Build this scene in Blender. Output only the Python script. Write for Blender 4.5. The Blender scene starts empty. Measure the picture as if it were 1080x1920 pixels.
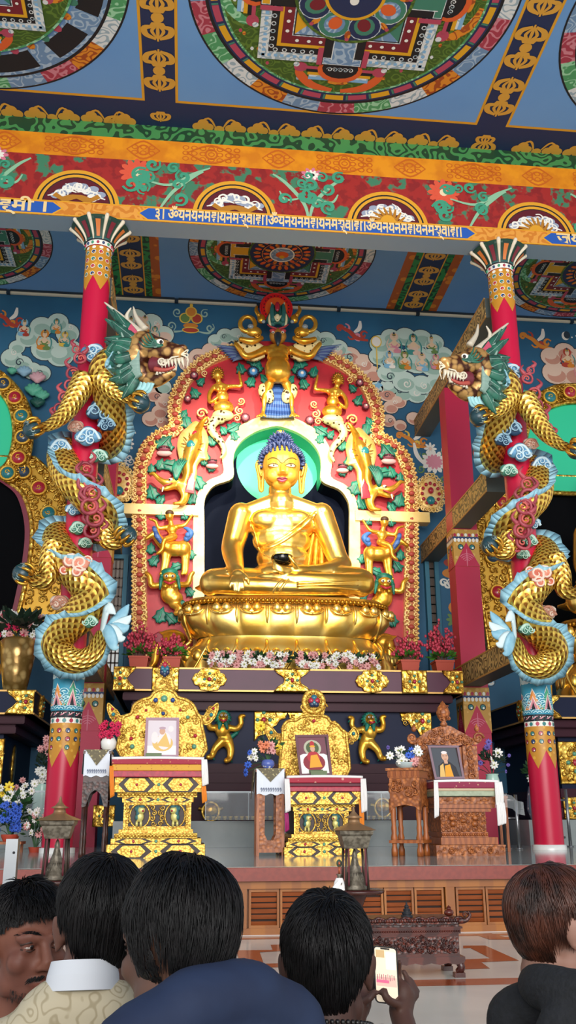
import bpy, bmesh, math, random
from mathutils import Matrix, Vector, Euler
from math import sin,cos,tan,radians as R,pi,sqrt,atan2,floor
random.seed(7)
rnd=random.random
def ru(a,b): return a+(b-a)*rnd()
SC=bpy.context.scene;COL=SC.collection
# ---------------------------------------------------------------- camera
FPX=1749.0;CAM=(0.0,0.0,1.7)
_p,_y,_r=R(18.35),R(6.05),R(0.2)
FW=(sin(_y)*cos(_p),cos(_y)*cos(_p),sin(_p))
_rt=(cos(_y),-sin(_y),0.0);_up=(-sin(_y)*sin(_p),-cos(_y)*sin(_p),cos(_p))
RT=tuple(cos(_r)*a-sin(_r)*b for a,b in zip(_rt,_up))
UP=tuple(cos(_r)*b+sin(_r)*a for a,b in zip(_rt,_up))
def ray(px,py):
    u=(px-540)/FPX;v=(960-py)/FPX
    return [FW[i]+u*RT[i]+v*UP[i] for i in range(3)]
def P(px,py,Y):
    d=ray(px,py);t=(Y-CAM[1])/d[1];return Vector((d[0]*t,Y,CAM[2]+d[2]*t))
def PZ(px,py,Z):
    d=ray(px,py);t=(Z-CAM[2])/d[2];return Vector((d[0]*t,d[1]*t,Z))
def mpp(px,py,Y):   # metres per pixel there
    return (P(px+1,py,Y)-P(px,py,Y)).length
cd=bpy.data.cameras.new('camera');co=bpy.data.objects.new('camera',cd);COL.objects.link(co)
cd.sensor_fit='VERTICAL';cd.sensor_height=24;cd.lens=FPX/1920*24;cd.clip_start=.05;cd.clip_end=200
co.matrix_world=Matrix(((RT[0],UP[0],-FW[0],CAM[0]),(RT[1],UP[1],-FW[1],CAM[1]),(RT[2],UP[2],-FW[2],CAM[2]),(0,0,0,1)))
SC.camera=co
# ---------------------------------------------------------------- materials
def C(h):
    h=h.lstrip('#');r=[int(h[i:i+2],16)/255 for i in (0,2,4)]
    return tuple((x/12.92 if x<=.04045 else ((x+.055)/1.055)**2.4) for x in r)+(1,)
class NT:
    def __init__(s,m):
        m.use_nodes=True;s.t=m.node_tree;s.t.nodes.clear()
        s.o=s.n('ShaderNodeOutputMaterial');s.b=s.n('ShaderNodeBsdfPrincipled');s.l(s.b.outputs[0],s.o.inputs[0])
    def n(s,k,**kw):
        x=s.t.nodes.new(k)
        for a,b in kw.items(): setattr(x,a,b)
        return x
    def l(s,a,b): s.t.links.new(a,b)
    def m(s,op,a,b=None,c=None):
        x=s.n('ShaderNodeMath',operation=op)
        for i,v in enumerate((a,b,c)):
            if v is None: continue
            if isinstance(v,(int,float)): x.inputs[i].default_value=v
            else: s.l(v,x.inputs[i])
        return x.outputs[0]
    def coord(s,kind):
        return s.n('ShaderNodeTexCoord').outputs[kind]
    def pat(s,kind,scale,co,dist=0.0):
        if kind=='uvscale':
            sx=s.n('ShaderNodeSeparateXYZ');s.l(co,sx.inputs[0]);u,v=sx.outputs[0],sx.outputs[1]
            def t(o):
                f=s.m('SUBTRACT',s.m('FRACT',s.m('ADD',u,o)),.5)
                return s.m('FRACT',s.m('SUBTRACT',s.m('ADD',v,o),s.m('MULTIPLY',s.m('MULTIPLY',f,f),2.0)))
            return s.m('SUBTRACT',1.0,s.m('MULTIPLY',s.m('MINIMUM',t(0.0),t(.5)),1.7))
        if kind in('voro','cell','edge'):
            x=s.n('ShaderNodeTexVoronoi');x.inputs['Scale'].default_value=scale
            x.feature={'voro':'F1','cell':'F1','edge':'DISTANCE_TO_EDGE'}[kind];s.l(co,x.inputs['Vector'])
            return x.outputs['Color' if kind=='cell' else 'Distance']
        if kind=='wave':
            x=s.n('ShaderNodeTexWave');x.inputs['Scale'].default_value=scale;x.inputs['Distortion'].default_value=dist;x.inputs['Detail'].default_value=1;s.l(co,x.inputs['Vector']);return x.outputs['Fac']
        if kind=='waveZ':
            x=s.n('ShaderNodeTexWave',bands_direction='Z');x.inputs['Scale'].default_value=scale;x.inputs['Distortion'].default_value=dist;x.inputs['Detail'].default_value=1;s.l(co,x.inputs['Vector']);return x.outputs['Fac']
        if kind=='brick':
            x=s.n('ShaderNodeTexBrick');x.inputs['Scale'].default_value=scale;s.l(co,x.inputs['Vector'])
            x.inputs['Mortar Size'].default_value=.03;return s.m('SUBTRACT',1.0,x.outputs['Fac'])
        x=s.n('ShaderNodeTexNoise');x.inputs['Scale'].default_value=scale;x.inputs['Detail'].default_value=3 if kind=='noise' else 1;s.l(co,x.inputs['Vector'])
        f=x.outputs['Fac']
        if kind=='scroll': f=s.m('MULTIPLY_ADD',s.m('SINE',s.m('MULTIPLY',f,dist or 38.0)),.5,.5)
        return f
MATS={}
def mat(name,c1,c2=None,pat=None,scale=4,lo=.4,hi=.6,rough=.55,metal=0,bump=0,bpat=None,bscale=None,coord='Object',dist=0,spec=None,c3=None,p3=None,s3=3,emit=0,coat=0,alpha=1,stretch=None,sheen=0,trans=0,bdist=.02):
    if name in MATS: return MATS[name]
    m=bpy.data.materials.new(name);t=NT(m);b=t.b
    c1=C(c1) if isinstance(c1,str) else c1
    b.inputs['Base Color'].default_value=c1;b.inputs['Roughness'].default_value=rough;b.inputs['Metallic'].default_value=metal
    if spec is not None: b.inputs['Specular IOR Level'].default_value=spec
    if coat: b.inputs['Coat Weight'].default_value=coat
    if alpha<1: b.inputs['Alpha'].default_value=alpha
    if sheen: b.inputs['Sheen Weight'].default_value=sheen
    if trans: b.inputs['Transmission Weight'].default_value=trans
    co=None
    def crd():
        nonlocal co
        if co is None:
            co=t.coord(coord)
            if stretch:
                mp=t.n('ShaderNodeMapping');mp.inputs['Scale'].default_value=stretch;t.l(co,mp.inputs[0]);co=mp.outputs[0]
        return co
    f=None
    if pat:
        f=t.pat(pat,scale,crd(),dist)
        rp=t.n('ShaderNodeMapRange');rp.inputs[1].default_value=lo;rp.inputs[2].default_value=hi;t.l(f,rp.inputs[0]);fr=rp.outputs[0]
        if c2:
            mx=t.n('ShaderNodeMix',data_type='RGBA');t.l(fr,mx.inputs[0]);mx.inputs[6].default_value=c1;mx.inputs[7].default_value=C(c2);oc=mx.outputs[2]
            if c3:
                q=t.n('ShaderNodeMapRange');t.l(t.pat(p3 or 'noise',s3,crd()),q.inputs[0]);q.inputs[1].default_value=.5;q.inputs[2].default_value=.56
                m2=t.n('ShaderNodeMix',data_type='RGBA');t.l(q.outputs[0],m2.inputs[0]);t.l(oc,m2.inputs[6]);m2.inputs[7].default_value=C(c3);oc=m2.outputs[2]
            t.l(oc,b.inputs['Base Color'])
            if emit: t.l(oc,b.inputs['Emission Color'])
    if bump:
        h=t.pat(bpat,bscale or scale,crd(),dist) if bpat else f
        bp=t.n('ShaderNodeBump');bp.inputs['Strength'].default_value=bump;bp.inputs['Distance'].default_value=bdist;t.l(h,bp.inputs['Height']);t.l(bp.outputs[0],b.inputs['Normal'])
    if emit:
        b.inputs['Emission Strength'].default_value=emit
        if not(pat and c2): b.inputs['Emission Color'].default_value=c1
    MATS[name]=m;return m
# ---------------------------------------------------------------- mesh builder
def cr(pts,n=6,closed=False):
    pts=[Vector(p) for p in pts];L=len(pts);out=[]
    rng=range(L) if closed else range(L-1)
    for i in rng:
        if closed: a,b,c,d=(pts[(i+k)%L] for k in(-1,0,1,2))
        else: a,b,c,d=pts[max(i-1,0)],pts[i],pts[i+1],pts[min(i+2,L-1)]
        for k in range(n):
            t=k/n;out.append(.5*((2*b)+(c-a)*t+(2*a-5*b+4*c-d)*t*t+(3*b-a-3*c+d)*t*t*t))
    if not closed: out.append(pts[-1].copy())
    return out
def lerp(a,b,t): return a+(b-a)*t
class M:
    def __init__(s): s.v=[];s.f=[];s.mi=[];s.sm=[];s.uv={};s.T=None
    def add(s,vs,fs,mi=0,sm=True,uvs=None):
        o=len(s.v);T=s.T
        s.v.extend((T@Vector(v) if T else Vector(v)) for v in vs)
        for k,f in enumerate(fs):
            if uvs is not None: s.uv[len(s.f)]=uvs[k]
            s.f.append([i+o for i in f]);s.mi.append(mi);s.sm.append(sm)
        return s
    def box(s,c,d,mi=0,rot=None,taper=1.0):
        x,y,z=d[0]/2,d[1]/2,d[2]/2;q=taper
        vs=[(-x,-y,-z),(x,-y,-z),(x,y,-z),(-x,y,-z),(-x*q,-y*q,z),(x*q,-y*q,z),(x*q,y*q,z),(-x*q,y*q,z)]
        c=Vector(c)
        if rot: 
            E=Euler(rot).to_matrix();vs=[E@Vector(v) for v in vs]
        return s.add([Vector(v)+c for v in vs],[(0,3,2,1),(4,5,6,7),(0,1,5,4),(1,2,6,5),(2,3,7,6),(3,0,4,7)],mi,False)
    def bb(s,x0,x1,y0,y1,z0,z1,mi=0): return s.box(((x0+x1)/2,(y0+y1)/2,(z0+z1)/2),(abs(x1-x0),abs(y1-y0),abs(z1-z0)),mi)
    def tube(s,path,r,n=8,mi=0,cap=True,sm=True,sx=1,sy=1,up=None,uv=None,a0=0,closed=False):
        path=[Vector(p) for p in path];L=len(path)
        if L<2: return s
        rf=r if callable(r) else None;vs=[];fs=[];uvs=[] if uv else None
        N=None;dist=0
        for i,p in enumerate(path):
            if closed: t=path[(i+1)%L]-path[i-1]
            else: t=path[min(i+1,L-1)]-path[max(i-1,0)]
            if t.length<1e-9: t=Vector((0,0,1))
            t.normalize()
            if N is None or up is not None:
                ref=Vector(up) if up is not None else (Vector((0,0,1)) if abs(t.z)<.9 else Vector((0,1,0)))
                N=ref-t*ref.dot(t)
                if N.length<1e-6: N=Vector((1,0,0))-t*t.x
            else: N=N-t*N.dot(t)
            N.normalize();B=t.cross(N)
            rr=rf(i/(L-1)) if rf else (r[i] if isinstance(r,(list,tuple)) else r)
            if i: dist+=(p-path[i-1]).length
            for k in range(n):
                a=a0+2*pi*k/n;vs.append(p+N*(cos(a)*rr*sx)+B*(sin(a)*rr*sy))
            if uv: uvs.append(dist)
        fu=[] if uv else None
        for i in range(L if closed else L-1):
            j=(i+1)%L
            for k in range(n):
                q=(k+1)%n;fs.append((i*n+k,i*n+q,j*n+q,j*n+k))
                if uv:
                    nu,nv=uv;fu.append([(k*nu/n,uvs[i]*nv),((k+1)*nu/n,uvs[i]*nv),((k+1)*nu/n,uvs[j]*nv),(k*nu/n,uvs[j]*nv)])
        if cap and not closed:
            fs.append(tuple(range(n-1,-1,-1)));fs.append(tuple((L-1)*n+k for k in range(n)))
            if uv: fu+= [[(0,0)]*n,[(0,0)]*n]
        return s.add(vs,fs,mi,sm,fu)
    def lathe(s,prof,n=24,c=(0,0,0),mi=0,sm=True,sx=1,sy=1,a0=0,a1=2*pi,mod=None,uv=None,cap=False):
        c=Vector(c);full=abs(a1-a0-2*pi)<1e-6;m=n if full else n+1;vs=[];fs=[];fu=[] if uv else None
        for j,(r,z) in enumerate(prof):
            for k in range(m):
                a=a0+(a1-a0)*k/n;q=r*(mod(a,z,j) if mod else 1);vs.append(c+Vector((cos(a)*q*sx,sin(a)*q*sy,z)))
        for j in range(len(prof)-1):
            for k in range(n):
                q=(k+1)%m;fs.append((j*m+k,j*m+q,(j+1)*m+q,(j+1)*m+k))
                if uv: fu.append([(k/n*uv[0],prof[j][1]*uv[1]),((k+1)/n*uv[0],prof[j][1]*uv[1]),((k+1)/n*uv[0],prof[j+1][1]*uv[1]),(k/n*uv[0],prof[j+1][1]*uv[1])])
        if cap:
            fs.append(tuple(range(m-1,-1,-1)));fs.append(tuple((len(prof)-1)*m+k for k in range(m)))
            if uv: fu+=[[(0,0)]*m,[(0,0)]*m]
        return s.add(vs,fs,mi,sm,fu)
    def ell(s,c,r,n=12,m=8,mi=0,rot=None,sm=True):
        c=Vector(c)
        if isinstance(r,(int,float)): r=(r,r,r)
        E=Euler(rot).to_matrix() if rot else None
        def q(v): v=Vector(v);return c+(E@v if E else v)
        vs=[q((0,0,-r[2]))];fs=[]
        for j in range(1,m):
            b=-pi/2+pi*j/m
            for k in range(n):
                a=2*pi*k/n;vs.append(q((cos(a)*cos(b)*r[0],sin(a)*cos(b)*r[1],sin(b)*r[2])))
        vs.append(q((0,0,r[2])));T=len(vs)-1
        for k in range(n):
            fs.append((0,1+(k+1)%n,1+k));fs.append((T,T-n+k,T-n+(k+1)%n))
        for j in range(m-2):
            for k in range(n):
                a=1+j*n+k;b=1+j*n+(k+1)%n;fs.append((a,b,b+n,a+n))
        return s.add(vs,fs,mi,sm)
    def pris(s,poly,off,mi=0,pil=0,sm=False,mi2=None):   # poly: world points (planar ring), off: vector from front to back; pil>0: pillowed front
        poly=[Vector(p) for p in poly];off=Vector(off);n=len(poly);cen=sum(poly,Vector())/n
        a=Vector()
        for i in range(n): a+=(poly[i]-cen).cross(poly[(i+1)%n]-cen)
        if a.dot(off)>0: poly=poly[::-1]
        fr=poly;bk=[p+off for p in poly];vs=fr+bk;fs=[];fm=[]
        for i in range(n): j=(i+1)%n;fs.append((i,n+i,n+j,j))
        if pil:
            k=len(vs);vs=vs+[cen+(p-cen)*.72-off*(pil*.75) for p in fr]+[cen-off*pil]
            for i in range(n):
                j=(i+1)%n;fs.append((i,j,k+j,k+i));fs.append((k+i,k+j,k+n))
        else: fs.append(tuple(range(n)))
        fs.append(tuple(range(2*n-1,n-1,-1)))
        return s.add(vs,fs,mi,sm)
    def strip(s,A,B,mi=0,sm=True,closed=False):
        n=len(A);vs=[Vector(a) for a in A]+[Vector(b) for b in B]
        return s.add(vs,[(i,(i+1)%n,n+(i+1)%n,n+i) for i in range(n if closed else n-1)],mi,sm)
    def ring(s,c,r0,r1,n=48,ax=(0,0,-1),u=(1,0,0),mi=0,a0=0,a1=2*pi,ell=1):
        c=Vector(c);ax=Vector(ax).normalized();u=Vector(u);w=ax.cross(u);vs=[];k=max(2,int(n*(a1-a0)/(2*pi))+1)
        for i in range(k):
            a=a0+(a1-a0)*i/(k-1);d=u*cos(a)+w*sin(a)*ell;vs+=[c+d*r0,c+d*r1]
        return s.add(vs,[(2*i,2*i+1,2*i+3,2*i+2) for i in range(k-1)],mi,False)
    def spiral(s,c,r,turns=1.6,w=.2,u=(1,0,0),v=(0,0,1),a0=0,sg=1,mi=0,n=5,out=(0,-1,0),st=10,tail=None):
        c=Vector(c);u=Vector(u);v=Vector(v);pts=[];k=max(6,int(turns*st));rr=[]
        for i in range(k+1):
            t=i/k;a=a0+sg*turns*2*pi*t;q=r*(1-.86*t);pts.append(c+(u*cos(a)+v*sin(a))*q);rr.append(w*r*(1-.45*t))
        if tail: pts=[Vector(x) for x in tail]+pts;rr=[w*r*.5*(1+(i+1)/(len(tail)+1)) for i in range(len(tail))]+rr
        return s.tube(pts,rr,n,mi)
    def build(s,name,mats,parent=None,at=None,sub=0,merge=False,shade=None):
        me=bpy.data.meshes.new(name)
        o0=Vector(at) if at is not None else (parent_loc(parent) if parent else Vector((0,0,0)))
        me.from_pydata([v-o0 for v in s.v],[],s.f)
        if not isinstance(mats,(list,tuple)): mats=[mats]
        for m in mats: me.materials.append(m)
        me.polygons.foreach_set('material_index',s.mi);me.polygons.foreach_set('use_smooth',s.sm)
        if s.uv:
            ul=me.uv_layers.new(name='UVMap').data
            for fi,uvs in s.uv.items():
                p=me.polygons[fi]
                for k,li in enumerate(p.loop_indices): ul[li].uv=uvs[k]
        me.update()
        o=bpy.data.objects.new(name,me);COL.objects.link(o)
        if parent: o.parent=parent
        if at is not None and not parent: o.location=o0
        if sub:
            md=o.modifiers.new('sub','SUBSURF');md.levels=md.render_levels=sub
        return o
def parent_loc(o):
    v=Vector()
    while o is not None: v=v+o.location;o=o.parent
    return v
def remesh(m,vox,sm=6,fac=.5,keep=None):
    """one continuous surface grown round overlapping shapes"""
    me=bpy.data.meshes.new('t');me.from_pydata(m.v,[],m.f);ob=bpy.data.objects.new('t',me);COL.objects.link(ob)
    md=ob.modifiers.new('r','REMESH');md.mode='VOXEL';md.voxel_size=vox
    if sm: s=ob.modifiers.new('s','SMOOTH');s.factor=fac;s.iterations=sm
    dg=bpy.context.evaluated_depsgraph_get();ev=ob.evaluated_get(dg);nm=ev.to_mesh()
    out=M();out.v=[v.co.copy() for v in nm.vertices];out.f=[list(p.vertices) for p in nm.polygons];ev.to_mesh_clear()
    out.mi=[0]*len(out.f);out.sm=[True]*len(out.f)
    bpy.data.objects.remove(ob);bpy.data.meshes.remove(me);return out
def paint(m,fn):
    """choose each face's material slot from its centre"""
    for i,f in enumerate(m.f):
        c=Vector()
        for k in f: c+=m.v[k]
        m.mi[i]=fn(c/len(f))
def mirror(m,x0):
    """copy of a builder reflected in the plane X=x0"""
    o=M();o.v=[Vector((2*x0-v.x,v.y,v.z)) for v in m.v];o.f=[f[::-1] for f in m.f];o.mi=list(m.mi);o.sm=list(m.sm)
    o.uv={k:u[::-1] for k,u in m.uv.items()};return o
def tag(o,label,cat,group=None,kind=None):
    o['label']=label;o['category']=cat
    if group: o['group']=group
    if kind: o['kind']=kind
    return o
def thing(name,label,cat,loc=(0,0,0),group=None):
    o=bpy.data.objects.new(name,None);COL.objects.link(o);o.location=loc;o.empty_display_size=.1
    return tag(o,label,cat,group)
def struct(o): o['kind']='structure';return o
def dup(root,loc=None,rz=None,label=None,group=None,scale=None):
    def cp(o,par):
        c=o.copy();COL.objects.link(c);c.parent=par
        for ch in list(o.children): cp(ch,c)
        return c
    r=cp(root,None)
    if loc is not None: r.location=loc
    if rz is not None: r.rotation_euler=(0,0,rz)
    if label: r['label']=label
    if group: r['group']=group
    if scale: r.scale=(scale,)*3
    return r
def pts2(lst,Y): return [P(x,y,Y) for x,y in lst]
# ---------------------------------------------------------------- painted flat work on a plane
class Pl:
    def __init__(s,O,U,V,N,m=None,step=.0008,base=.003): s.O,s.U,s.V,s.N=Vector(O),Vector(U),Vector(V),Vector(N);s.m=m or M();s.k=base;s.st=step
    def p(s,x,y,l): return s.O+s.U*x+s.V*y+s.N*l
    def poly(s,pts,mi=0,lift=None):
        if lift is None: s.k+=s.st;lift=s.k
        a=sum(pts[i][0]*pts[(i+1)%len(pts)][1]-pts[(i+1)%len(pts)][0]*pts[i][1] for i in range(len(pts)))
        w=s.U.cross(s.V).dot(s.N)
        if a*w<0: pts=pts[::-1]
        s.m.add([s.p(x,y,lift) for x,y in pts],[tuple(range(len(pts)))],mi,False)
    def disc(s,x,y,rx,ry=None,mi=0,n=16,rot=0,lift=None,a0=0,a1=2*pi):
        ry=ry or rx;c,q=cos(rot),sin(rot);full=abs(a1-a0-2*pi)<1e-6
        ps=[(cos(a0+(a1-a0)*i/n)*rx,sin(a0+(a1-a0)*i/n)*ry) for i in range(n if full else n+1)]
        s.poly([(x+a*c-b*q,y+a*q+b*c) for a,b in ps],mi,lift)
    def rect(s,x0,x1,y0,y1,mi=0,lift=None): s.poly([(x0,y0),(x1,y0),(x1,y1),(x0,y1)],mi,lift)
    def ring(s,x,y,r0,r1,mi=0,n=40,a0=0,a1=2*pi,lift=None,e=1):
        if lift is None: s.k+=s.st;lift=s.k
        k=max(2,int(n*(a1-a0)/(2*pi))+1);A=[];vs=[]
        for i in range(k):
            a=a0+(a1-a0)*i/(k-1);vs+=[s.p(x+cos(a)*r0,y+sin(a)*r0*e,lift),s.p(x+cos(a)*r1,y+sin(a)*r1*e,lift)]
        w=s.U.cross(s.V).dot(s.N)>0
        s.m.add(vs,[(2*i,2*i+1,2*i+3,2*i+2) if w else (2*i,2*i+2,2*i+3,2*i+1) for i in range(k-1)],mi,False)
    def stroke(s,pts,w,mi=0,lift=None,n=5,taper=True):
        if lift is None: s.k+=s.st;lift=s.k
        pts=cr([(a,b,0) for a,b in pts],n);L=len(pts);vs=[]
        for i,q in enumerate(pts):
            t=pts[min(i+1,L-1)]-pts[max(i-1,0)];t.normalize() if t.length else None
            ww=w*(.35+.65*sin(pi*min(max(i/(L-1),.08),.92))) if taper else w
            vs+=[s.p(q.x-t.y*ww,q.y+t.x*ww,lift),s.p(q.x+t.y*ww,q.y-t.x*ww,lift)]
        w=s.U.cross(s.V).dot(s.N)<0
        s.m.add(vs,[(2*i,2*i+1,2*i+3,2*i+2) if w else (2*i,2*i+2,2*i+3,2*i+1) for i in range(L-1)],mi,False)
    def curl(s,x,y,r,mi=0,w=.12,turns=1.3,a0=0,sg=1):
        ps=[];k=int(turns*8)
        for i in range(k+1):
            t=i/k;a=a0+sg*turns*2*pi*t;q=r*(1-.85*t);ps.append((x+cos(a)*q,y+sin(a)*q))
        s.stroke(ps,w*r,mi,n=2)
    def flower(s,x,y,r,mo,mc,n=10,e=1,mid=None):
        for i in range(n):
            a=2*pi*i/n;s.disc(x+cos(a)*r*.62,y+sin(a)*r*.62*e,r*.42,r*.2,mo,8,a)
        if mid is not None:
            for i in range(n): a=2*pi*(i+.5)/n;s.disc(x+cos(a)*r*.38,y+sin(a)*r*.38*e,r*.3,r*.14,mid,8,a)
        s.disc(x,y,r*.26,r*.26*e,mc,10)
    def vajra(s,x,y,h,mi=0,ang=0,half=False,dk=None):
        c,q=cos(ang),sin(ang);T=lambda a,b:(x+a*c-b*q,y+a*q+b*c)
        if not half: s.disc(x,y,h*.11,mi=mi,n=12)
        for sg in ((1,) if half else (1,-1)):
            s.poly([T(*p) for p in((-.1*h,sg*.1*h),(.1*h,sg*.1*h),(.15*h,sg*.19*h),(-.15*h,sg*.19*h))],mi)
            s.stroke([T(0,sg*.15*h),T(0,sg*.3*h),T(0,sg*.5*h)],h*.03,mi)
            for k in (1,-1):
                s.stroke([T(k*.05*h,sg*.19*h),T(k*.22*h,sg*.22*h),T(k*.2*h,sg*.36*h),T(k*.03*h,sg*.45*h)],h*.055,mi)
                s.stroke([T(k*.03*h,sg*.19*h),T(k*.1*h,sg*.28*h),T(k*.02*h,sg*.42*h)],h*.03,mi)
# ---------------------------------------------------------------- setting
m_white=mat('paint_white','#f2ede0',rough=.6)
m_gold2=mat('painted_gold','#e2a12e',rough=.5,spec=.3)
m_navy=mat('painted_navy','#1d2c52',rough=.6)
m_black=mat('painted_black','#14161c',rough=.6)
def floor_build():
    m=M();m.bb(-26,32,-9,15.95,-.3,0)
    f=struct(m.build('floor',mat('marble_cream','#e6e1d2','#d8d3c6','noise',.6,rough=.16,spec=.5)))
    g=Pl((0,0,0),(1,0,0),(0,1,0),(0,0,1),step=.0005,base=.0005)
    def px(l,mi=0): g.poly([tuple(PZ(x,y,0))[:2] for x,y in l],mi)
    def c4(l,mi=0): px([(680+a/2.7,1560+b/2.7) for a,b in l],mi)
    def c2(l,mi=0): px([(300+a/2.7,1560+b/2.7) for a,b in l],mi)
    y0=PZ(850,1836,0)[1];y1=PZ(850,1848,0)[1];g.rect(-20,26,y1,y0)
    y0=PZ(450,1758.5,0)[1];y1=PZ(450,1762,0)[1];g.rect(-20,26,y1,y0)
    c4([(560,517),(650,513),(720,532),(860,530),(860,545),(640,545)])
    c4([(509,576),(620,575),(792,652),(600,660),(645,692),(510,696),(510,646),(645,640),(545,588),(509,590)])
    c2([(385,600),(570,598),(560,572),(640,570),(640,602),(505,610),(525,668),(660,664),(668,684),(415,690)])
    g.m.build('marble_inlay',mat('marble_red','#b2552f','#a34c2a','noise',1.5,rough=.18),f)
    # raised stage
    m=M();m.bb(-26,32,15.84,34.2,.8,1.0)
    s=struct(m.build('stage',[mat('granite_red','#853528','#7a2f24','noise',14,rough=.35)]))
    t=M();t.bb(-26,32,16.02,34.2,1.0,1.006)
    t.build('stage_tile',mat('tile_grey','#a3aaa5','#989f9b','brick',.55,lo=.2,hi=.8,rough=.1),s)
    t=M();t.bb(-26,32,16.12,16.4,0,.8);t.build('stage_front',mat('wood_amber','#9c5d1a','#8c5016','wave',.8,dist=6,rough=.35,stretch=(1,1,.12)),s)
    t=M();t.bb(-26,32,15.96,16.12,.68,.8);t.bb(-26,32,16.0,16.12,0,.1)
    t.build('stage_rail',MATS['wood_amber'],s)
    mw=MATS['wood_amber'];md=mat('wood_dark_gap','#2a160c',rough=.8);ms=mat('wood_slat','#96502a','#864520','noise',5,rough=.4,stretch=(.3,1,1))
    for k in range(-3,5):
        x=.94+1.69*k
        t=M();t.bb(x-.075,x+.075,15.97,16.12,.1,.68);t.build('stage_post',mw,s)
        for j in range(3):
            a=x+.145+.5*j;b=a+.415
            t=M();t.bb(a-.035,a,16.02,16.12,.1,.68);t.bb(b,b+.035,16.02,16.12,.1,.68);t.bb(a,b,16.02,16.12,.1,.14);t.bb(a,b,16.02,16.12,.63,.68)
            pn=t.build('louvre_frame',mw,s)
            t=M();t.bb(a,b,16.10,16.125,.14,.63);t.build('louvre_back',md,pn)
            t=M()
            for q in range(6):
                z=.175+q*.084-(.012 if (k*3+j+q)%7==0 else 0)
                t.box(((a+b)/2,16.07,z),(b-a,.012,.066),rot=(.45,0,(.05 if (k+j+q)%9==4 else 0)))
            t.build('louvre_slat',ms,pn)
    return s
stage=floor_build()
ZC=22.0;YW=33.85
m=M();m.bb(-26,32,YW,YW+.3,1,ZC)
wall=struct(m.build('wall_back',mat('wall_blue','#286487','#245c7e','noise',.5,rough=.6)))
m=M();m.bb(-26,32,-9,YW+.3,ZC,ZC+.3)
ceiling=struct(m.build('ceiling',mat('ceiling_blue','#6f9fd2','#699acf','noise',.3,rough=.6)))
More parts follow.
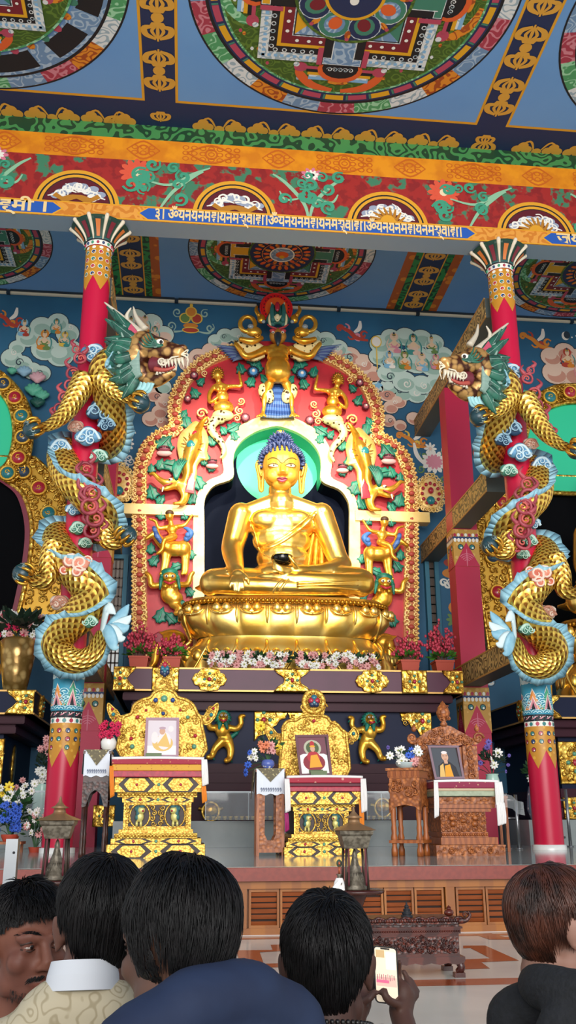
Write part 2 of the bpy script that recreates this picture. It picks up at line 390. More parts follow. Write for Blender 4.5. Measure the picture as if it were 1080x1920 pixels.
# ---- mandalas
sw='scroll'
MM=[mat('mandala_red','#a8384a','#d0808a',sw,2.2,.62,.8,dist=44),mat('mandala_green','#4f9a62','#9cd0a4',sw,2.2,.62,.8,dist=44),mat('mandala_white','#dfe0dc','#9db0b8',sw,2.2,.62,.8,dist=44),
 mat('mandala_orange','#e08a26','#a54a1c',sw,2.2,.62,.8,dist=44),mat('mandala_slate','#6f8fb0','#a8bccd',sw,2.2,.62,.8,dist=44),
 mat('mandala_olive','#3d5a1e','#5c7a2c',sw,2.6,.62,.8,dist=46),m_black,mat('mandala_maroon','#7a1c2a'),mat('mandala_yellow','#e3a51e'),mat('mandala_pink','#b8455c'),
 mat('mandala_teal','#3f7f68'),m_navy,mat('mandala_skyline','#84b4d8'),m_white,mat('mandala_ember','#e0602a')]
def mandala(cx,cy,r,var=0):
    g=Pl((cx,cy,ZC),(1,0,0),(0,1,0),(0,0,-1),step=.0012)
    L=lambda:g.k
    nseg=24;order=[0,4,3,2,1] if var!=1 else [1,2,3,0,4]
    g.k+=.0012
    g.ring(0,0,r*.995,r*1.008,6,96)
    for i in range(nseg): g.ring(0,0,r*.905,r*.995,order[i%5],96,a0=2*pi*i/nseg+.1,a1=2*pi*(i+1)/nseg+.1,lift=g.k)
    g.ring(0,0,r*.885,r*.905,6,96)
    if var!=1:
        g.ring(0,0,r*.815,r*.885,11,96);l=g.k+.0012;g.k=l
        for i in range(34):
            a=2*pi*i/34;g.ring(0,0,r*.83,r*.872,(8,9)[i%2],200,a0=a+.02,a1=a+.165,lift=l)
            g.ring(0,0,r*.83,r*.872,10,300,a0=a+.168,a1=a+.184,lift=l)
    else:
        g.ring(0,0,r*.70,r*.885,4,96);l=g.k+.0012;g.k=l
        for i in range(12):
            a=2*pi*i/12
            g.ring(0,0,r*.715,r*.86,6,120,a0=a+.06,a1=a+.40,lift=l)
        for i in range(36): a=2*pi*i/36;g.disc(cos(a)*r*.69,sin(a)*r*.69,r*.035,r*.028,(3,9,10)[i%3],8,a)
    ri=.815 if var!=1 else .68
    g.ring(0,0,r*(ri-.015),r*ri,1,96)
    g.disc(0,0,r*(ri-.015),mi=5,n=64)
    k0=g.k
    for i in range(70):   # little figures on the green ground
        a=rnd()*2*pi;q=ru(.62,.78)*r;g.k=k0+.0002*(i%5)
        if var!=1: g.disc(cos(a)*q,sin(a)*q,r*.012,r*.016,(9,2,3)[i%3],6)
    sc=1 if var!=1 else .84
    def sq(h,mi): h*=r*sc;g.rect(-h,h,-h,h,mi)
    # makara bows over the gates
    kk=g.k
    for k in range(4):
        a=k*pi/2;U=Vector((cos(a),sin(a),0));V=Vector((-sin(a),cos(a),0))
        h=Pl(g.O,U,V,g.N,g.m,.0012,kk)
        f=r*sc
        col=(9,3,14,1)[k]
        for sg in (1,-1):
            h.stroke([(sg*.03*f,-.785*f),(sg*.17*f,-.75*f),(sg*.26*f,-.66*f),(sg*.27*f,-.6*f)],.032*f,col)
            h.disc(sg*.26*f,-.6*f,.045*f,.04*f,9)
            h.disc(sg*.29*f,-.58*f,.02*f,.02*f,2)
        h.rect(-.2*f,.2*f,-.70*f,-.675*f,12);h.rect(-.2*f,.2*f,-.675*f,-.66*f,2);h.rect(-.21*f,.21*f,-.66*f,-.635*f,8);h.rect(-.22*f,.22*f,-.635*f,-.61*f,6);h.rect(-.24*f,.24*f,-.61*f,-.585*f,9)
        h.disc(0,-.71*f,.07*f,.02*f,3)
        h.disc(0,-.60*f,.15*f,.11*f,14);h.disc(0,-.59*f,.12*f,.085*f,6)
        for q in range(5): h.curl(-.07*f+.035*f*q,-.60*f,.02*f,2,w=.16)
        if var==1: h.rect(-.2*f,.2*f,-.60*f,-.56*f,3)
        g.k=h.k
    sq(.55,2);l=g.k+.0012;g.k=l
    n=26;hs=.55*r*sc
    for k in range(4):
        a=k*pi/2;h=Pl(g.O,(cos(a),sin(a),0),(-sin(a),cos(a),0),g.N,g.m)
        for i in range(n):
            x=-hs*.94+hs*1.88*i/(n-1);h.rect(x-hs*.02,x+hs*.02,-hs*.955,-hs*.915,12,lift=l)
    sq(.485,6);l=g.k+.0012;g.k=l
    for k in range(4):
        a=k*pi/2;h=Pl(g.O,(cos(a),sin(a),0),(-sin(a),cos(a),0),g.N,g.m)
        for i in range(16):
            x=-hs*.8+hs*1.6*i/15;h.ring(x,-hs*.85,hs*.018,hs*.03,2,10,lift=l)
    sq(.435,8);sq(.41,7);sq(.345,2);sq(.338,6)
    f=r*sc;kk=g.k
    for k in range(4):
        a=k*pi/2;h=Pl(g.O,(cos(a),sin(a),0),(-sin(a),cos(a),0),g.N,g.m,.0012,kk)
        fc=(7,10,4,8)[k]
        h.poly([(0,0),(-.33*f,-.33*f),(.33*f,-.33*f)],fc)
        # T shaped gate
        h.rect(-.13*f,.13*f,-.56*f,-.33*f,6);h.rect(-.125*f,.125*f,-.555*f,-.5*f,2);h.rect(-.12*f,.12*f,-.55*f,-.505*f,fc if k else 7)
        h.rect(-.075*f,.075*f,-.52*f,-.3*f,2);h.rect(-.068*f,.068*f,-.53*f,-.3*f,fc if k else 7)
        for i in(-1,1):
            for j in range(3): h.disc(i*(.16+.075*j)*f,-.378*f,.012*f,.012*f,13);
            h.rect(min(i*.13*f,i*.165*f),max(i*.13*f,i*.165*f),-.56*f,-.42*f,9)
        g.k=h.k
    g.disc(0,0,.365*f,mi=5,n=48);g.disc(0,0,.345*f,mi=11,n=48)
    if var==2:
        for i in range(24): a=2*pi*i/24;g.disc(cos(a)*.27*f,sin(a)*.27*f,.04*f,.022*f,(3,14)[i%2],8,a)
        g.disc(0,0,.22*f,mi=3,n=40);g.disc(0,0,.21*f,mi=11,n=40)
        for i in range(16): a=2*pi*i/16;g.disc(cos(a)*.17*f,sin(a)*.17*f,.035*f,.022*f,(14,3)[i%2],8,a)
        g.ring(0,0,.12*f,.135*f,13);g.disc(0,0,.12*f,mi=4,n=30);g.disc(0,.0,.07*f,.06*f,14);g.disc(0,.04*f,.03*f,mi=8)
        return g.m
    l0=g.k
    for i in range(8):
        a=2*pi*i/8+pi/8;c,s=cos(a),sin(a);g.k=l0+(i%2)*.007
        g.disc(c*.25*f,s*.25*f,.1*f,.105*f,2,14,a);g.disc(c*.25*f,s*.25*f,.094*f,.098*f,(10,11)[i%2],14,a)
        g.disc(c*.245*f,s*.245*f,.07*f,.066*f,(4,10)[i%2],12,a);g.disc(c*.235*f,s*.235*f,.05*f,.042*f,(14,7)[i%2],12,a)
        b=a+pi/8;g.disc(cos(b)*.30*f,sin(b)*.30*f,.035*f,.02*f,3,8,b);g.disc(cos(b)*.335*f,sin(b)*.335*f,.014*f,.014*f,9,8)
    g.k=l0+.016;g.disc(0,0,.185*f,mi=8,n=40);g.disc(0,0,.165*f,mi=11,n=40)
    g.disc(0,-.09*f,.085*f,.03*f,9);g.disc(0,-.105*f,.085*f,.022*f,2);g.disc(0,-.03*f,.05*f,.06*f,13);g.disc(0,.04*f,.028*f,.032*f,13)
    return g.m
for cx,cy,r,v in((3.75,18.35,4.32,0),(-6.35,18.35,4.32,1),(13.85,18.35,4.32,0),(3.0,30.05,3.5,2),(-9.0,30.05,3.5,0),(15.2,30.05,3.5,2)):
    mandala(cx,cy,r,v).build('mandala_painting',MM,ceiling)
def ceiling_bands():
    g=Pl((0,0,ZC),(1,0,0),(0,1,0),(0,0,-1),step=.0006)
    mats=[m_navy,m_gold2,mat('painted_vajra','#dca03c',rough=.5),mat('band_green','#27883f','#0f3d22',sw,1.6,.5,.6,dist=40),mat('band_orange','#e0861a','#b3560f','voro',2.2,.3,.36)]
    YB=22.72;YF=23.75
    g.rect(-26,32,YB-.09,YF,1,lift=.004);g.rect(-26,32,YB,YF,0,lift=.008)
    xs=[-1.365-10.1,-1.365,8.735,18.8]
    for x in xs:
        g.rect(x-.53,x+.53,-9,YB,1,lift=.006);g.rect(x-.45,x+.45,-9,YB+.2,0,lift=.01)
    g.k=.02
    for x in xs[1:3]:
        for i in range(5): g.k=.02;g.vajra(x,21.5-1.86*i,1.6,2)
        g.k=.02;g.vajra(x,YF-.75,1.1,2,half=True)
    for k in range(-9,12):
        x=.42+k*1.683;g.k=.02
        if any(abs(x-q)<.3 for q in xs): continue
        g.disc(x,YF-.05,.16,.16,2)
        for j in(-1,1):
            for q in range(3): g.disc(x+j*(.34+.16*q),YF-.12-.16*(1-abs(q-1)),.17,.17,2)
            g.stroke([(x+j*.1,YF-.1),(x+j*.35,YF-.5),(x+j*.75,YF-.1)],.04,2)
    # bands behind the text beam: orange, green, navy, green, orange
    for x in(-2.68-10.6,-2.68,8.78,18.9):
        for w,mi,l in((1.08,4,.004),(.74,3,.007),(.48,1,.010),(.43,0,.013)): g.rect(x-w,x+w,24.2,YW,mi,lift=l)
        for i in range(6): g.k=.02;g.vajra(x,32.8-1.75*i,1.4,2)
    return g.m.build('ceiling_band',mats,ceiling)
ceiling_bands()
# light rails along the top of the wall
for k in range(-5,9):
    a=-.9+k*3.35
    if a<-20 or a>26: continue
    m=M();m.bb(a,a+3.2,YW-.14,YW-.04,ZC-.16,ZC-.07);m.bb(a+3.2,a+3.35,YW-.17,YW-.02,ZC-.18,ZC-.03,1);m.bb(a,a+3.2,YW-.2,YW,ZC-.06,ZC,1)
    o=m.build('trim_1',[mat('rail_cream','#e8dcc0',rough=.4),mat('rail_dark','#22303a')],wall)
# ---- frieze above the text beam
def frieze():
    YF=23.75;z0,z1,z2,z3=18.5,20.67,21.46,22.0
    m=M();m.bb(-26,32,YF,24.35,z0,z1,0);m.bb(-26,32,YF,24.35,z1,z2,1);m.bb(-26,32,YF,24.35,z2,z3,2)
    fr=m.build('trim_2',[mat('frieze_red','#a3241f','#3f7d5c','noise',1.5,.5,.54,rough=.55,c3='#8c1c1c',p3='noise',s3=3.2),mat('frieze_orange','#e8920f','#d67c0c','noise',2,rough=.5),mat('frieze_green','#3f8546','#123d20',sw,1.9,.5,.6,dist=34,rough=.55)]);struct(fr)
    g=Pl((0,YF,0),(1,0,0),(0,0,1),(0,-1,0),step=.0006)
    mats=[m_gold2,mat('medal_maroon','#5e0f1e'),m_black,m_white,mat('medal_grey','#9aa3b5'),mat('medal_bronze','#b87a1e'),mat('lotus_coral','#e0573a'),mat('lotus_pale','#f0d8b0'),mat('leaf_teal','#3f9a78'),mat('stem_mint','#8fc09a'),mat('brocade_rust','#c8620f'),mat('lotus_pink','#d97a90')]
    # brocade blossoms on the orange band
    for k in range(-7,12):
        x=.2+k*2.06;g.k=.003
        big=k%2==0
        n=3 if big else 1
        for j in range(-n,n+1):
            for q in range(3 if big else 2):
                g.ring(x+j*.26,(z1+z2)/2+(q-1 if big else q-.5)*.2,.07,.105,10,12,e=.8)
        g.ring(x,(z1+z2)/2,.15,.2,10,16)
        g.stroke([(x-.5-.25*big,(z1+z2)/2),(x,(z1+z2)/2+.32),(x+.5+.25*big,(z1+z2)/2)],.03,10);g.stroke([(x-.5-.25*big,(z1+z2)/2),(x,(z1+z2)/2-.32),(x+.5+.25*big,(z1+z2)/2)],.03,10)
    for k in range(-3,5):   # medallions
        x=-3.73+4.67*k;z=18.92-.03*k;g.k=.01
        for rr,mi in((1.26,0),(1.14,2),(1.09,0),(1.0,2),(.97,1)): g.disc(x,z,rr,mi=mi,n=24,a0=0,a1=pi)
        for j in range(5):
            a=R(30+30*j);cx,cz=x+cos(a)*.62,z+.12+sin(a)*.5
            for q in range(3): g.disc(cx+ru(-.2,.2),cz+ru(-.08,.1),.16,.11,4,12);
            for q in range(2): g.curl(cx+ru(-.15,.15),cz+ru(-.06,.1),.16,3,w=.2,a0=ru(0,6),sg=(1,-1)[q])
            g.stroke([(cx-.3,cz-.08),(cx,cz-.02),(cx+.3,cz-.1)],.035,3)
        s=k%4
        if s in(0,1):
            for q in(-1,1):
                g.poly([(x+q*.12,z+.06),(x+q*.6,z+.42),(x+q*.7,z+.3),(x+q*.2,z)],5)
                g.stroke([(x-.5,z+.1+q*.1),(x,z+.3),(x+.5,z+.1-q*.1)],.07,5)
        else:
            for q in range(9): a=R(20+17.5*q);g.stroke([(x,z),(x+cos(a)*.3,z+sin(a)*.35),(x+cos(a+.2)*.62,z+sin(a+.2)*.68)],.05,5)
            g.disc(x,z+.1,.25,.3,0)
        # lotus and curling leaves between medallions
        xl=x+2.2+.05*k;g.k=.006
        if k%2==0:
            g.flower(xl-.5,20.22,.5,6,7,12,mid=6);g.stroke([(xl-.3,20.0),(xl+.5,19.85),(xl+1.2,20.3),(xl+1.7,20.55)],.05,9);g.stroke([(xl+.2,18.9),(xl+.6,19.6),(xl+1.2,20.2),(xl+1.5,20.4)],.06,9)
        else:
            for q in(-1,1): g.stroke([(xl,18.8),(xl+q*.15,19.5),(xl+q*.7,20.2),(xl+q*1.1,20.5)],.06,9);g.stroke([(xl+q*.2,19.7),(xl+q*.7,19.6),(xl+q*.9,19.9)],.04,9)
            g.flower(xl+.1,20.55,.34,11,2,9,.7,mid=3)
        for q in range(11):
            g.curl(xl+ru(-.95,.95),ru(19.2,20.55),ru(.16,.3),8,w=.26,a0=ru(0,6),sg=random.choice((1,-1)))
    g.m.build('frieze_painting',mats,fr);return fr
frieze()
# ---- beam lettered with the mantra
def beam():
    YF,YB,z0,z1=23.5,24.25,18.36,18.86
    m=M();m.bb(-26,32,YF,YB,z0,z1,0)
    b=struct(m.build('text_beam',[mat('beam_grey','#8295a6')]))
    m=M();m.bb(-26,32,YF-.02,YF,z0,z1,0);m.bb(-26,32,YF-.035,YF-.02,z1-.035,z1,1);m.bb(-26,32,YF-.035,YF-.02,z0,z0+.035,1)
    m.build('beam_face',[mat('beam_ochre','#e39a3c','#cf7c22',sw,2.4,.5,.62,dist=34),m_gold2],b)
    g=Pl((0,YF-.02,0),(1,0,0),(0,0,1),(0,-1,0))
    def panel(a,c,mi=0): g.poly([(a,18.61),(a+.3,18.83),(c-.3,18.83),(c,18.61),(c-.3,18.39),(a+.3,18.39)],mi,lift=.004);g.poly([(a+.08,18.61),(a+.33,18.8),(c-.33,18.8),(c-.08,18.61),(c-.33,18.42),(a+.33,18.42)],1,lift=.007)
    panel(-14.3,-4.02);panel(-1.93,8.3);panel(10.3,20.6)
    g.m.build('beam_panel',[m_gold2,mat('lapis_blue','#1f56ad')],b)
    def text(body,x0,w,size=.53):
        cu=bpy.data.curves.new('mantra_lettering','FONT');cu.body=body;cu.size=size;cu.extrude=.004;cu.offset=.012;cu.space_character=.96
        o=bpy.data.objects.new('mantra_lettering',cu);COL.objects.link(o);o.parent=b
        cu.materials.append(mat('letter_gold','#efcf92',rough=.5))
        bpy.context.view_layer.update();d=o.dimensions.x or 1
        o.rotation_euler=(pi/2,0,0);o.location=(x0,YF-.035,18.46);o.scale=(w/d,1,1)
    t='ॐयनयनमहायनमस्वाहा।'
    text('३। '+t+t+t,-1.42,9.2);text('यग्रीताश्चिद्राह्मी ।',-9.6,5.1);text('जयन्त'+t,10.8,6.6)
beam()
# ---- square pillars and the depthwise beams
def pillar():
    mred=mat('pillar_red','#c01f45',rough=.45);mgold=mat('pillar_gold','#dcae5e','#c9963f','voro',5,.25,.32,rough=.5)
    jew=[mat('jewel_teal','#2f7d78',rough=.35),mat('jewel_crimson','#b5304a',rough=.35),mat('jewel_navy','#26406e',rough=.35),m_white,m_black]
    for sg in(-1,1):
        x=3.05+sg*6.08
        o=struct(M().bb(x-.42,x+.42,29.35,30.1,1.0,16.33).build('square_pillar',mred))
        for z0,z1,tri in((3.95,5.75,1.25),(9.4,11.05,1.2)):
            q=M();d=.02
            q.bb(x-.42-d,x+.42+d,29.35-d,30.1+d,z0+tri*.3,z1,0)
            po=q.build('gilded_band',mgold,o)
            g=Pl((x,29.33,0),(1,0,0),(0,0,1),(0,-1,0),step=.0006)
            gl=Pl((x-.44*1,29.72,0),(0,-1,0),(0,0,1),(-1,0,0),g.m,.0006)
            for gg,hw in((g,.44),(gl,.39)):
                if tri: 
                    gg.poly([(-hw,z0+tri*.3),(hw,z0+tri*.3),(0,z0+tri)],5);
                    for k in range(4): gg.ring(0,z0+tri*.4,.1+k*.07,.125+k*.07,6,16,a0=R(40),a1=R(140))
                    gg.stroke([(0,z0+tri*.3),(0,z0+tri*.8)],.02,6)
                zz=z1-.62
                while zz>z0+tri*.75:
                    for k in(-1,1):
                        gg.k=.006;gg.disc(k*hw*.45,zz,.1,mi=4);gg.disc(k*hw*.45,zz,.075,mi=0 if int(zz*7)%2 else 2);gg.disc(k*hw*.45+.02,zz-.03,.035,mi=3)
                    zz-=.34
                gg.rect(-hw,hw,z1-.34,z1-.26,2);
                for k in range(7): gg.disc(-hw+hw*2*(k+.5)/7,z1-.38,.05,.07,3);gg.disc(-hw+hw*2*(k+.5)/7,z1-.2,.05,.06,3 if k%2 else 1)
            g.m.build('jewel_pattern',jew+[mred,mat('pillar_rose','#d9768a')],po)
    # depthwise beams from the front columns to the back wall
    mg=mat('cross_beam_grey','#4f5a58');mt=mat('cross_beam_text','#c9a86a','#6b5a3c',sw,2.2,.5,.58,dist=52)
    for sg in(-1,1):
        x=3.05+sg*5.98
        for z in(5.78,11.08,16.35):
            YS=25.62 if z==11.08 else 24.5
            o=struct(M().bb(x-.3,x+.3,YS,YW,z,z+.68).build('cross_beam',mg))
            q=M();q.bb(x-.315 if sg>0 else x+.3,x-.3 if sg>0 else x+.315,YS,YW,z+.04,z+.64,0)
            for zz in(z,z+.64): q.bb(x-.33 if sg>0 else x+.3,x-.3 if sg>0 else x+.33,YS,YW,zz,zz+.05,1)
            q.build('beam_lettering',[mt,mat('beam_edge','#b98a4a')],o)
pillar()
# ---- narrow lattice windows beside the shrine
def window(px0,px1,pyt,pyb,n):
    Y=YW-.03;a=P(px0,pyt,Y);b=P(px1,pyb,Y);x0,x1,z1,z0=a.x,b.x,a.z,b.z
    m=M();w=.16
    for c in((x0-w,x0,z0-w,z1+w),(x1,x1+w,z0-w,z1+w),(x0,x1,z1,z1+w),(x0,x1,z0-w,z0)): m.bb(c[0],c[1],Y-.25,YW,c[2],c[3])
    o=struct(m.build('window_%d'%n,mat('window_teal','#2c6a80')))
    q=M();q.bb(x0,x1,Y-.02,YW,z0,z1,0)
    q.build('pane',mat('daylight_white','#dfe3e0',rough=.2,emit=.35),o)
    q=M();zs=z0+.3*(z1-z0)
    q.bb(x0,x1,Y-.05,Y-.02,zs,z1,0);q.build('blind',mat('blind_grey','#8a8078','#4c443e','brick',1.4,.3,.7,rough=.8,stretch=(1,1,1)),o)
    q=M()
    for k in range(5): xx=lerp(x0,x1,k/4);q.bb(xx-.025,xx+.025,Y-.1,Y-.06,z0,z1)
    nz=int((z1-z0)/.34)
    for k in range(nz+1): zz=lerp(z0,z1,k/nz);q.bb(x0,x1,Y-.1,Y-.06,zz-.025,zz+.025)
    q.build('lattice',mat('lattice_brown','#4e3f36'),o)
window(800,822,1035,1255,1);window(204,222,1050,1262,2)
# ---------------------------------------------------------------- round columns with coiling dragons
AX=3.05
m_red=mat('column_red','#c4143c',rough=.35,spec=.4)
m_cgold=mat('column_gold','#e0a83c','#c98a26','voro',6,.25,.3,rough=.45)
class CPl(Pl):
    def __init__(s,x,y,r,m=None): s.cx,s.cy,s.r=x,y,r;s.O=Vector();s.U=Vector((1,0,0));s.V=Vector((0,0,1));s.N=Vector((0,-1,0));s.m=m or M();s.k=.004;s.st=.0008
    def p(s,x,y,l): a=x/s.r;return Vector((s.cx+sin(a)*(s.r+l),s.cy-cos(a)*(s.r+l),y))
jewm=[MATS['jewel_teal'],MATS['jewel_crimson'],MATS['jewel_navy'],m_white,m_black,mat('wave_teal','#1f7f9c'),mat('wave_pale','#bfe3e6'),mat('peak_green','#3f9a72'),mat('peak_rose','#d98a94'),mat('peak_orange','#dd8a3a'),mat('cloud_pale','#d8e6e2'),m_gold2,MATS['wood_amber']]
XC=-3.0;YC=24.0;RC=.37
m_rw=mat('marble_white','#e9e7e2',rough=.2)
def column(sg):
    x=AX+(XC-AX)*-sg
    t=thing('dragon_column','red round gilded column wound by a golden dragon, beside the %s'%('dark carved flower stand' if sg<0 else 'carved wooden throne'),'column',(x,YC,1.0),'dragon columns');t['kind']='thing'
    m=M();m.lathe([(RC,1.12),(RC,4.0),(RC,18.2)],40,(x,YC,0));sh=m.build('shaft',m_red,t)
    m=M();m.lathe([(RC+.05,1.006),(RC+.05,1.12),(RC,1.13)],40,(x,YC,0));m.build('plinth',m_rw,t)
    def teeth(z_tip,z_peak,z_far,n,ph=0):
        q=M();N=n*8;A=[];B=[]
        for i in range(N+1):
            a=2*pi*i/N+ph;f=(i%8)/8;zz=lerp(z_tip,z_peak,1-abs(2*f-1)) ;r=RC+.006
            A.append((x+cos(a)*r,YC+sin(a)*r,zz));B.append((x+cos(a)*r,YC+sin(a)*r,z_far))
        q.strip(A,B,0);return q
    # lower gilded sleeve
    q=teeth(2.95,3.4,4.0,5,.3);lo=q.build('gilded_sleeve',m_cgold,t)
    g=CPl(x,YC,RC)
    for k in range(11):
        xx=(k-5.5)*RC*2*pi/11
        for j in range(3):
            if j==0 and k%2: continue
            zz=3.42+j*.2;g.k=.008;g.disc(xx,zz,.062,mi=4,n=10);g.disc(xx,zz,.05,mi=(k+j)%3,n=10);g.disc(xx+.015,zz-.02,.02,mi=3,n=6)
    g.k=.008
    for k in range(14):
        xx=(k-7)*RC*2*pi/14
        g.rect(xx-.084,xx+.084,4.0,4.13,3,lift=.009);g.disc(xx,4.06,.05,mi=(1,0)[k%2],n=8,lift=.011)
    g.m.build('jewel_pattern',jewm,lo)
    # waves and peaks
    q=M();q.lathe([(RC+.012,4.13),(RC+.012,5.4)],40,(x,YC,0))
    wv=q.build('wave_band',mat('wave_ground','#2f93b0'),t)
    g=CPl(x,YC,RC+.012)
    g.rect(-pi*RC,pi*RC,0,0,0) if 0 else None
    for k in range(24):
        xx=(k-12)*RC*2*pi/24
        g.rect(xx,xx+RC*2*pi/24+.002,4.13,4.3,4,lift=.003)
        if k%2: g.poly([(xx-.03,4.18),(xx+.1,4.26),(xx+.16,4.26),(xx+.03,4.18)],8,lift=.006)
        else: g.poly([(xx-.03,4.22),(xx+.12,4.22),(xx+.12,4.25),(xx-.03,4.25)],3,lift=.006)
        for r_ in range(3):
            g.k=.006+.004*(2-r_)
            for rr,mi in((.12,6),(.095,5),(.06,6),(.035,5)): g.disc(xx+(r_%2)*.05,4.33+r_*.1+(.08 if k%3==0 else 0),rr,rr*.8,mi,8,a0=0,a1=pi)
        g.k=.006
        for rr,mi in((.12,6),(.095,5),(.05,6)): g.disc(xx+.04,4.62+.07*(k%3),rr,rr*.7,mi,8,a0=0,a1=pi)
    for k in range(6):
        xx=(k-2.6)*RC*2*pi/6;h=(.62,.46,.55)[k%3]
        g.k=.02
        for w_,hh,mi in((.26,h,3),(.23,h-.05,(7,8,9)[k%3]),(.13,h-.2,3),(.11,h-.24,(8,7,8)[k%3]),(.05,h-.36,4)): g.poly([(xx-w_,4.42),(xx,4.42+hh),(xx+w_,4.42),(xx+w_*.55,4.42),(xx,4.42+hh*.5),(xx-w_*.55,4.42)] if mi in(7,9) else [(xx-w_,4.42),(xx,4.42+hh),(xx+w_,4.42)],mi)
    for k in range(8):
        xx=(k-4)*RC*2*pi/8;g.k=.008
        for j in range(3): g.disc(xx+j*.09-.1,5.2+(j%2)*.06,.14,.12,10,10)
        g.curl(xx,5.2,.09,6,w=.2,a0=1);g.curl(xx+.1,5.26,.07,0,w=.2,a0=2)
    g.m.build('painted_wave',jewm,wv)
    # upper gilded sleeve and capital
    q=teeth(16.1,16.55,17.55,5,.1);up=q.build('gilded_sleeve',m_cgold,t)
    g=CPl(x,YC,RC)
    for k in range(11):
        xx=(k-5.5)*RC*2*pi/11
        for j in range(4): zz=16.62+j*.24;g.k=.008;g.disc(xx,zz,.07,mi=3,n=10);g.disc(xx,zz,.055,mi=(1,0,2)[(k+j)%3],n=10);g.disc(xx+.015,zz-.02,.02,mi=11,n=6)
        g.k=.008;g.disc(xx,17.49,.06,.05,3,8)
    g.m.build('jewel_pattern',jewm,up)
    q=M();q.lathe([(RC+.03,17.56),(RC+.03,17.72)],36,(x,YC,0),0);q.lathe([(RC+.05,17.74),(RC+.08,17.78),(RC+.05,17.82)],36,(x,YC,0),1);q.lathe([(RC+.04,17.72),(RC+.06,17.75)],36,(x,YC,0),2)
    for k in range(16): a=2*pi*k/16;q.ell((x+cos(a)*(RC+.03),YC+sin(a)*(RC+.03),17.64),(.045,.045,.05),6,4,(3,4,5)[k%3])
    q.build('collar',[m_white,mat('capital_teal','#2f5f5a'),m_black,MATS['jewel_crimson'],MATS['jewel_navy'],MATS['peak_green']],t)
    pr=lambda s_:(RC+.05+.42*s_**1.6,17.74+.54*s_)
    q=M();q.lathe([pr(k/6) for k in range(7)]+[(.79,18.28),(.3,18.28)],40,(x,YC,0),0)
    n=20
    for k in range(n):
        a=2*pi*k/n;typ=k%2
        def pt(da,s_,l):
            r_,z_=pr(s_);return Vector((x+cos(a+da)*(r_+l),YC+sin(a+da)*(r_+l),z_))
        w=pi/n
        if typ:
            for (hw,s0,s1,l,mi) in((w*.95,.05,.93,.012,2),(w*.62,.12,.82,.024,3+(k//2)%2)):
                A=[pt(-hw,lerp(s0,s1,j/4),l) for j in range(5)];B=[pt(hw,lerp(s0,s1,j/4),l) for j in range(5)];q.strip(A,B,mi)
        else:
            q.tube([pt(0,j/5,.012) for j in range(6)],lambda u:.02+.045*u,6,1);q.ell(pt(0,1,.01),.065,6,4,1)
    q.build('capital',[mat('capital_green','#234534'),mat('capital_cream','#e6d6bb'),mat('capital_leaf','#1d3a30'),MATS['mandala_maroon'],mat('capital_orange','#d2722f')],t)
    return t
COLS=[column(-1),column(1)]
# ---- dragon, built on the left column and mirrored for the right one
m_scale=mat('dragon_scale','#fbd05e','#8a5418','uvscale',1,.5,.15,rough=.3,metal=.75,bump=.8,coord='UV',bdist=.05)  # brown below each scale's overlapping tip is shadow put into the colour
m_dg=mat('dragon_gold','#e2a83f','#a8721f','noise',3,rough=.28,metal=.8)
m_head=mat('dragon_head_scale','#c8995a','#4a2414','voro',5.5,.42,.72,rough=.35,metal=.45,bump=.6)
m_fin=mat('fin_blue','#9cc9d6','#7fb2c6','noise',3,rough=.5)
m_flame=mat('flame_rose','#b04a52','#8c2f3c','noise',2,rough=.5)
m_mane=mat('mane_green','#1f4a3e','#2c6a55','noise',4,rough=.5)
m_pale=mat('mane_pale','#86a093')
m_ivory=mat('ivory','#cfc4ae',rough=.5)
m_maw=mat('maw_maroon','#6e2430',rough=.5)
m_orb=[mat('orb_teal','#24424a',rough=.35),mat('orb_line','#a9bfb6')]
DP=[(226,668,-1.15,30,0),(198,695,-1.0,34,.3),(206,745,-.8,33,.9),(211,795,-.35,30,1),(203,838,.4,30,1),(155,842,.95,30,.5),(118,850,.25,31,-.5),(130,893,-.6,33,-.4),(163,926,-.92,34,.3),(190,957,-.7,33,.8),(194,992,0,32,1),(160,1012,.85,31,.2),(113,1005,.4,31,-.6),(106,1024,-.2,32,-.8),(122,1052,-.75,34,-.3),(155,1085,-.95,35,.7),(170,1115,-.95,35,1),(155,1148,-.9,34,.3),(122,1178,-.82,32,-.7),(107,1208,-.78,29,-1),(122,1233,-.8,26,-1),(150,1240,-.9,23,-1),(176,1226,-1.0,19,-1),(187,1200,-1.05,14,-1),(190,1184,-1.05,8,-1)]
def W(px,py,dy=-1.0): return P(px,py,YC+dy)
PXM=.0149
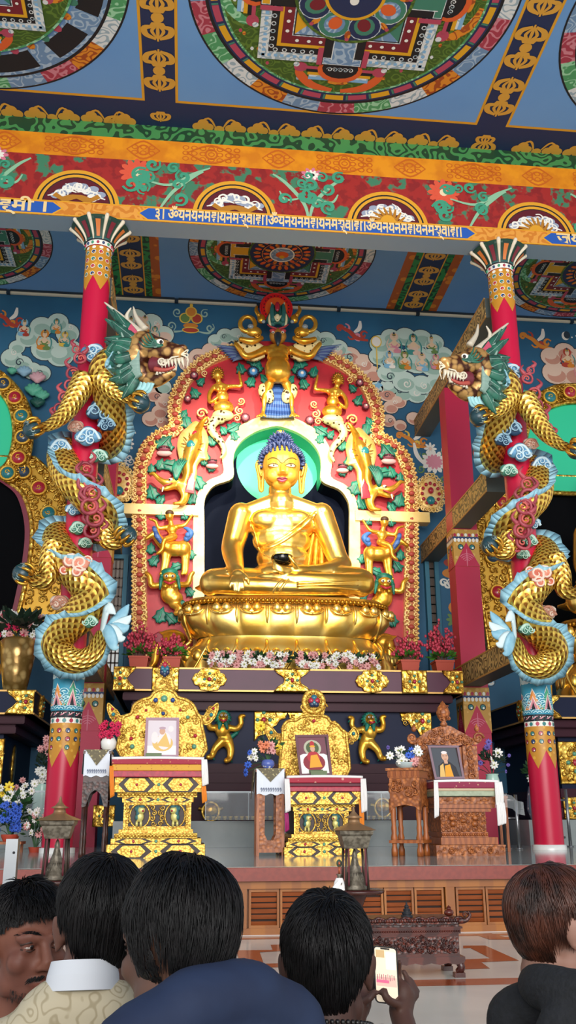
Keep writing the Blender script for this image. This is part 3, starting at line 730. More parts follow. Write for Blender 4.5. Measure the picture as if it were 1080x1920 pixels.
def claw_leg(pts,orb,fl=1):
    """scaled leg, knuckled toes closed on an orb"""
    m=M();w=[W(a,b,c) for a,b,c,_ in pts];w=cr(w,5);rr=[p[3]*PXM for p in pts]
    m.tube(w,lambda t:rr[min(int(t*(len(rr)-1)),len(rr)-2)]*(1-(t*(len(rr)-1))%1)+rr[min(int(t*(len(rr)-1))+1,len(rr)-1)]*((t*(len(rr)-1))%1) if t<1 else rr[-1],14,0,uv=(9,6))
    o=W(*orb);end=w[-1];t=M();d=(o-end);L=d.length or 1;d.normalize();side=d.cross(Vector((0,-1,0))).normalized();fr=side.cross(d)
    if fr.y>0: fr=-fr
    R0=.25
    for a in(-1.0,-.35,.35,1.0,2.6):
        u=side*sin(a)+fr*cos(a)
        t.tube(cr([end,end+d*.1+u*.13,o-d*.2+u*(R0-.02),o-d*.06+u*(R0+.05),o+d*.06+u*(R0+.02)],4),lambda q:.075*(1-.55*q),7)
        t.tube([o+d*.05+u*(R0+.02),o+d*.17+u*(R0-.03)],[.035,.008],5,1)
    ob=M();ob.ell(o,R0,14,10,0)
    for k in range(3): 
        pts_=[o+(side*cos(b)+d*sin(b)*.5)*(R0+.005)*cos(.35+.3*k)-Vector((0,R0*sin(.35+.3*k),0)) for b in [2*pi*i/14 for i in range(15)]]
        ob.tube(pts_,.012,4,1)
    return m,t,ob
def dragon_parts():
    out=[]
    path=cr([W(a,b,c) for a,b,c,_,_ in DP],7);rr=[p[3]*PXM*.9 for p in DP];dd=[p[4] for p in DP];n=len(path)
    def samp(arr,i): f=i/7;k=min(int(f),len(arr)-2);return lerp(arr[k],arr[k+1],f-k)
    rad=[samp(rr,i) for i in range(n)]
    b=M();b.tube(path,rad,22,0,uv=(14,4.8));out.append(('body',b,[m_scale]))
    f=M();A=[];B=[];Cc=[]
    for i in range(n):
        t=path[min(i+1,n-1)]-path[max(i-1,0)];t.normalize();fr=Vector((0,-1,0));fr=(fr-t*fr.dot(t)).normalized();sd=t.cross(fr);
        if sd.x<0 and abs(t.z)>.0 and t.z<0: sd=-sd
        d=samp(dd,i)
        # keep the crest on the outside of each bend
        rt=t.cross(fr);rt=rt if t.z<0 else rt
        u=(Vector((-t.z,0,t.x)).normalized()*d+fr*sqrt(max(0,1-d*d))).normalized()
        q=rad[i];A.append(path[i]+u*q*.93);h=q*(.34+.22*((i%4)/3));B.append(path[i]+u*(q+h)-t*(.1 if i%4==3 else 0));Cc.append(t)
    for i in range(n-1):
        k=Cc[i].cross(A[i]-path[i]).normalized()*.035;k2=Cc[i+1].cross(A[i+1]-path[i+1]).normalized()*.035
        f.add([A[i]-k*2,A[i+1]-k2*2,B[i+1],B[i],A[i]+k*2,A[i+1]+k2*2],[(0,1,2,3),(4,3,2,5),(0,3,4),(1,5,2)],0)
    out.append(('crest',f,[m_fin]))
    # flames
    f=M()
    for (x,y,dy,r,sg) in((150,672,-.9,10,1),(137,700,-.95,11,-1),(131,722,-1.0,9,1),(121,745,-1.0,10,-1),(112,766,-1.0,9,1),(104,783,-1,7,-1),(143,655,-.9,7,-1),
        (160,880,-1.25,12,1),(162,905,-1.35,14,-1),(172,925,-1.4,13,1),(168,950,-1.4,13,-1),(178,972,-1.35,13,1),(172,995,-1.2,12,-1),(186,1003,-1.1,10,1),(158,930,-1.35,9,1)):
        c=W(x,y,dy);r_=r*PXM
        f.tube([c+Vector((cos(q*pi/7)*r_,.02*sin(q),sin(q*pi/7)*r_)) for q in range(14)],r_*.3,7,0,closed=True,sy=.8);f.spiral(c+Vector((r_*.15,-.02,0)),r_*.62,1.2,.3,a0=y,sg=sg,mi=1)
        f.tube(cr([c+Vector((r_*.5*sg,0,r_)),c+Vector((r_*1.3*sg,-.05,r_*1.8)),c+Vector((r_*.6*sg,-.02,r_*2.8))],4),lambda t:.075*(1-t*.8),6,0)
        out.append(('flame',f,[m_flame,mat('flame_red','#c65a50')]));f=M()
    f=M()
    for (x,y,dy,r,sg) in((132,1052,-1.4,13,1),(150,1055,-1.45,14,-1),(120,1068,-1.3,9,-1),(145,1072,-1.45,10,1),(163,1050,-1.4,8,1)):
        c=W(x,y,dy);r_=r*PXM;f.ell(c+Vector((0,.06,0)),(r_*1.1,.08,r_*.9),12,6,0);f.spiral(c,r_*1.05,1.5,.2,a0=x,sg=sg,mi=1)
        out.append(('flame',f,[mat('flame_salmon','#d98a70','#c05a40','noise',3),mat('flame_cream','#f0cdb8')]));f=M()
    # tail fin
    f=M()
    for k,(x,y) in enumerate(((232,1142),(236,1158),(233,1172),(226,1190),(214,1205),(208,1138))):
        a=W(190,1190,-1.05);e=W(x,y,-1.15-.05*k);mid=(a+e)/2+Vector((0,-.08,.08*(k-2)))
        f.tube(cr([a,mid,e+Vector((0,0,-.08)),e+Vector((.12,0,.06*(2-k)))],5),lambda t:.16*sin(pi*min(.98,.22+.8*t))+.012,8,k%2,sy=.35,up=(0,0,1))
    out.append(('tail_fin',f,[m_fin,mat('fin_pale','#d3e4e4')]))
    # legs with orbs
    for pts,orb in (([(160,712,-1.0,24),(142,745,-1.15,20),(120,778,-1.25,15),(92,798,-1.3,10),(78,800,-1.3,8)],(61,806,-1.35)),
                    ([(192,712,-1.1,24),(214,735,-1.3,17),(232,744,-1.45,12),(246,748,-1.5,8)],(264,756,-1.55)),
                    ([(192,985,-.8,20),(200,1012,-1.0,15),(214,1020,-1.1,11),(226,1016,-1.1,8)],(239,1004,-1.15)),
                    ([(102,1020,-.9,18),(92,1050,-1.05,17),(88,1085,-1.15,15),(66,1090,-1.2,10),(58,1084,-1.2,8)],(42,1076,-1.25))):
        out.append(('leg',)+claw_leg(pts,orb))
    # head
    h=M()
    def E(x,y,dy,rx,ry,rz,rot=None,mm=h): mm.ell(W(x,y,dy),(rx*PXM,ry*PXM,rz*PXM),16,12,0,rot)
    E(268,652,-1.55,34,30,30);E(292,654,-1.65,28,24,22);h.tube(cr([W(285,654,-1.7),W(315,660,-1.9),W(343,664,-2.05)],5),lambda t:(24-10*t)*PXM,14,sy=.95)
    E(342,655,-2.1,10,12,8);E(252,672,-1.5,28,28,30);E(262,700,-1.5,26,24,22)
    h.tube(cr([W(255,700,-1.45),W(280,712,-1.55),W(303,708,-1.75),W(326,694,-1.9)],5),lambda t:(20-11*t)*PXM,12)
    E(300,640,-1.85,11,8,7)
    h=remesh(h,.035,4);out.append(('head',h,[m_head]))
    f=M()
    f.tube(cr([W(287,684,-1.75),W(305,684,-1.9),W(330,682,-2.0)],4),lambda t:(15-7*t)*PXM,10,0)
    f.tube(cr([W(290,692,-1.95),W(310,694,-2.05),W(328,688,-2.12)],4),lambda t:(5-3*t)*PXM,8,1)
    out.append(('mouth',f,[m_maw,mat('tongue_red','#a8483c')]))
    f=M()
    for k in range(7): x=302+6.5*k;f.tube([W(x,676-.6*k,-2.05-.02*k),W(x+2,690-.8*k,-2.08-.02*k)],[.06,.006],5)
    for k in range(6): x=294+6*k;f.tube([W(x,703-1.8*k,-1.95-.02*k),W(x+2,692-1.4*k,-1.98)],[.05,.006],5)
    f.tube([W(340,672,-2.15),W(345,690,-2.15)],[.07,.008],6);f.tube([W(327,694,-2.05),W(333,676,-2.05)],[.07,.008],6)
    f.spiral(W(304,677,-2.1),.14,1.4,.22,mi=0,a0=0,sg=-1,tail=[W(335,668,-2.2),W(322,670,-2.2)])
    out.append(('teeth',f,[m_ivory]))
    f=M()
    f.ell(W(300,641,-2.12),(.1,.07,.08),12,8,0);f.ell(W(302,641,-2.19),(.045,.03,.05),8,6,1)
    for k in range(5): f.tube(cr([W(298+k*2,648,-2.1),W(286-k*3,634+k*4,-2.12),W(280-5*k,620+5*k,-2.1)],4),lambda t:.05*(1-.8*t),6,2)
    f.spiral(W(292,646,-2.12),.13,1.3,.2,mi=3,a0=1)
    out.append(('eye',f,[m_white,m_black,m_mane,m_pale]))
    f=M()
    f.tube(cr([W(262,625,-1.6),W(240,605,-1.55),W(222,588,-1.5),W(196,567,-1.4)],6),lambda t:.13*(1-.85*t),9,0);f.tube(cr([W(238,603,-1.55),W(238,590,-1.6),W(246,577,-1.65)],4),lambda t:.08*(1-.8*t),8,0)
    f.tube(cr([W(272,618,-1.2),W(256,596,-1.1),W(250,575,-1.0)],5),lambda t:.11*(1-.85*t),8,0)
    out.append(('horn',f,[m_ivory]))
    f=M();f.pris([W(*q,-1.85) for q in((262,628),(246,606),(240,616),(246,632),(258,640))],(0,.12,0),0,.04);out.append(('ear',f,[mat('ear_rose','#b8445c')]))
    f=M()
    for k in range(13):
        a=R(100+k*15);x,y=248+cos(a)*20,666-sin(a)*44;c=W(x,y,-1.75)
        e=W(x-14+(k%3)*3,y+(6-k)*-2.4,-1.8)
        f.tube(cr([W(262,666+(y-666)*.7,-1.85),c,e],4),lambda t:.16*(1-.93*t),6,0,sy=.4,up=(0,0,1))
    out.append(('cheek_frill',f,[m_pale]))
    f=M()
    L=[((252,628),(226,604),(200,575)),((250,632),(224,618),(197,598)),((246,640),(222,640),(196,634)),((244,648),(218,648),(196,640)),((242,656),(214,650),(198,664)),((244,664),(216,672),(196,658)),((244,672),(218,684),(199,676)),((246,682),(222,696),(202,690)),((248,694),(226,710),(204,712)),((250,700),(234,722),(206,726)),((254,706),(238,728),(216,742))]
    for k,(a,b,c) in enumerate(L):
        for q in range(2):
            d=-1.55-.12*q-.05*(k%3);s=4*q
            f.tube(cr([W(a[0],a[1]+s,d-.1),W(b[0]+s,b[1]+s-2,d),W(c[0]+3*s,c[1]+s*1.4,d+.15)],6),lambda t:.145*sin(pi*min(.97,.3+.7*t))+.01,8,0,sy=.45,up=(0,-.3,1))
            f.tube(cr([W(a[0],a[1]+s-3,d-.16),W(b[0]+s,b[1]+s-6,d-.07),W(c[0]+3*s+2,c[1]+s*1.4-1,d+.1)],6),lambda t:.015*(1-.6*t),5,1)
    out.append(('mane',f,[m_mane,m_pale]))
    f=M()
    for k in range(3): f.tube(cr([W(338,664,-2.1),W(352,672-8*k,-2.2),W(350,690-14*k,-2.25)],5),lambda t:.035*(1-.8*t),5)
    out.append(('whisker',f,[m_ivory]))
    f=M()
    for k in range(4): f.tube(cr([W(268+6*k,718,-1.6-.05*k),W(258+7*k,728+2*k,-1.65),W(236+10*k,733+k,-1.6)],4),lambda t:.1*(1-.85*t),6,sy=.5,up=(0,0,1))
    out.append(('beard',f,[mat('beard_aqua','#9fd0d2')]))
    return out
DR=dragon_parts()
def dragon(sg):
    x=XC if sg<0 else 2*AX-XC
    t=thing('dragon_statue',('golden scaled dragon coiled round the red column beside the dark carved flower stand' if sg<0 else 'golden scaled dragon coiled round the red column beside the carved wooden throne'),'dragon',(x,YC,5.4),'dragons coiled on columns')
    mm=(lambda q:q) if sg<0 else (lambda q:mirror(q,AX))
    for d in DR:
        if d[0]=='leg':
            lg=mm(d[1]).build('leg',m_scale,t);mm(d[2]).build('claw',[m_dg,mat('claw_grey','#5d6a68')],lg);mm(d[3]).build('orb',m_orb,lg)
        else: mm(d[1]).build(d[0],d[2],t)
    # clouds modelled on the column
    k=0
    for (cx,cy,dy,r,pal) in((176,662,-.6,22,0),(190,770,-.75,26,1),(200,795,-.7,16,1),(165,818,-.7,22,0),(142,800,-.65,14,2),(113,838,-.3,20,0),(112,870,-.35,14,0),(185,855,-.5,16,3),(138,955,-.5,14,0),(146,990,-.5,15,3),(160,1018,-.5,12,3),(168,1165,-1.1,14,3),(205,700,-.5,18,3),(112,1130,-.5,17,2)):
        q=M();rs=r*PXM
        for j in range(4): a=j*1.7+k;q.ell(W(cx+cos(a)*r*.55,cy+sin(a)*r*.35,dy),(rs*.6,.16,rs*.5),10,7,0)
        for j in range(3): a=j*2.2+k;q.spiral(W(cx+cos(a)*r*.5,cy+sin(a)*r*.35,dy-.17),rs*.45,1.5,.16,a0=a,sg=(1,-1)[j%2],mi=1)
        q.tube(cr([W(cx-r,cy+r*.3,dy-.1),W(cx-r*.3,cy-r*.6,dy-.14),W(cx+r*.5,cy-r*.5,dy-.14),W(cx+r,cy+r*.25,dy-.1)],5),.045,5,1)
        if sg>0: q=mirror(q,AX)
        q.build('cloud_relief',[(mat('cloud_blue','#5f94b8'),mat('cloud_line','#c6dce4')),(mat('cloud_navy','#2c4a66'),mat('cloud_line2','#8fb3c6')),(mat('cloud_cream','#d8c2b0'),mat('cloud_rust','#b8806a')),(mat('cloud_green','#4f8f7c'),mat('cloud_mint','#b7d6c4'))][pal],COLS[0 if sg<0 else 1]);k+=1
dragon(-1);dragon(1)
# ---------------------------------------------------------------- the big seated statue on its lotus
from mathutils.bvhtree import BVHTree
m_gold=mat('gold_leaf','#ffda7a','#ffcb58','noise',1.3,rough=.3,metal=.92,bump=.16,bpat='noise',bscale=5)
m_goldc=mat('gold_carved','#f8cd60','#b07c22','voro',8,.35,.7,rough=.3,metal=.8,bump=.9)
m_goldm=mat('gold_paint','#e8b23c',rough=.38,metal=.35)
m_cream=mat('gilt_cream','#f2d590','#e8c678','noise',2,rough=.4,metal=.15)
def BV(m): return BVHTree.FromPolygons([tuple(v) for v in m.v],m.f)
def onto(bv,x,y,lift=.01):
    d=Vector(ray(x,y)).normalized();h=bv.ray_cast(Vector(CAM),d)
    return (h[0]-d*lift) if h[0] is not None else None
YB=30.5
def seated():
    k=.0181
    q=lambda x,y,dy=0.0:P(x,y,YB+dy)
    t=thing('seated_statue','huge golden cross-legged statue with blue curled hair in the green and navy niche','statue',q(525,1112))
    m=M()
    def E(x,y,dy,rx,ry,rz,rot=None): m.ell(q(x,y,dy),(rx*k,ry*k,rz*k),20,14,0,rot)
    def T(pts,n=16,sx=1,sy=1): 
        ps=cr([q(a,b,c) for a,b,c,_ in pts],5);rr=[p[3]*k for p in pts];L=len(rr)-1
        def rf(u): f=min(u,.9999)*L;i=int(f);return lerp(rr[i],rr[i+1],f-i)
        m.tube(ps,rf,n,0,sx=sx,sy=sy)
        for i,(a,b,c,r_) in enumerate(pts):
            if i in(0,L): m.ell(q(a,b,c),r_*k*.98,14,10)
    T([(525,915,0,22),(525,936,0,22),(526,948,0,30)])
    E(526,985,.05,66,36,38);E(528,1015,.0,56,34,34);E(530,1048,-.05,50,34,34);E(528,1080,0,60,42,26);E(500,975,-.35,30,16,20);E(556,975,-.35,30,16,20)
    T([(466,962,.0,19),(500,950,.0,20),(526,944,.0,22),(554,950,.0,20),(590,962,.0,19)])
    T([(452,966,.0,25),(443,1000,-.1,23),(436,1030,-.3,21),(441,1058,-1.0,16),(445,1072,-1.45,13)])
    T([(602,966,.0,25),(615,1000,.0,23),(632,1045,-.15,20),(640,1062,-.3,19),(610,1071,-.85,16),(575,1072,-1.3,12),(558,1070,-1.45,10)])
    # hand over the shin
    E(446,1080,-1.68,13,8,12)
    for i,(a,b) in enumerate(((434,1101),(442,1108),(449,1110),(456,1104))): T([(436+6*i,1082,-1.82,3.6),(433+7.6*i,1093,-2.02,3.3),(431+8.4*i,b,-2.02,2.6)],8)
    T([(457,1078,-1.75,4.6),(465,1087,-1.85,4),(466,1094,-1.85,3)],8)
    # hand under the bowl
    E(548,1068,-1.45,16,10,7)
    for i in range(4): T([(545,1066+2*i,-1.55,4),(528,1064+2.5*i,-1.72,3.8),(515,1056+3*i,-1.7,3.4),(513,1050+3*i,-1.6,2.8)],8)
    T([(560,1068,-1.5,4.5),(552,1056,-1.7,4),(541,1042,-1.72,3.4)],8)
    # legs
    T([(490,1090,-.2,24),(440,1088,-.6,24),(404,1090,-.85,24),(396,1093,-1.0,22)])
    T([(396,1096,-1.0,22),(450,1098,-1.3,20),(520,1100,-1.45,18),(600,1103,-1.4,15),(650,1105,-1.2,13)],sx=.85)
    T([(570,1088,-.2,26),(630,1087,-.6,27),(672,1090,-.85,26),(680,1094,-1.0,23)])
    T([(676,1096,-1.05,24),(620,1093,-1.35,21),(560,1088,-1.45,17),(510,1084,-1.4,12)],sx=.9)
    E(500,1083,-1.45,20,9,8)
    E(535,1106,-.5,168,62,9)
    body=remesh(m,.036,5);bv=BV(body)
    bo=body.build('body',m_gold,t)
    # robe folds
    f=M()
    def band(pts,w,l=.012,taper=.5):
        ps=[onto(bv,*p,lift=l) for p in cr2(pts,6)];ps=[p for p in ps if p is not None]
        if len(ps)>2: f.tube(ps,lambda u:w*k*(1-taper*u),7,0,sy=.7)
    band([(594,960),(570,985),(540,1008),(512,1024),(493,1028)],4.2,taper=.2);band([(586,962),(560,983),(535,1002),(505,1019),(490,1022)],2.4)
    band([(484,1026),(495,1040),(520,1046),(560,1045),(578,1035)],1.6,taper=.1);band([(468,975),(478,1000),(484,1025)],1.6)
    for j in range(2): band([(512+12*j,1110-2*j),(519+13*j,1098-2*j),(530+12*j,1086)],3.6,taper=.3)
    for j in range(3): band([(556,1093+5*j),(620,1090+6*j),(672,1088+9*j)],2.6,taper=.6)
    f.build('robe_fold',m_gold,t)
    # drapery hanging behind the arm
    f=M();A=[q(*p) for p in((588,1000,.15),(582,1030,.1),(578,1060,.0),(574,1078,-.1))];B=[q(*p) for p in((622,1020,.1),(634,1050,.1),(638,1066,.0),(632,1078,-.1))]
    for j in range(6):
        u=j/5;f.tube(cr([lerp(a,b,u)+Vector((0,.03*sin(j*9),0)) for a,b in zip(A,B)],4),.12,8,0)
    f.build('drape',mat('gold_fabric','#e9b44c','#c58a2a','voro',6,.2,.5,rough=.35,metal=.8,bump=.5),t)
    # bead line of the seat robe
    # head
    h=M();m=h
    kh=.0205
    def E(x,y,dy,rx,ry,rz,rot=None): h.ell(q(x,y,dy),(rx*kh,ry*kh,rz*kh),20,14,0,rot)
    E(527.5,874,-.1,32.5,34,36);E(527.5,892,-.2,29.5,27,24);E(528,910,-.38,16,12,9)
    E(514,893,-.5,13,10,11);E(542,893,-.5,13,10,11)
    def T2(pts,n=10):
        ps=cr([q(a,b,c) for a,b,c,_ in pts],4);rr=[p[3]*kh for p in pts];L=len(rr)-1
        h.tube(ps,lambda u:lerp(rr[min(int(min(u,.999)*L),L-1)],rr[min(int(min(u,.999)*L)+1,L)],min(u,.999)*L-int(min(u,.999)*L)),n)
    T2([(529,864,-.68,3.2),(530,876,-.78,3.8),(530.5,886,-.9,5)]);E(525.5,888,-.76,4,4,3.2);E(535,888,-.76,4,4,3.2)
    for x in(513,545): E(x,872.5,-.62,9.5,4.5,5.5)
    E(529,898,-.7,8.5,4.5,2.6);E(529,902,-.68,6.5,4.5,2.6)
    head=remesh(h,.03,4,.4);ho=head.build('head',mat('face_gold','#d9a33a','#d39a30','noise',1,rough=.42,metal=.25),t);hb=BV(head)
    def ln(pts,w,mi,mm,n=5):
        ps=[onto(hb,*p,lift=.012) for p in cr2(pts,n)];ps=[p for p in ps if p is not None]
        if len(ps)>2: mm.tube(ps,lambda u:w*kh*(.35+.65*sin(pi*min(.95,max(.05,u)))),6,mi)
    def patch(pts,mi,mm,l=.014):
        ps=[onto(hb,*p,lift=l) for p in cr2(pts+[pts[0]],4)[:-1]];ps=[p for p in ps if p is not None]
        if len(ps)>3:
            c=sum(ps,Vector())/len(ps);mm.add(ps+[c],[((i+1)%len(ps),i,len(ps)) for i in range(len(ps))],mi,True)
    e=M()
    for s,x in((-1,513),(1,545.5)):
        patch([(x-9,873),(x-3,871),(x+5,871.4),(x+9,874.4),(x+1,875)],0,e);patch([(x-1.4,871),(x+1.8,871),(x+1.8,873.6),(x-1.2,873.8)],1,e,.022)
        ln([(x-11,872.5),(x-3,868.8),(x+5,869.8),(x+10,874)],.8,1,e);ln([(x-9,873.5),(x,876),(x+9,874.5)],.5,2,e)
    e.build('eye',[m_white,mat('ink','#3a2a1c'),mat('eyelid_line','#8a5a1e')],ho)
    e=M();ln([(502,862),(510,858),(519,860),(526,866.5)],.9,0,e);ln([(533,866),(540,860),(549,858.5),(556,862)],.9,0,e);ln([(524,866),(529,868),(535,866)],.5,0,e);e.build('eyebrow',mat('brow_brown','#5a431d'),ho)
    e=M();ln([(519.5,896.8),(525,896),(529,897.2),(534,896),(538.5,897.5)],1.9,0,e);ln([(521,898.6),(529,902),(537,898.8)],2.5,1,e);e.build('lip',[mat('lip_dark','#7a2440'),mat('lip_rose','#b5435c')],ho)
    e=M()
    for s in(-1,1):
        x=527.5+s*41;pts=[(x-s*6,867),(x+s*3,866),(x+s*5,875),(x+s*2,888),(x-s*0,903),(x-s*1,918),(x-s*5,920),(x-s*6,905),(x-s*7,888)]
        ps=[q(a+ (0),b+ (3 if s>0 else 0),.05) for a,b in pts];pl=cr(ps,3,True);e.tube(pl,.055,8,0,closed=True)
        e.pris([p+Vector((0,.02,0)) for p in cr(ps[:5]+ps[8:],3,True)],(0,.1,0),0,.03,True)
        e.tube(cr([q(x-s*4,873,-.05),q(x+s*1,874,-.08),q(x-s*1,886,-.06),q(x-s*4,893,-.04)],4),.04,6)
    e.build('ear',mat('ear_gold','#d9a038',rough=.4,metal=.3),ho)
    e=M();k2=0
    cen=q(527.5,868,.1);R1=Vector((36.5*kh,37*kh,33*kh));cu=q(526,836,.05);R2=Vector((19.5*kh,20*kh,21*kh))
    e.ell(cen,tuple(R1*.95),20,14,0);e.ell(cu,tuple(R2*.95),16,10,0)
    zl=q(527,847,-.6).z
    def spike(p,n_,r_): e.tube([p-n_*.03,p+n_*.05,p+n_*.14],[r_,r_*.8,r_*.1],6,0)
    for j in range(13):
        b=R(-20+8.5*j);nn=max(1,int(30*cos(b)))
        for i in range(nn):
            a=2*pi*(i+.5*(j%2))/nn;d=Vector((cos(a)*cos(b),sin(a)*cos(b),sin(b)));p=cen+Vector((d.x*R1.x,d.y*R1.y,d.z*R1.z))
            if d.y<-.05 and p.z<zl+(.0 if d.y<-.5 else -.9*(1-abs(d.y)/.5)): continue
            spike(p,d,.066)
    for j in range(7):
        b=R(-20+15*j);nn=max(1,int(15*cos(b)))
        for i in range(nn):
            a=2*pi*(i+.5*(j%2))/nn;d=Vector((cos(a)*cos(b),sin(a)*cos(b),sin(b)));spike(cu+Vector((d.x*R2.x,d.y*R2.y,d.z*R2.z)),d,.06)
    hr=e.build('hair',mat('hair_navy','#2c3a66',rough=.4),ho)
    e=M();c=q(525.5,822,.05);e.lathe([(.0,0),(.09,.0),(.11,.1),(.17,.18),(.15,.26),(.05,.31),(0,.32)],16,c);e.build('finial',m_goldm,ho)
    # hairline: the forehead is gold below the first row of curls
    b=M();c=q(529,1049,-1.45);b.lathe([(.0,-.2),(.2,-.19),(.33,-.08),(.36,.05),(.34,.12),(.31,.12),(.28,.06),(0,.02)],24,c)
    b.build('alms_bowl',mat('bowl_black','#0c0d0c',rough=.15),at=c)
    o=bpy.data.objects['alms_bowl'];tag(o,'black alms bowl resting on the lap hand of the big golden statue','bowl')
def cr2(pts,n): return [(p.x,p.y) for p in cr([(a,b,0) for a,b in pts],n)]
seated()
# ---- lotus pedestal
ZA=6.06;YL=30.45
def sup(a,ex=3.0):
    c,s=cos(a),sin(a);r=(abs(c)**ex+abs(s)**ex)**(-1/ex);return c*r,s*r
def lotus_ring(rx,ry,n):
    """points evenly spaced round a rounded rectangle"""
    N=720;pts=[(sup(2*pi*i/N)[0]*rx,sup(2*pi*i/N)[1]*ry) for i in range(N)];d=[0]
    for i in range(N): a,b=pts[i],pts[(i+1)%N];d.append(d[-1]+sqrt((a[0]-b[0])**2+(a[1]-b[1])**2))
    out=[];j=0
    for i in range(n):
        t=(i/n)*d[-1]
        while d[j+1]<t: j+=1
        f=(t-d[j])/(d[j+1]-d[j]);a,b=pts[j],pts[(j+1)%N];out.append((lerp(a[0],b[0],f),lerp(a[1],b[1],f)))
    return out
def pedestal(cx,cy,rx,ry,zb,zs,npet,label,name='lotus_pedestal',group=None):
    """zs: heights of rim top, rim bottom, bulge, waist above, waist below, flare"""
    t=thing(name,label,'pedestal',(cx,cy,zb),group)
    n=npet*10;base=lotus_ring(1,ry/rx,n)
    def shell(prof,modf):
        m=M();vs=[];fs=[]
        for j,(s,z) in enumerate(prof):
            for i,(a,b) in enumerate(base):
                f=(i%10)/10;q=s*rx*modf(f,j/(len(prof)-1));vs.append((cx+a*q,cy+b*q,z))
        for j in range(len(prof)-1):
            for i in range(n): k=(i+1)%n;fs.append((j*n+i,j*n+k,(j+1)*n+k,(j+1)*n+i))
        m.add(vs,fs,0);return m
    lobe=lambda f:1-abs(2*f-1)**2.5
    z0,z1,z2,z3,z4,z5=zs
    up=shell([(.88,z3),(.95,lerp(z3,z2,.35)),(1.0,lerp(z3,z2,.8)),(1.0,lerp(z2,z1,.4)),(.955,lerp(z2,z1,.85)),(.93,z1)],lambda f,u:.965+.05*lobe(f)*sin(pi*min(1,u*1.05)))
    uo=up.build('upper_petal_ring',m_gold,t)
    lo=shell([(1.02,zb),(1.03,lerp(zb,z5,.5)),(1.0,z5),(.93,lerp(z5,z4,.6)),(.87,z4),(.86,z3)],lambda f,u:.975+.05*lobe(f)*(1-u))
    lo.build('lower_petal_ring',m_gold,t)
    m=M();A=[(cx+a*rx*.95,cy+b*rx*.95,z1) for a,b in base];B=[(cx+a*rx*.97,cy+b*rx*.97,lerp(z1,z0,.5)) for a,b in base];Cc=[(cx+a*rx*.94,cy+b*rx*.94,z0) for a,b in base]
    m.strip(A,B,closed=True);m.strip(B,Cc,closed=True);m.add(Cc,[tuple(range(n))],0,False);m.build('seat_disc',m_gold,t)
    m=M();nb=npet*7
    for i,(a,b) in enumerate(lotus_ring(rx*.985,ry*.985,nb)):
        if b<ry*.4: m.ell((cx+a,cy+b,lerp(z1,z0,.25)),.085,8,5)
    m.build('bead_rim',mat('gold_antique','#a8741c',rough=.35,metal=.8),t)
    m=M();low=M();pc=lotus_ring(rx,ry,npet*2)
    for i in range(npet):
        a,b=pc[(2*i+1)%(2*npet)];a0,b0=pc[2*i]
        if b>ry*.35: continue
        nn=Vector((a/rx**2,b/ry**2,0)).normalized();tg=Vector((-nn.y,nn.x,0));w=rx*.9*2*pi/npet*.33
        c=Vector((cx+a*1.0,cy+b*1.0,0))
        for s in(-1,1): 
            m.ell(c+tg*(s*w*.42)+Vector((0,0,lerp(z2,z1,.55)))+nn*.0,(w*.42,.12,(z1-z3)*.16),10,6)
            m.tube(cr([c+tg*(s*w*.95)+Vector((0,0,lerp(z2,z1,.5)))+nn*-.02,c+tg*(s*w*.6)+Vector((0,0,lerp(z2,z1,.12)))+nn*.08,c+Vector((0,0,lerp(z2,z1,.02)))+nn*.1],4),.045,6)
        c0=Vector((cx+a0,cy+b0,0));n0=Vector((a0/rx**2,b0/ry**2,0)).normalized()
        m.tube(cr([c0*1+Vector((0,0,lerp(z3,z2,0)))-n0*.36,c0+Vector((0,0,lerp(z3,z2,.8)))-n0*.06,c0+Vector((0,0,lerp(z2,z1,.5)))-n0*.06,c0+Vector((0,0,z1))-n0*.2],4),.06,7)
        for s in(-1,1):
            low.tube(cr([c+tg*(s*w*1.2)+Vector((0,0,z4))-nn*.3,c+tg*(s*w*1.25)+Vector((0,0,lerp(z5,z4,.3)))-nn*.02,c+tg*(s*w*.5)+Vector((0,0,lerp(zb,z5,.4)))+nn*.08,c+Vector((0,0,zb+.05))+nn*.1],4),.05,6)
            low.ell(c+tg*(s*w*.5)+Vector((0,0,lerp(zb,z5,.85)))+nn*-.01,(w*.48,.14,(z4-zb)*.2),10,6)
    m.build('petal_relief',m_gold,uo);low.build('petal_relief',m_gold,t)
    return t
zf=lambda y:P(525,y,29.2).z
pedestal(AX+.08,YL,3.42,1.3,ZA,(zf(1117),zf(1130),zf(1152),zf(1190),zf(1197),zf(1222)),17,'huge golden double lotus pedestal under the big cross-legged statue')
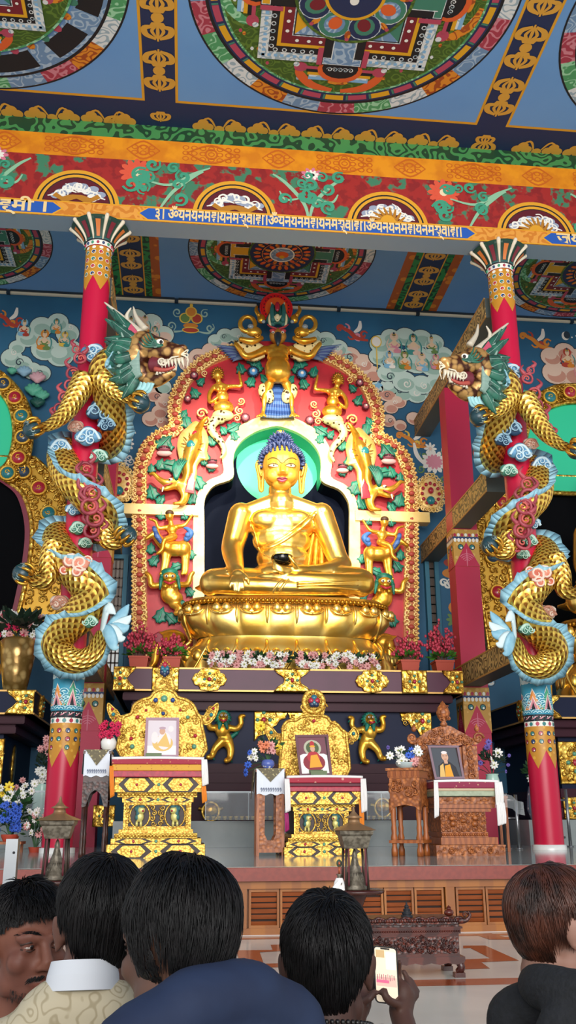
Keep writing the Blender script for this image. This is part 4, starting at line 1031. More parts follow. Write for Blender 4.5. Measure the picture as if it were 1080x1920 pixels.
# ---------------------------------------------------------------- carved arch behind the statue
YT=32.6
m_tred=mat('panel_red','#b81d2c','#a81826','noise',1.5,rough=.5)
m_goldf=mat('gold_figure','#f6bd4a','#e6a430','noise',2,rough=.3,metal=.75,bump=.15,bpat='noise',bscale=6)
m_border=mat('border_cream','#ffdf9a','#f0c46c','noise',5,rough=.4,metal=.2)
m_leaf=mat('leaf_green','#15806a','#0d5a4c','noise',4,rough=.45)
m_spot=mat('spotted_gold','#f3e2a0','#3a2a12','voro',6,.34,.28,rough=.4,metal=.2)
m_teal=mat('jewel_tealball','#2a7f86',rough=.2);m_ruby=mat('jewel_ruby','#b32a3c',rough=.2)
m_bluef=mat('feather_blue','#4a6fb0','#2f4f8f','waveZ',1.2,dist=1,rough=.5)
def shrine_arch():
    t=thing('throne_arch','tall carved red arch edged with cream curls standing behind the big golden statue','carved arch',(AX,YT,ZA))
    q=lambda x,y,dy=0.0:P(x,y,YT+dy)
    mx=lambda pts:[Vector((2*AX-p.x,p.y,p.z)) for p in pts]
    outer=[(247,1262),(248,1000),(248,905),(254,860),(268,828),(290,812),(316,800),(314,775),(318,745),(336,708),(368,674),(410,656),(450,646),(490,640)]
    iouter=[(362,1262),(362,1000),(366,950),(374,920),(392,902),(418,889),(416,860),(422,832),(442,806),(470,790),(500,780)]
    iinner=[(383,1262),(383,1000),(383,945),(390,925),(404,911),(436,898),(437,868),(441,846),(456,826),(480,811),(505,803)]
    top=lambda L,y:L+[(523,y)]
    def both(L,y,n=4,Y=0):
        p=[q(a,b,Y) for a,b in L]+[q(523,y,Y)];p[-1].x=AX
        p=cr(p,n);return p+mx(p[:-1][::-1])
    oo=both(outer,640);io=both(iouter,778);ii=both(iinner,801)
    m=M();m.pris(oo+io[::-1],(0,1.2,0),0);m.build('red_panel',m_tred,t)
    m=M();f=[p+Vector((0,-.12,0)) for p in io];g=[p+Vector((0,-.12,0)) for p in ii];m.pris(f+g[::-1],(0,.22,0),0);nf=m.build('niche_frame',m_cream,t)
    m=M();A=[p+Vector((0,.1,0)) for p in ii];B=[p+Vector((0,1.08,0)) for p in ii];n=len(A)
    zc=q(437,895).z
    for i in range(n-1): m.add([A[i],A[i+1],B[i+1],B[i]],[(0,1,2,3)],1 if A[i].z<zc else 0)
    m.build('niche_soffit',[mat('niche_green','#1f9a6c',rough=.5),mat('niche_navy','#0a1122',rough=.8,spec=.1)],t)
    m=M();a=q(380,1262,1.1);m.bb(a.x-.3,2*AX-a.x+.3,YT+1.08,YT+1.16,ZA,q(523,798).z+.3,0)
    m.build('niche_back',MATS['niche_navy'],t)
    m=M();c=P(521,872,YT+1.06);m.ring(c,0.001,82*.0197,64,(0,-1,0),(1,0,0),0,ell=1);m.build('halo_disc',mat('halo_green','#35d6a2',rough=.45),t)
    # crossbar
    for s in(-1,1):
        a,b=q(226,947,-.2),q(372,968,-.2);x0,x1=(a.x,b.x) if s<0 else (2*AX-b.x,2*AX-a.x)
        m=M();m.bb(x0,x1,YT-.22,YT+.3,q(300,968).z,q(300,949).z);m.build('crossbar',m_cream,t)
    # curled border
    cl=[(262,1262),(262,1100),(262,1000),(262,905),(269,862),(282,836),(303,818),(330,804),(328,775),(331,748),(348,714),(378,684),(415,666),(452,656)]
    P0=cr([q(*p) for p in cl],12);
    # even spacing
    d=[0]
    for i in range(len(P0)-1): d.append(d[-1]+(P0[i+1]-P0[i]).length)
    stp=.17;N=int(d[-1]/stp);pts=[];j=0
    for i in range(N):
        while d[j+1]<i*stp: j+=1
        f=(i*stp-d[j])/(d[j+1]-d[j]);pts.append(P0[j].lerp(P0[j+1],f))
    for s in(-1,1):
        m=M();bw=.26
        L=[];Rr=[]
        for i in range(N):
            tg=(pts[min(i+1,N-1)]-pts[max(i-1,0)]).normalized();nn=Vector((-tg.z,0,tg.x));L.append(pts[i]+nn*bw);Rr.append(pts[i]-nn*bw)
        off=Vector((0,-.1,0));m.strip([p+off for p in L],[p+off for p in Rr],1);m.strip([p+off for p in L],L,0);m.strip([p+off for p in Rr],Rr,0)
        for i in range(N):
            tg=(pts[min(i+1,N-1)]-pts[max(i-1,0)]).normalized();nn=Vector((-tg.z,0,tg.x));p=pts[i]+Vector((0,-.13,0))
            m.spiral(p+nn*.16,.115,1.2,.34,u=nn,v=tg,a0=i*.9,sg=1,mi=0,n=4,st=6)
            m.spiral(p-nn*.14+tg*.06,.125,1.1,.4,u=nn,v=tg,a0=2+i*.7,sg=-1,mi=0,n=4,st=6)
            if i%2==0: m.ell(p+nn*.0+tg*.05+Vector((0,-.03,0)),(.13,.08,.09),7,5,2)
            m.ell(p+nn*.25,(.06,.09,.05),6,4,0)
        if s>0: m=mirror(m,AX)
        m.build('curled_border',[m_border,mat('border_rust','#b5683a'),mat('border_rose','#b04438')],t)  # rust-brown ground strip below the cream curls
    # jewel petals at the bar ends
    for s in(-1,1):
        m=M();o=q(223,908,-.05);pl=[(0,.75),(.35,.55),(.52,.1),(.45,-.35),(.2,-.62),(-.2,-.62),(-.45,-.35),(-.52,.1),(-.35,.55)]
        ps=cr([o+Vector((a,0,b)) for a,b in pl],3,True);m.pris(ps,(0,.3,0),0,.08,True)
        for i,p in enumerate(ps): m.spiral(p+Vector((0,-.04,0)),.12,1.2,.3,a0=i,mi=0,n=4,st=6)
        for i in range(12): a=i*pi/6;m.ell(o+Vector((cos(a)*.33,-.08,sin(a)*.42)),(.07,.05,.07),6,4,2)
        m.ell(o+Vector((.02,-.1,-.28)),(.17,.12,.17),10,7,1);m.ell(o+Vector((0,-.1,.12)),(.11,.1,.13),10,7,2)
        if s>0: m=mirror(m,AX)
        m.build('jewel_petal',[m_border,m_teal,m_ruby],t)
    K=.0197
    def fig(): return M()
    def tools(m,k=K):
        def E(x,y,dy,rx,ry,rz,mi=0,rot=None): m.ell(q(x,y,dy),(rx*k,ry*k,rz*k),14,10,mi,rot)
        def T(pts,n=10,mi=0,sx=1,sy=1,caps=True):
            ps=cr([q(a,b,c) for a,b,c,_ in pts],5);rr=[p[3]*k for p in pts];L=len(rr)-1
            def rf(u): f=min(u,.9999)*L;i=int(f);return lerp(rr[i],rr[i+1],f-i)
            m.tube(ps,rf,n,mi,sx=sx,sy=sy)
            if caps and rr[0]>.02: m.ell(q(*pts[0][:3]),rr[0]*.98,n,6,mi)
            if caps and rr[-1]>.02: m.ell(q(*pts[-1][:3]),rr[-1]*.98,n,6,mi)
        return E,T
    def both_sides(name,m,mats):
        o=m.build(name,mats,t);o2=mirror(m,AX).build(name,mats,t);return o,o2
    def sub_both(name,m,mats,par):
        m.build(name,mats,par[0]);mirror(m,AX).build(name,mats,par[1])
    # lion-faced dwarf holding up the bar
    m=fig();E,T=tools(m);E(318,1112,-.3,17,13,20);E(318,1095,-.35,15,11,10);E(327,1122,-.3,16,12,14);E(310,1099,-.55,5,4,5);E(329,1099,-.55,5,4,5)
    T([(303,1096,-.35,6),(285,1098,-.45,5.5),(281,1082,-.5,5),(274,1074,-.5,4)]);T([(335,1096,-.35,6),(352,1095,-.45,5.5),(357,1080,-.5,5),(362,1074,-.5,4)])
    T([(325,1132,-.3,9),(338,1142,-.4,7),(330,1150,-.4,5)]);E(318,1082,-.45,13,12,11);E(318,1088,-.62,8,6,5)
    par=both_sides('lion_dwarf',remesh(m,.04,3),m_goldf)
    m=fig();E,T=tools(m);E(318,1074,-.38,16,13,9);
    for i in range(9): a=R(-20+27*i);T([(318+15*cos(a),1082-11*sin(a),-.45,3.5),(318+19*cos(a),1086-15*sin(a),-.42,1)],6)
    T([(302,1086,-.5,4),(300,1104,-.5,2)],6);T([(334,1086,-.5,4),(337,1104,-.5,2)],6)
    for i in range(8): a=R(150+25*i);T([(342,1128,-.35,3),(342+16*cos(a),1128-11*sin(a),-.4,.8)],6)
    sub_both('mane',m,m_leaf,par)
    m=fig();E,T=tools(m)
    for x in(312,324): E(x,1080,-.74,3.2,2,2.6,0);E(x,1080,-.8,1.5,1.2,1.5,1)
    T([(308,1090,-.74,1.5),(318,1094,-.8,2.8),(328,1090,-.74,1.5)],6,2)
    sub_both('face_mark',m,[m_white,m_black,m_ruby],par)
    # horse with rider
    m=fig();E,T=tools(m)
    E(328,1029,-.35,24,14,14.5);E(344,1029,-.35,14,14,16);T([(312,1026,-.38,12),(298,1012,-.45,9),(291,1000,-.5,7)]);T([(293,998,-.5,7),(283,1004,-.55,5),(274,1010,-.55,4)])
    for x0,x1 in((308,303),(316,310),(345,343),(352,350)): T([(x0,1036,-.4,6),(x0-1,1052,-.4,4),(x1,1072,-.4,3),(x1-2,1076,-.42,3.5)],8)
    h=remesh(m,.04,3);par=both_sides('horse',h,m_goldf)
    m=fig();E,T=tools(m)
    E(322,993,-.4,10,7,9);E(324,1006,-.4,9,7,8);E(318,968,-.45,8,8,9);T([(319,974,-.42,4),(321,984,-.4,5)])
    T([(313,989,-.4,5),(297,990,-.45,4),(292,978,-.45,3),(280,973,-.45,2.5)],8);T([(331,988,-.4,5),(345,985,-.45,4),(352,978,-.45,3),(360,966,-.45,2.5)],8)
    T([(322,1008,-.45,7),(308,1014,-.6,5.5),(304,1030,-.62,4),(295,1038,-.62,3)],8)
    sub_both('rider',remesh(m,.03,3),m_goldf,par)
    m=fig();E,T=tools(m);T([(289,990,-.55,4),(294,1004,-.62,5),(302,1016,-.6,4)],8,0);E(318,962,-.48,8,7,6,1)
    T([(350,1010,-.5,6),(358,1000,-.5,6),(352,992,-.5,4),(346,990,-.5,2)],8,2);E(352,1003,-.6,5,4,5,2)
    sub_both('mane',m,[m_bluef,mat('hair_brown','#4a2f1c'),mat('sash_blue','#3f6fb5')],par)
    # crocodile-elephant creature with its great scrolled tail
    m=fig();E,T=tools(m)
    T([(372,806,-.25,9),(366,830,-.3,21),(358,850,-.3,22),(352,872,-.3,16),(352,890,-.3,14),(345,915,-.35,13)],12,sy=.7);E(340,910,-.4,16,10,11)
    T([(330,902,-.45,9),(312,905,-.55,7),(298,898,-.55,5),(288,888,-.55,4),(280,889,-.55,2.5)],10);T([(325,912,-.45,7),(310,917,-.5,4),(300,916,-.5,2.5)],8)
    T([(340,918,-.45,7),(344,930,-.5,5),(338,942,-.5,4),(326,944,-.5,3.5)],8);T([(352,912,-.45,8),(350,930,-.45,6),(347,942,-.45,4),(338,946,-.5,3)],8)
    T([(372,806,-.25,9),(380,790,-.25,5),(388,782,-.3,3)],8)
    par=both_sides('makara',remesh(m,.045,3),m_goldf)
    m=fig();pl=[(367,789),(381,800),(389,816),(391,830),(388,846),(391,862),(378,862),(370,872),(369,888),(364,908),(355,921),(345,926),(349,905),(341,886),(336,858),(332,837),(337,815),(352,800)]
    m.pris(cr([q(a,b,-.3) for a,b in pl],3,True),(0,.3,0),0,.22,True);sub_both('plume',m,mat('plume_gold','#f7d98a','#ecc76a','noise',3,rough=.35,metal=.3),par)
    m=fig();E,T=tools(m);E(359,834,-.62,9.5,6,9.5,0);sub_both('jewel',m,[m_teal],par);m=fig();E,T=tools(m);E(366,813,-.5,6,4,6,1);sub_both('jewel',m,[m_teal,m_ruby],par);m=fig();E,T=tools(m)
    for i in range(10): a=2*pi*i/10;T([(360+13*cos(a),833-14*sin(a),-.56,2),(361+21*cos(a),832-22*sin(a),-.5,.8)],5,2)
    sub_both('ray_pattern',m,[m_teal,m_ruby,mat('bronze_line','#a8762a',metal=.6,rough=.35)],par)
    m=fig();E,T=tools(m)
    for i in range(8): a=R(60+14*i);T([(330,898,-.6,4),(336+12*cos(a),886-14*sin(a),-.62,3),(340+20*cos(a-.2),880-22*sin(a),-.6,.7)],6,0)
    E(320,899,-.68,4,3,3,1);E(318,899,-.74,1.6,1.2,1.6,2);T([(322,906,-.7,1.5),(308,911,-.7,1.5)],5,3);T([(306,914,-.65,2),(304,922,-.66,1)],5,1)
    m.pris([q(a,b,-.62) for a,b in((346,922),(352,898),(360,886),(366,902),(364,925))],(0,.1,0),3,.05)
    sub_both('fringe',m,[m_leaf,m_white,m_black,m_ruby],par)
    # serpent-tailed maidens
    m=fig();E,T=tools(m)
    E(414,727,-.35,15,10,10);E(417,744,-.32,13,9,13);E(419,764,-.38,20,13,15);E(408,703,-.45,9,9,11);T([(409,712,-.4,5),(412,722,-.36,6)])
    E(409,730,-.5,5,4,5);E(420,730,-.5,5,4,5)
    T([(403,724,-.35,5),(393,738,-.45,4.5),(394,754,-.5,4),(408,745,-.6,3)],8);T([(425,725,-.35,5),(440,724,-.45,4),(452,723,-.5,4),(450,708,-.52,3),(448,697,-.52,2.5)],8)
    par=both_sides('serpent_maiden',remesh(m,.035,3),m_goldf)
    m=fig();E,T=tools(m);E(418,779,-.38,21,13,11);T([(412,782,-.32,14),(402,790,-.3,10),(396,802,-.3,8),(402,815,-.3,7),(414,828,-.3,6),(420,845,-.3,5),(414,858,-.3,2)],12)
    sub_both('serpent_tail',m,m_spot,par)
    m=fig();E,T=tools(m)
    for i in range(11): a=R(-30+24*i);T([(408+8*cos(a),702-10*sin(a),-.45,3.2),(408+13*cos(a),702-15*sin(a),-.42,.8)],6)
    sub_both('crown',m,mat('bronze_curl','#b8802c',metal=.7,rough=.35),par)
    m=fig();E,T=tools(m)
    for k,(x,y,r) in enumerate(((378,775,11),(384,790,10),(449,770,9),(444,784,8),(452,752,8),(384,700,7))):
        m=fig();m.spiral(q(x,y,-.25),r*K,1.5,.22,a0=k,sg=(1,-1)[k%2],mi=0)
        both_sides('scroll',m,[m_border])
    # leaves and rosettes filling the panel
    def leafy(lst,name='leaf'):
        for x,y,a,s in lst:
            m=fig();c=q(x,y,-.16);ca,sa=cos(a),sin(a);Z=s*K*1.3
            pl=[(0,1.25),(.3,.75),(.62,.55),(.55,.1),(.85,-.35),(.45,-.4),(.2,-.75),(0,-.6),(-.2,-.75),(-.45,-.4),(-.85,-.35),(-.55,.1),(-.62,.55),(-.3,.75)]
            ps=[c+Vector((u*ca-v*sa,0,u*sa+v*ca))*Z for u,v in pl];m.pris(ps,(0,.16,0),0,.09,True)
            m.tube([c+Vector((-v*sa,-.2,v*ca))*Z for v in(-.8,0,1.0)],[.02,.03,.008],5,1)
            both_sides(name,m,[m_leaf,mat('leaf_vein','#3aa07f')])
    leafy([(452,692,.3,10),(470,716,-.4,10),(478,676,-.2,14),(486,690,.5,8),(500,712,.8,11),(350,792,.2,12),(344,777,-.5,8),(436,802,-1.0,12),(420,808,.6,8),(306,832,-.7,15),(318,838,.5,8),(320,872,1.4,13),(300,872,-.3,10),(284,880,.1,8),(398,826,.1,11),(384,862,-.2,12),(396,876,.8,9),(372,906,.4,14),(358,934,-.4,12),(286,925,.3,12),(300,938,-.6,9),(302,966,-.2,9),(346,966,.5,9),(283,1030,0,9),(288,1052,-.6,10),(358,1040,.4,9),(330,1062,-1.2,9),(356,1110,.6,9),(300,1156,-.3,12),(322,1160,.8,11),(340,1158,-.6,10),(366,738,.5,10),(376,716,-.7,8),(440,818,.3,9)])
    def rosette(lst):
        for x,y,r,pal in lst:
            m=fig();c=q(x,y,-.2);r_=r*K
            for i in range(14): a=2*pi*i/14;m.ell(c+Vector((cos(a)*r_*.8,0,sin(a)*r_*.8)),(r_*.24,.08,r_*.24),6,4,0)
            m.ell(c,(r_*.75,.12,r_*.75),14,8,1);m.ell(c+Vector((0,-.1,0)),(r_*.3,.06,r_*.3),8,6,2)
            both_sides('rosette',m,pal)
    bl=[mat('rosette_navy','#16243c'),mat('rosette_blue','#4f93c8'),m_white];mr=[mat('rosette_maroon','#5a1a2c'),mat('rosette_rose','#b86a74'),m_white]
    rosette([(475,697,12,bl),(460,783,9,mr),(352,748,7,mr),(364,704,8,mr)])
    for x,y,s in((308,844,1.0),(398,868,.8)):
        m=fig();E,T=tools(m);E(x,y-2,-.3,12*s,7,7*s,0);E(x,y+6,-.28,15*s,6,6*s,1)
        for i in range(5): E(x-9*s+4.5*i*s,y-5,-.4,2.4,2,2,2)
        both_sides('lotus_bud',m,[mat('bud_plum','#7a3548'),mat('bud_pink','#e0a8a8'),m_black])
    # kneeling elephants at the foot
    m=fig();E,T=tools(m);E(322,1198,-.5,26,18,17);E(300,1200,-.6,14,14,15);T([(298,1205,-.6,10),(292,1222,-.7,8),(290,1240,-.7,7),(284,1250,-.75,6)],10);T([(330,1208,-.6,10),(332,1240,-.6,8)],10);T([(312,1200,-.8,8),(312,1222,-.8,7),(308,1248,-.8,6)],10)
    par=both_sides('elephant',remesh(m,.05,3),m_goldf)
    m=fig();m.pris([q(a,b,-.95) for a,b in((287,1190),(297,1184),(306,1192),(302,1206),(292,1206))],(0,.1,0),0,.06,True);sub_both('ear',m,mat('ear_maroon','#8c2c3a'),par)
    # bird-headed guardian on top
    m=fig();E,T=tools(m)
    E(521,692,-.75,26,20,27);E(521,700,-.8,25,20,20);E(521,658,-.6,26,14,15);E(509,660,-.75,10,8,9);E(533,660,-.75,10,8,9);E(521,672,-.68,22,16,14)
    for s in(-1,1):
        X=lambda x:521+s*(x-521)
        T([(X(545),656,-.6,9),(X(562),664,-.7,7.5),(X(581),668,-.8,7),(X(592),655,-.85,6),(X(600),645,-.85,5)],10)
        T([(X(538),722,-.55,10),(X(546),745,-.6,6),(X(547),762,-.6,4),(X(549),775,-.6,4)],10)
        for d in(-9,0,9): T([(X(549),775,-.62,3.5),(X(552+d),781,-.75,2.2)],6)
    g=remesh(m,.04,4).build('bird_guardian',m_goldf,t)
    m=fig();E,T=tools(m);E(521,630,-.75,17,15,17,0);T([(521,630,-.95,8),(521,638,-1.15,6),(521,648,-1.2,1.5)],10,1,sx=1.2)
    for s in(-1,1): E(521+s*10,620,-.98,6,4,4,2);E(521+s*9,623,-1.02,3,2.4,2.4,3);E(521+s*9,623,-1.08,1.4,1.2,1.4,1);T([(521+s*3,616,-1.0,2),(521+s*12,613,-1.0,2.2),(521+s*20,608,-.9,1)],6,2)
    m.build('head',[mat('bird_bronze','#c08a3a',metal=.5,rough=.4),mat('beak_slate','#20303a',rough=.3),mat('brow_red','#a8323a'),m_white],g)
    m=fig();E,T=tools(m)
    for i in range(11):
        a=R(20+14*i);T([(521+10*cos(a),610-6*sin(a),-.7,5),(521+20*cos(a),604-12*sin(a),-.62,4),(521+17*cos(a)*.8,590-20*sin(a),-.6,1)],7,i%2)
    for s in(-1,1): T([(521+s*14,612,-.75,2.5),(521+s*16,596,-.75,2.5),(521+s*10,580,-.72,2.5),(521+s*12,568,-.7,1.5)],7,2);T([(521+s*9,600,-.8,5),(521+s*11,584,-.78,4.5),(521+s*10,572,-.76,3)],8,0)
    E(520,575,-.8,5,4,11,3);E(520,594,-.85,5,4,6,2);T([(513,592,-.84,1.4),(520,602,-.86,1.8),(527,592,-.84,1.4)],6,2)
    m.build('crown',[mat('crown_teal','#2a6a66'),mat('crown_green','#1f5a40'),mat('crown_cream','#e8dcae'),m_ruby],g)
    m=M();c=q(518,578,-.3);m.ring(c+Vector((0,-.012,0)),.001,.44,40,(0,-1,0),(1,0,0),1,ell=1.1)
    ps=[c+Vector((cos(a)*.62,.0,sin(a)*.66)) for a in [2*pi*i/40 for i in range(40)]];m.tube(ps,.04,6,0,closed=True);m.pris(ps,(0,.12,0),0)
    for i in range(22): a=2*pi*i/22;m.ell(c+Vector((cos(a)*.5,-.02,sin(a)*.54)),(.026,.02,.026),6,4,2)
    m.build('flame_halo',[mat('halo_red','#e0141c',rough=.5),mat('halo_orange','#f0601c',rough=.5),m_black],g)
    for s in(-1,1):
        X=lambda x:521+s*(x-521)
        m=fig();E,T=tools(m)
        m.tube([q(X(578)+14*cos(a),608-14*sin(a),-.7) for a in [2*pi*i/16 for i in range(16)]],.09,7,0,closed=True)
        E(X(566),622,-.7,16,8,11,0);E(X(552),598,-.65,8,6,10,0);T([(X(556),592,-.65,5),(X(562),582,-.65,4),(X(560),574,-.65,1.5)],7);E(X(572),612,-.85,6,4,5,1);E(X(548),603,-.8,4,3,4,1)
        T([(X(552),634,-.75,5),(X(570),640,-.8,7),(X(590),636,-.8,5)],8);m.spiral(q(X(560),628,-.85),.14,1.5,.25,a0=1,sg=s)
        m.build('gold_serpent',[m_goldf,mat('glass_grey','#8a9498',rough=.2)],g)
        m=M();m.pris([q(X(a),b,-.58) for a,b in((545,650),(560,640),(604,638),(596,652),(582,672),(562,676),(545,668))],(0,.15,0),0,.08,True);m.build('spotted_sleeve',m_spot,g)
        m=M();m.ell(q(X(543),738,-.5),(14*K,.22,22*K),14,10,0,(0,s*.45,0));m.build('spotted_thigh',m_spot,g)
        w=fig()
        for i in range(9):
            f=i/8;w.tube(cr([q(X(552),660+2*f,-.35),q(X(585+8*f),652+14*f+4,-.3),q(X(640-34*f),646+32*f,-.25)],5),lambda u:.125*sin(pi*min(.96,.3+.7*u)),6,i%2,sy=.5,up=(0,0,1))
        w.build('wing',[mat('wing_slate','#5a7090'),mat('wing_indigo','#3a4a80')],g)
    m=M();n=13
    for i in range(n):
        f=i/(n-1)-.5;m.tube([q(521+f*34,722,-.3),q(521+f*62,776+4*(1-abs(f)),-.35)],[.09,.1],7,0,sy=.6);m.ell(q(521+f*62,778+4*(1-abs(f)),-.35),(.09,.06,.07),7,5,1)
    m.build('tail_fan',[m_bluef,mat('wing_slate','#5a7090')],g)
shrine_arch()
# ---------------------------------------------------------------- altars
m_plum=mat('altar_plum','#5d3346','#552f40','noise',1,rough=.4,spec=.3)
m_maroon=mat('altar_maroon','#3a1020','#340e1c','wave',.6,dist=4,rough=.45,spec=.2,stretch=(.1,1,1))
m_anavy=mat('altar_navy','#101936',rough=.5,spec=.2)
m_edge=mat('altar_edge','#d9a85a',rough=.4,metal=.3)
m_jgreen=mat('jewel_green','#5f9a7c',rough=.25)
m_plinth=mat('plinth_grey','#8f9694','#868d8b','noise',1,rough=.18)
def plaque(name,par,O,U,V,N,shape,w,h,jew=True):
    """gold carved ornament with jewels"""
    g=Pl(O,U,V,N);m=M();O,U,V,N=Vector(O),Vector(U),Vector(V),Vector(N)
    if shape=='oval': pl=[(-1,0),(-.85,.45),(-.6,.55),(-.5,.9),(0,1),(.5,.9),(.6,.55),(.85,.45),(1,0),(.85,-.45),(.6,-.55),(.5,-.9),(0,-1),(-.5,-.9),(-.6,-.55),(-.85,-.45)]
    elif shape=='cross': pl=[(-1,1),(1,1),(.75,.6),(.45,.3),(.4,0),(.45,-.3),(.75,-.6),(1,-1),(-1,-1),(-.75,-.6),(-.45,-.3),(-.4,0),(-.45,.3),(-.75,.6)]
    elif shape=='end': pl=[(-1,1),(.95,1),(.75,.7),(.45,.45),(.2,.1),(0,0),(.2,-.1),(.45,-.45),(.75,-.7),(.95,-1),(-1,-1)]
    elif shape=='corner': pl=[(-1,1),(1,1),(.85,.6),(.5,.5),(.3,.1),(-.1,-.1),(-.25,-.5),(-.7,-.6),(-1,-1)]
    else: pl=[(-1,1),(1,1),(1,-1),(-1,-1)]
    ps=[O+U*(a*w)+V*(b*h) for a,b in pl]
    m.pris([p+N*.07 for p in ps],-N*.07,0)
    m.tube([p+N*.08 for p in ps],.025,5,0,closed=True)
    k=0
    for i in range(26):
        a,b=ru(-.85,.85),ru(-.85,.85)
        if shape=='oval' and a*a+b*b>.7: continue
        if shape=='cross' and abs(a)>.35+.5*abs(b)*abs(b): continue
        if shape=='end' and a>-.05+.9*abs(b)-.1: continue
        if shape=='corner' and (b<a*.9-.05+.0 and b<.3): continue
        m.spiral(O+U*(a*w)+V*(b*h)+N*.09,min(w,h)*.22,1.3,.24,u=U,v=V,a0=i,sg=(1,-1)[i%2],mi=0,n=4,st=6)
    o=m.build(name,m_goldc,par)
    if jew:
        j=M();cx=-.45 if shape in('end','corner') else 0;cy=.45 if shape=='corner' else 0;s=min(w,h)
        def el(a,b,r1,r2,mi): c=O+U*a+V*b+N*.1;j.ell(c,(abs(U.x)*r1+abs(N.x)*.05+abs(V.x)*r2,abs(U.y)*r1+abs(N.y)*.05+abs(V.y)*r2,abs(V.z)*r2+abs(U.z)*r1+.0),10,7,mi)
        el(cx*w,cy*h,s*.17,s*.2,1);j.build('jewel',[m_jgreen,m_ruby],o);j=M()
        for a,b in((.45,0),(-.45,0),(0,.52),(0,-.52)): el(cx*w+a*s,cy*h+b*s,s*.15,s*.13,0);j.build('jewel',[m_jgreen],o);j=M()
    return o
def snow_lion(par,cx,cz,Y,k,flip=1):
    m=M();q=lambda a,b,d=0.0:Vector((cx+a*k*flip,Y+d,cz+b*k))
    def E(a,b,d,rx,ry,rz): m.ell(q(a,b,d),(rx*k,ry*k,rz*k),14,10)
    def T(pts):
        ps=cr([q(*p[:3]) for p in pts],4);rr=[p[3]*k*1.25 for p in pts];L=len(rr)-1
        def rf(u): f=min(u,.9999)*L;i=int(f);return lerp(rr[i],rr[i+1],f-i)
        m.tube(ps,rf,10);m.ell(ps[0],rr[0],10,6);m.ell(ps[-1],rr[-1],10,6)
    E(-2,12,-.15,13,11,15);E(4,-2,-.1,12,10,13);E(-1,34,-.25,10,10,11);E(-1,30,-.4,7,7,6)
    T([(-12,18,-.1,5),(-24,16,-.15,4.5),(-27,28,-.2,4),(-24,38,-.2,4),(-30,40,-.25,3)])
    T([(9,18,-.1,5),(24,15,-.15,4.5),(32,24,-.2,4),(31,36,-.2,4),(37,38,-.25,3)])
    T([(-2,-8,-.15,8),(-14,-20,-.2,5.5),(-20,-34,-.2,4.5),(-26,-36,-.3,4)])
    T([(8,-8,-.1,9),(14,-22,-.15,6),(12,-38,-.2,4.5),(6,-42,-.3,4)])
    o=remesh(m,.03,3).build('snow_lion',m_goldf,par)
    m=M()
    for i in range(12): a=R(-40+24*i);T([(-1+9*cos(a),35+9*sin(a),-.25,3.5),(-1+15*cos(a),33+14*sin(a),-.2,1)])
    for i in range(9): T([(12+1.5*i,-2+1.2*i,-.05,3),(22+i,4+i*1.2,0,1)])
    for x,y in((-24,36),(33,36),(-20,-34),(12,-38)):
        for i in range(3): T([(x,y,-.2,2.5),(x+5-2*i,y-6+2*i,-.15,.8)])
    T([(-6,24,-.3,4),(-8,14,-.32,1.5)]);T([(4,24,-.3,4),(7,14,-.32,1.5)])
    m.build('mane',m_leaf,o)
    m=M();
    for a in(-4.5,3): m.ell(q(a,37,-.52),2.2*k,8,6,0);m.ell(q(a,37,-.56),1.1*k,6,4,1)
    m.tube([q(-6,28,-.6),q(-1,26,-.66),q(4,28,-.6)],2*k,6,2);m.build('face_mark',[m_white,m_black,m_ruby],o)
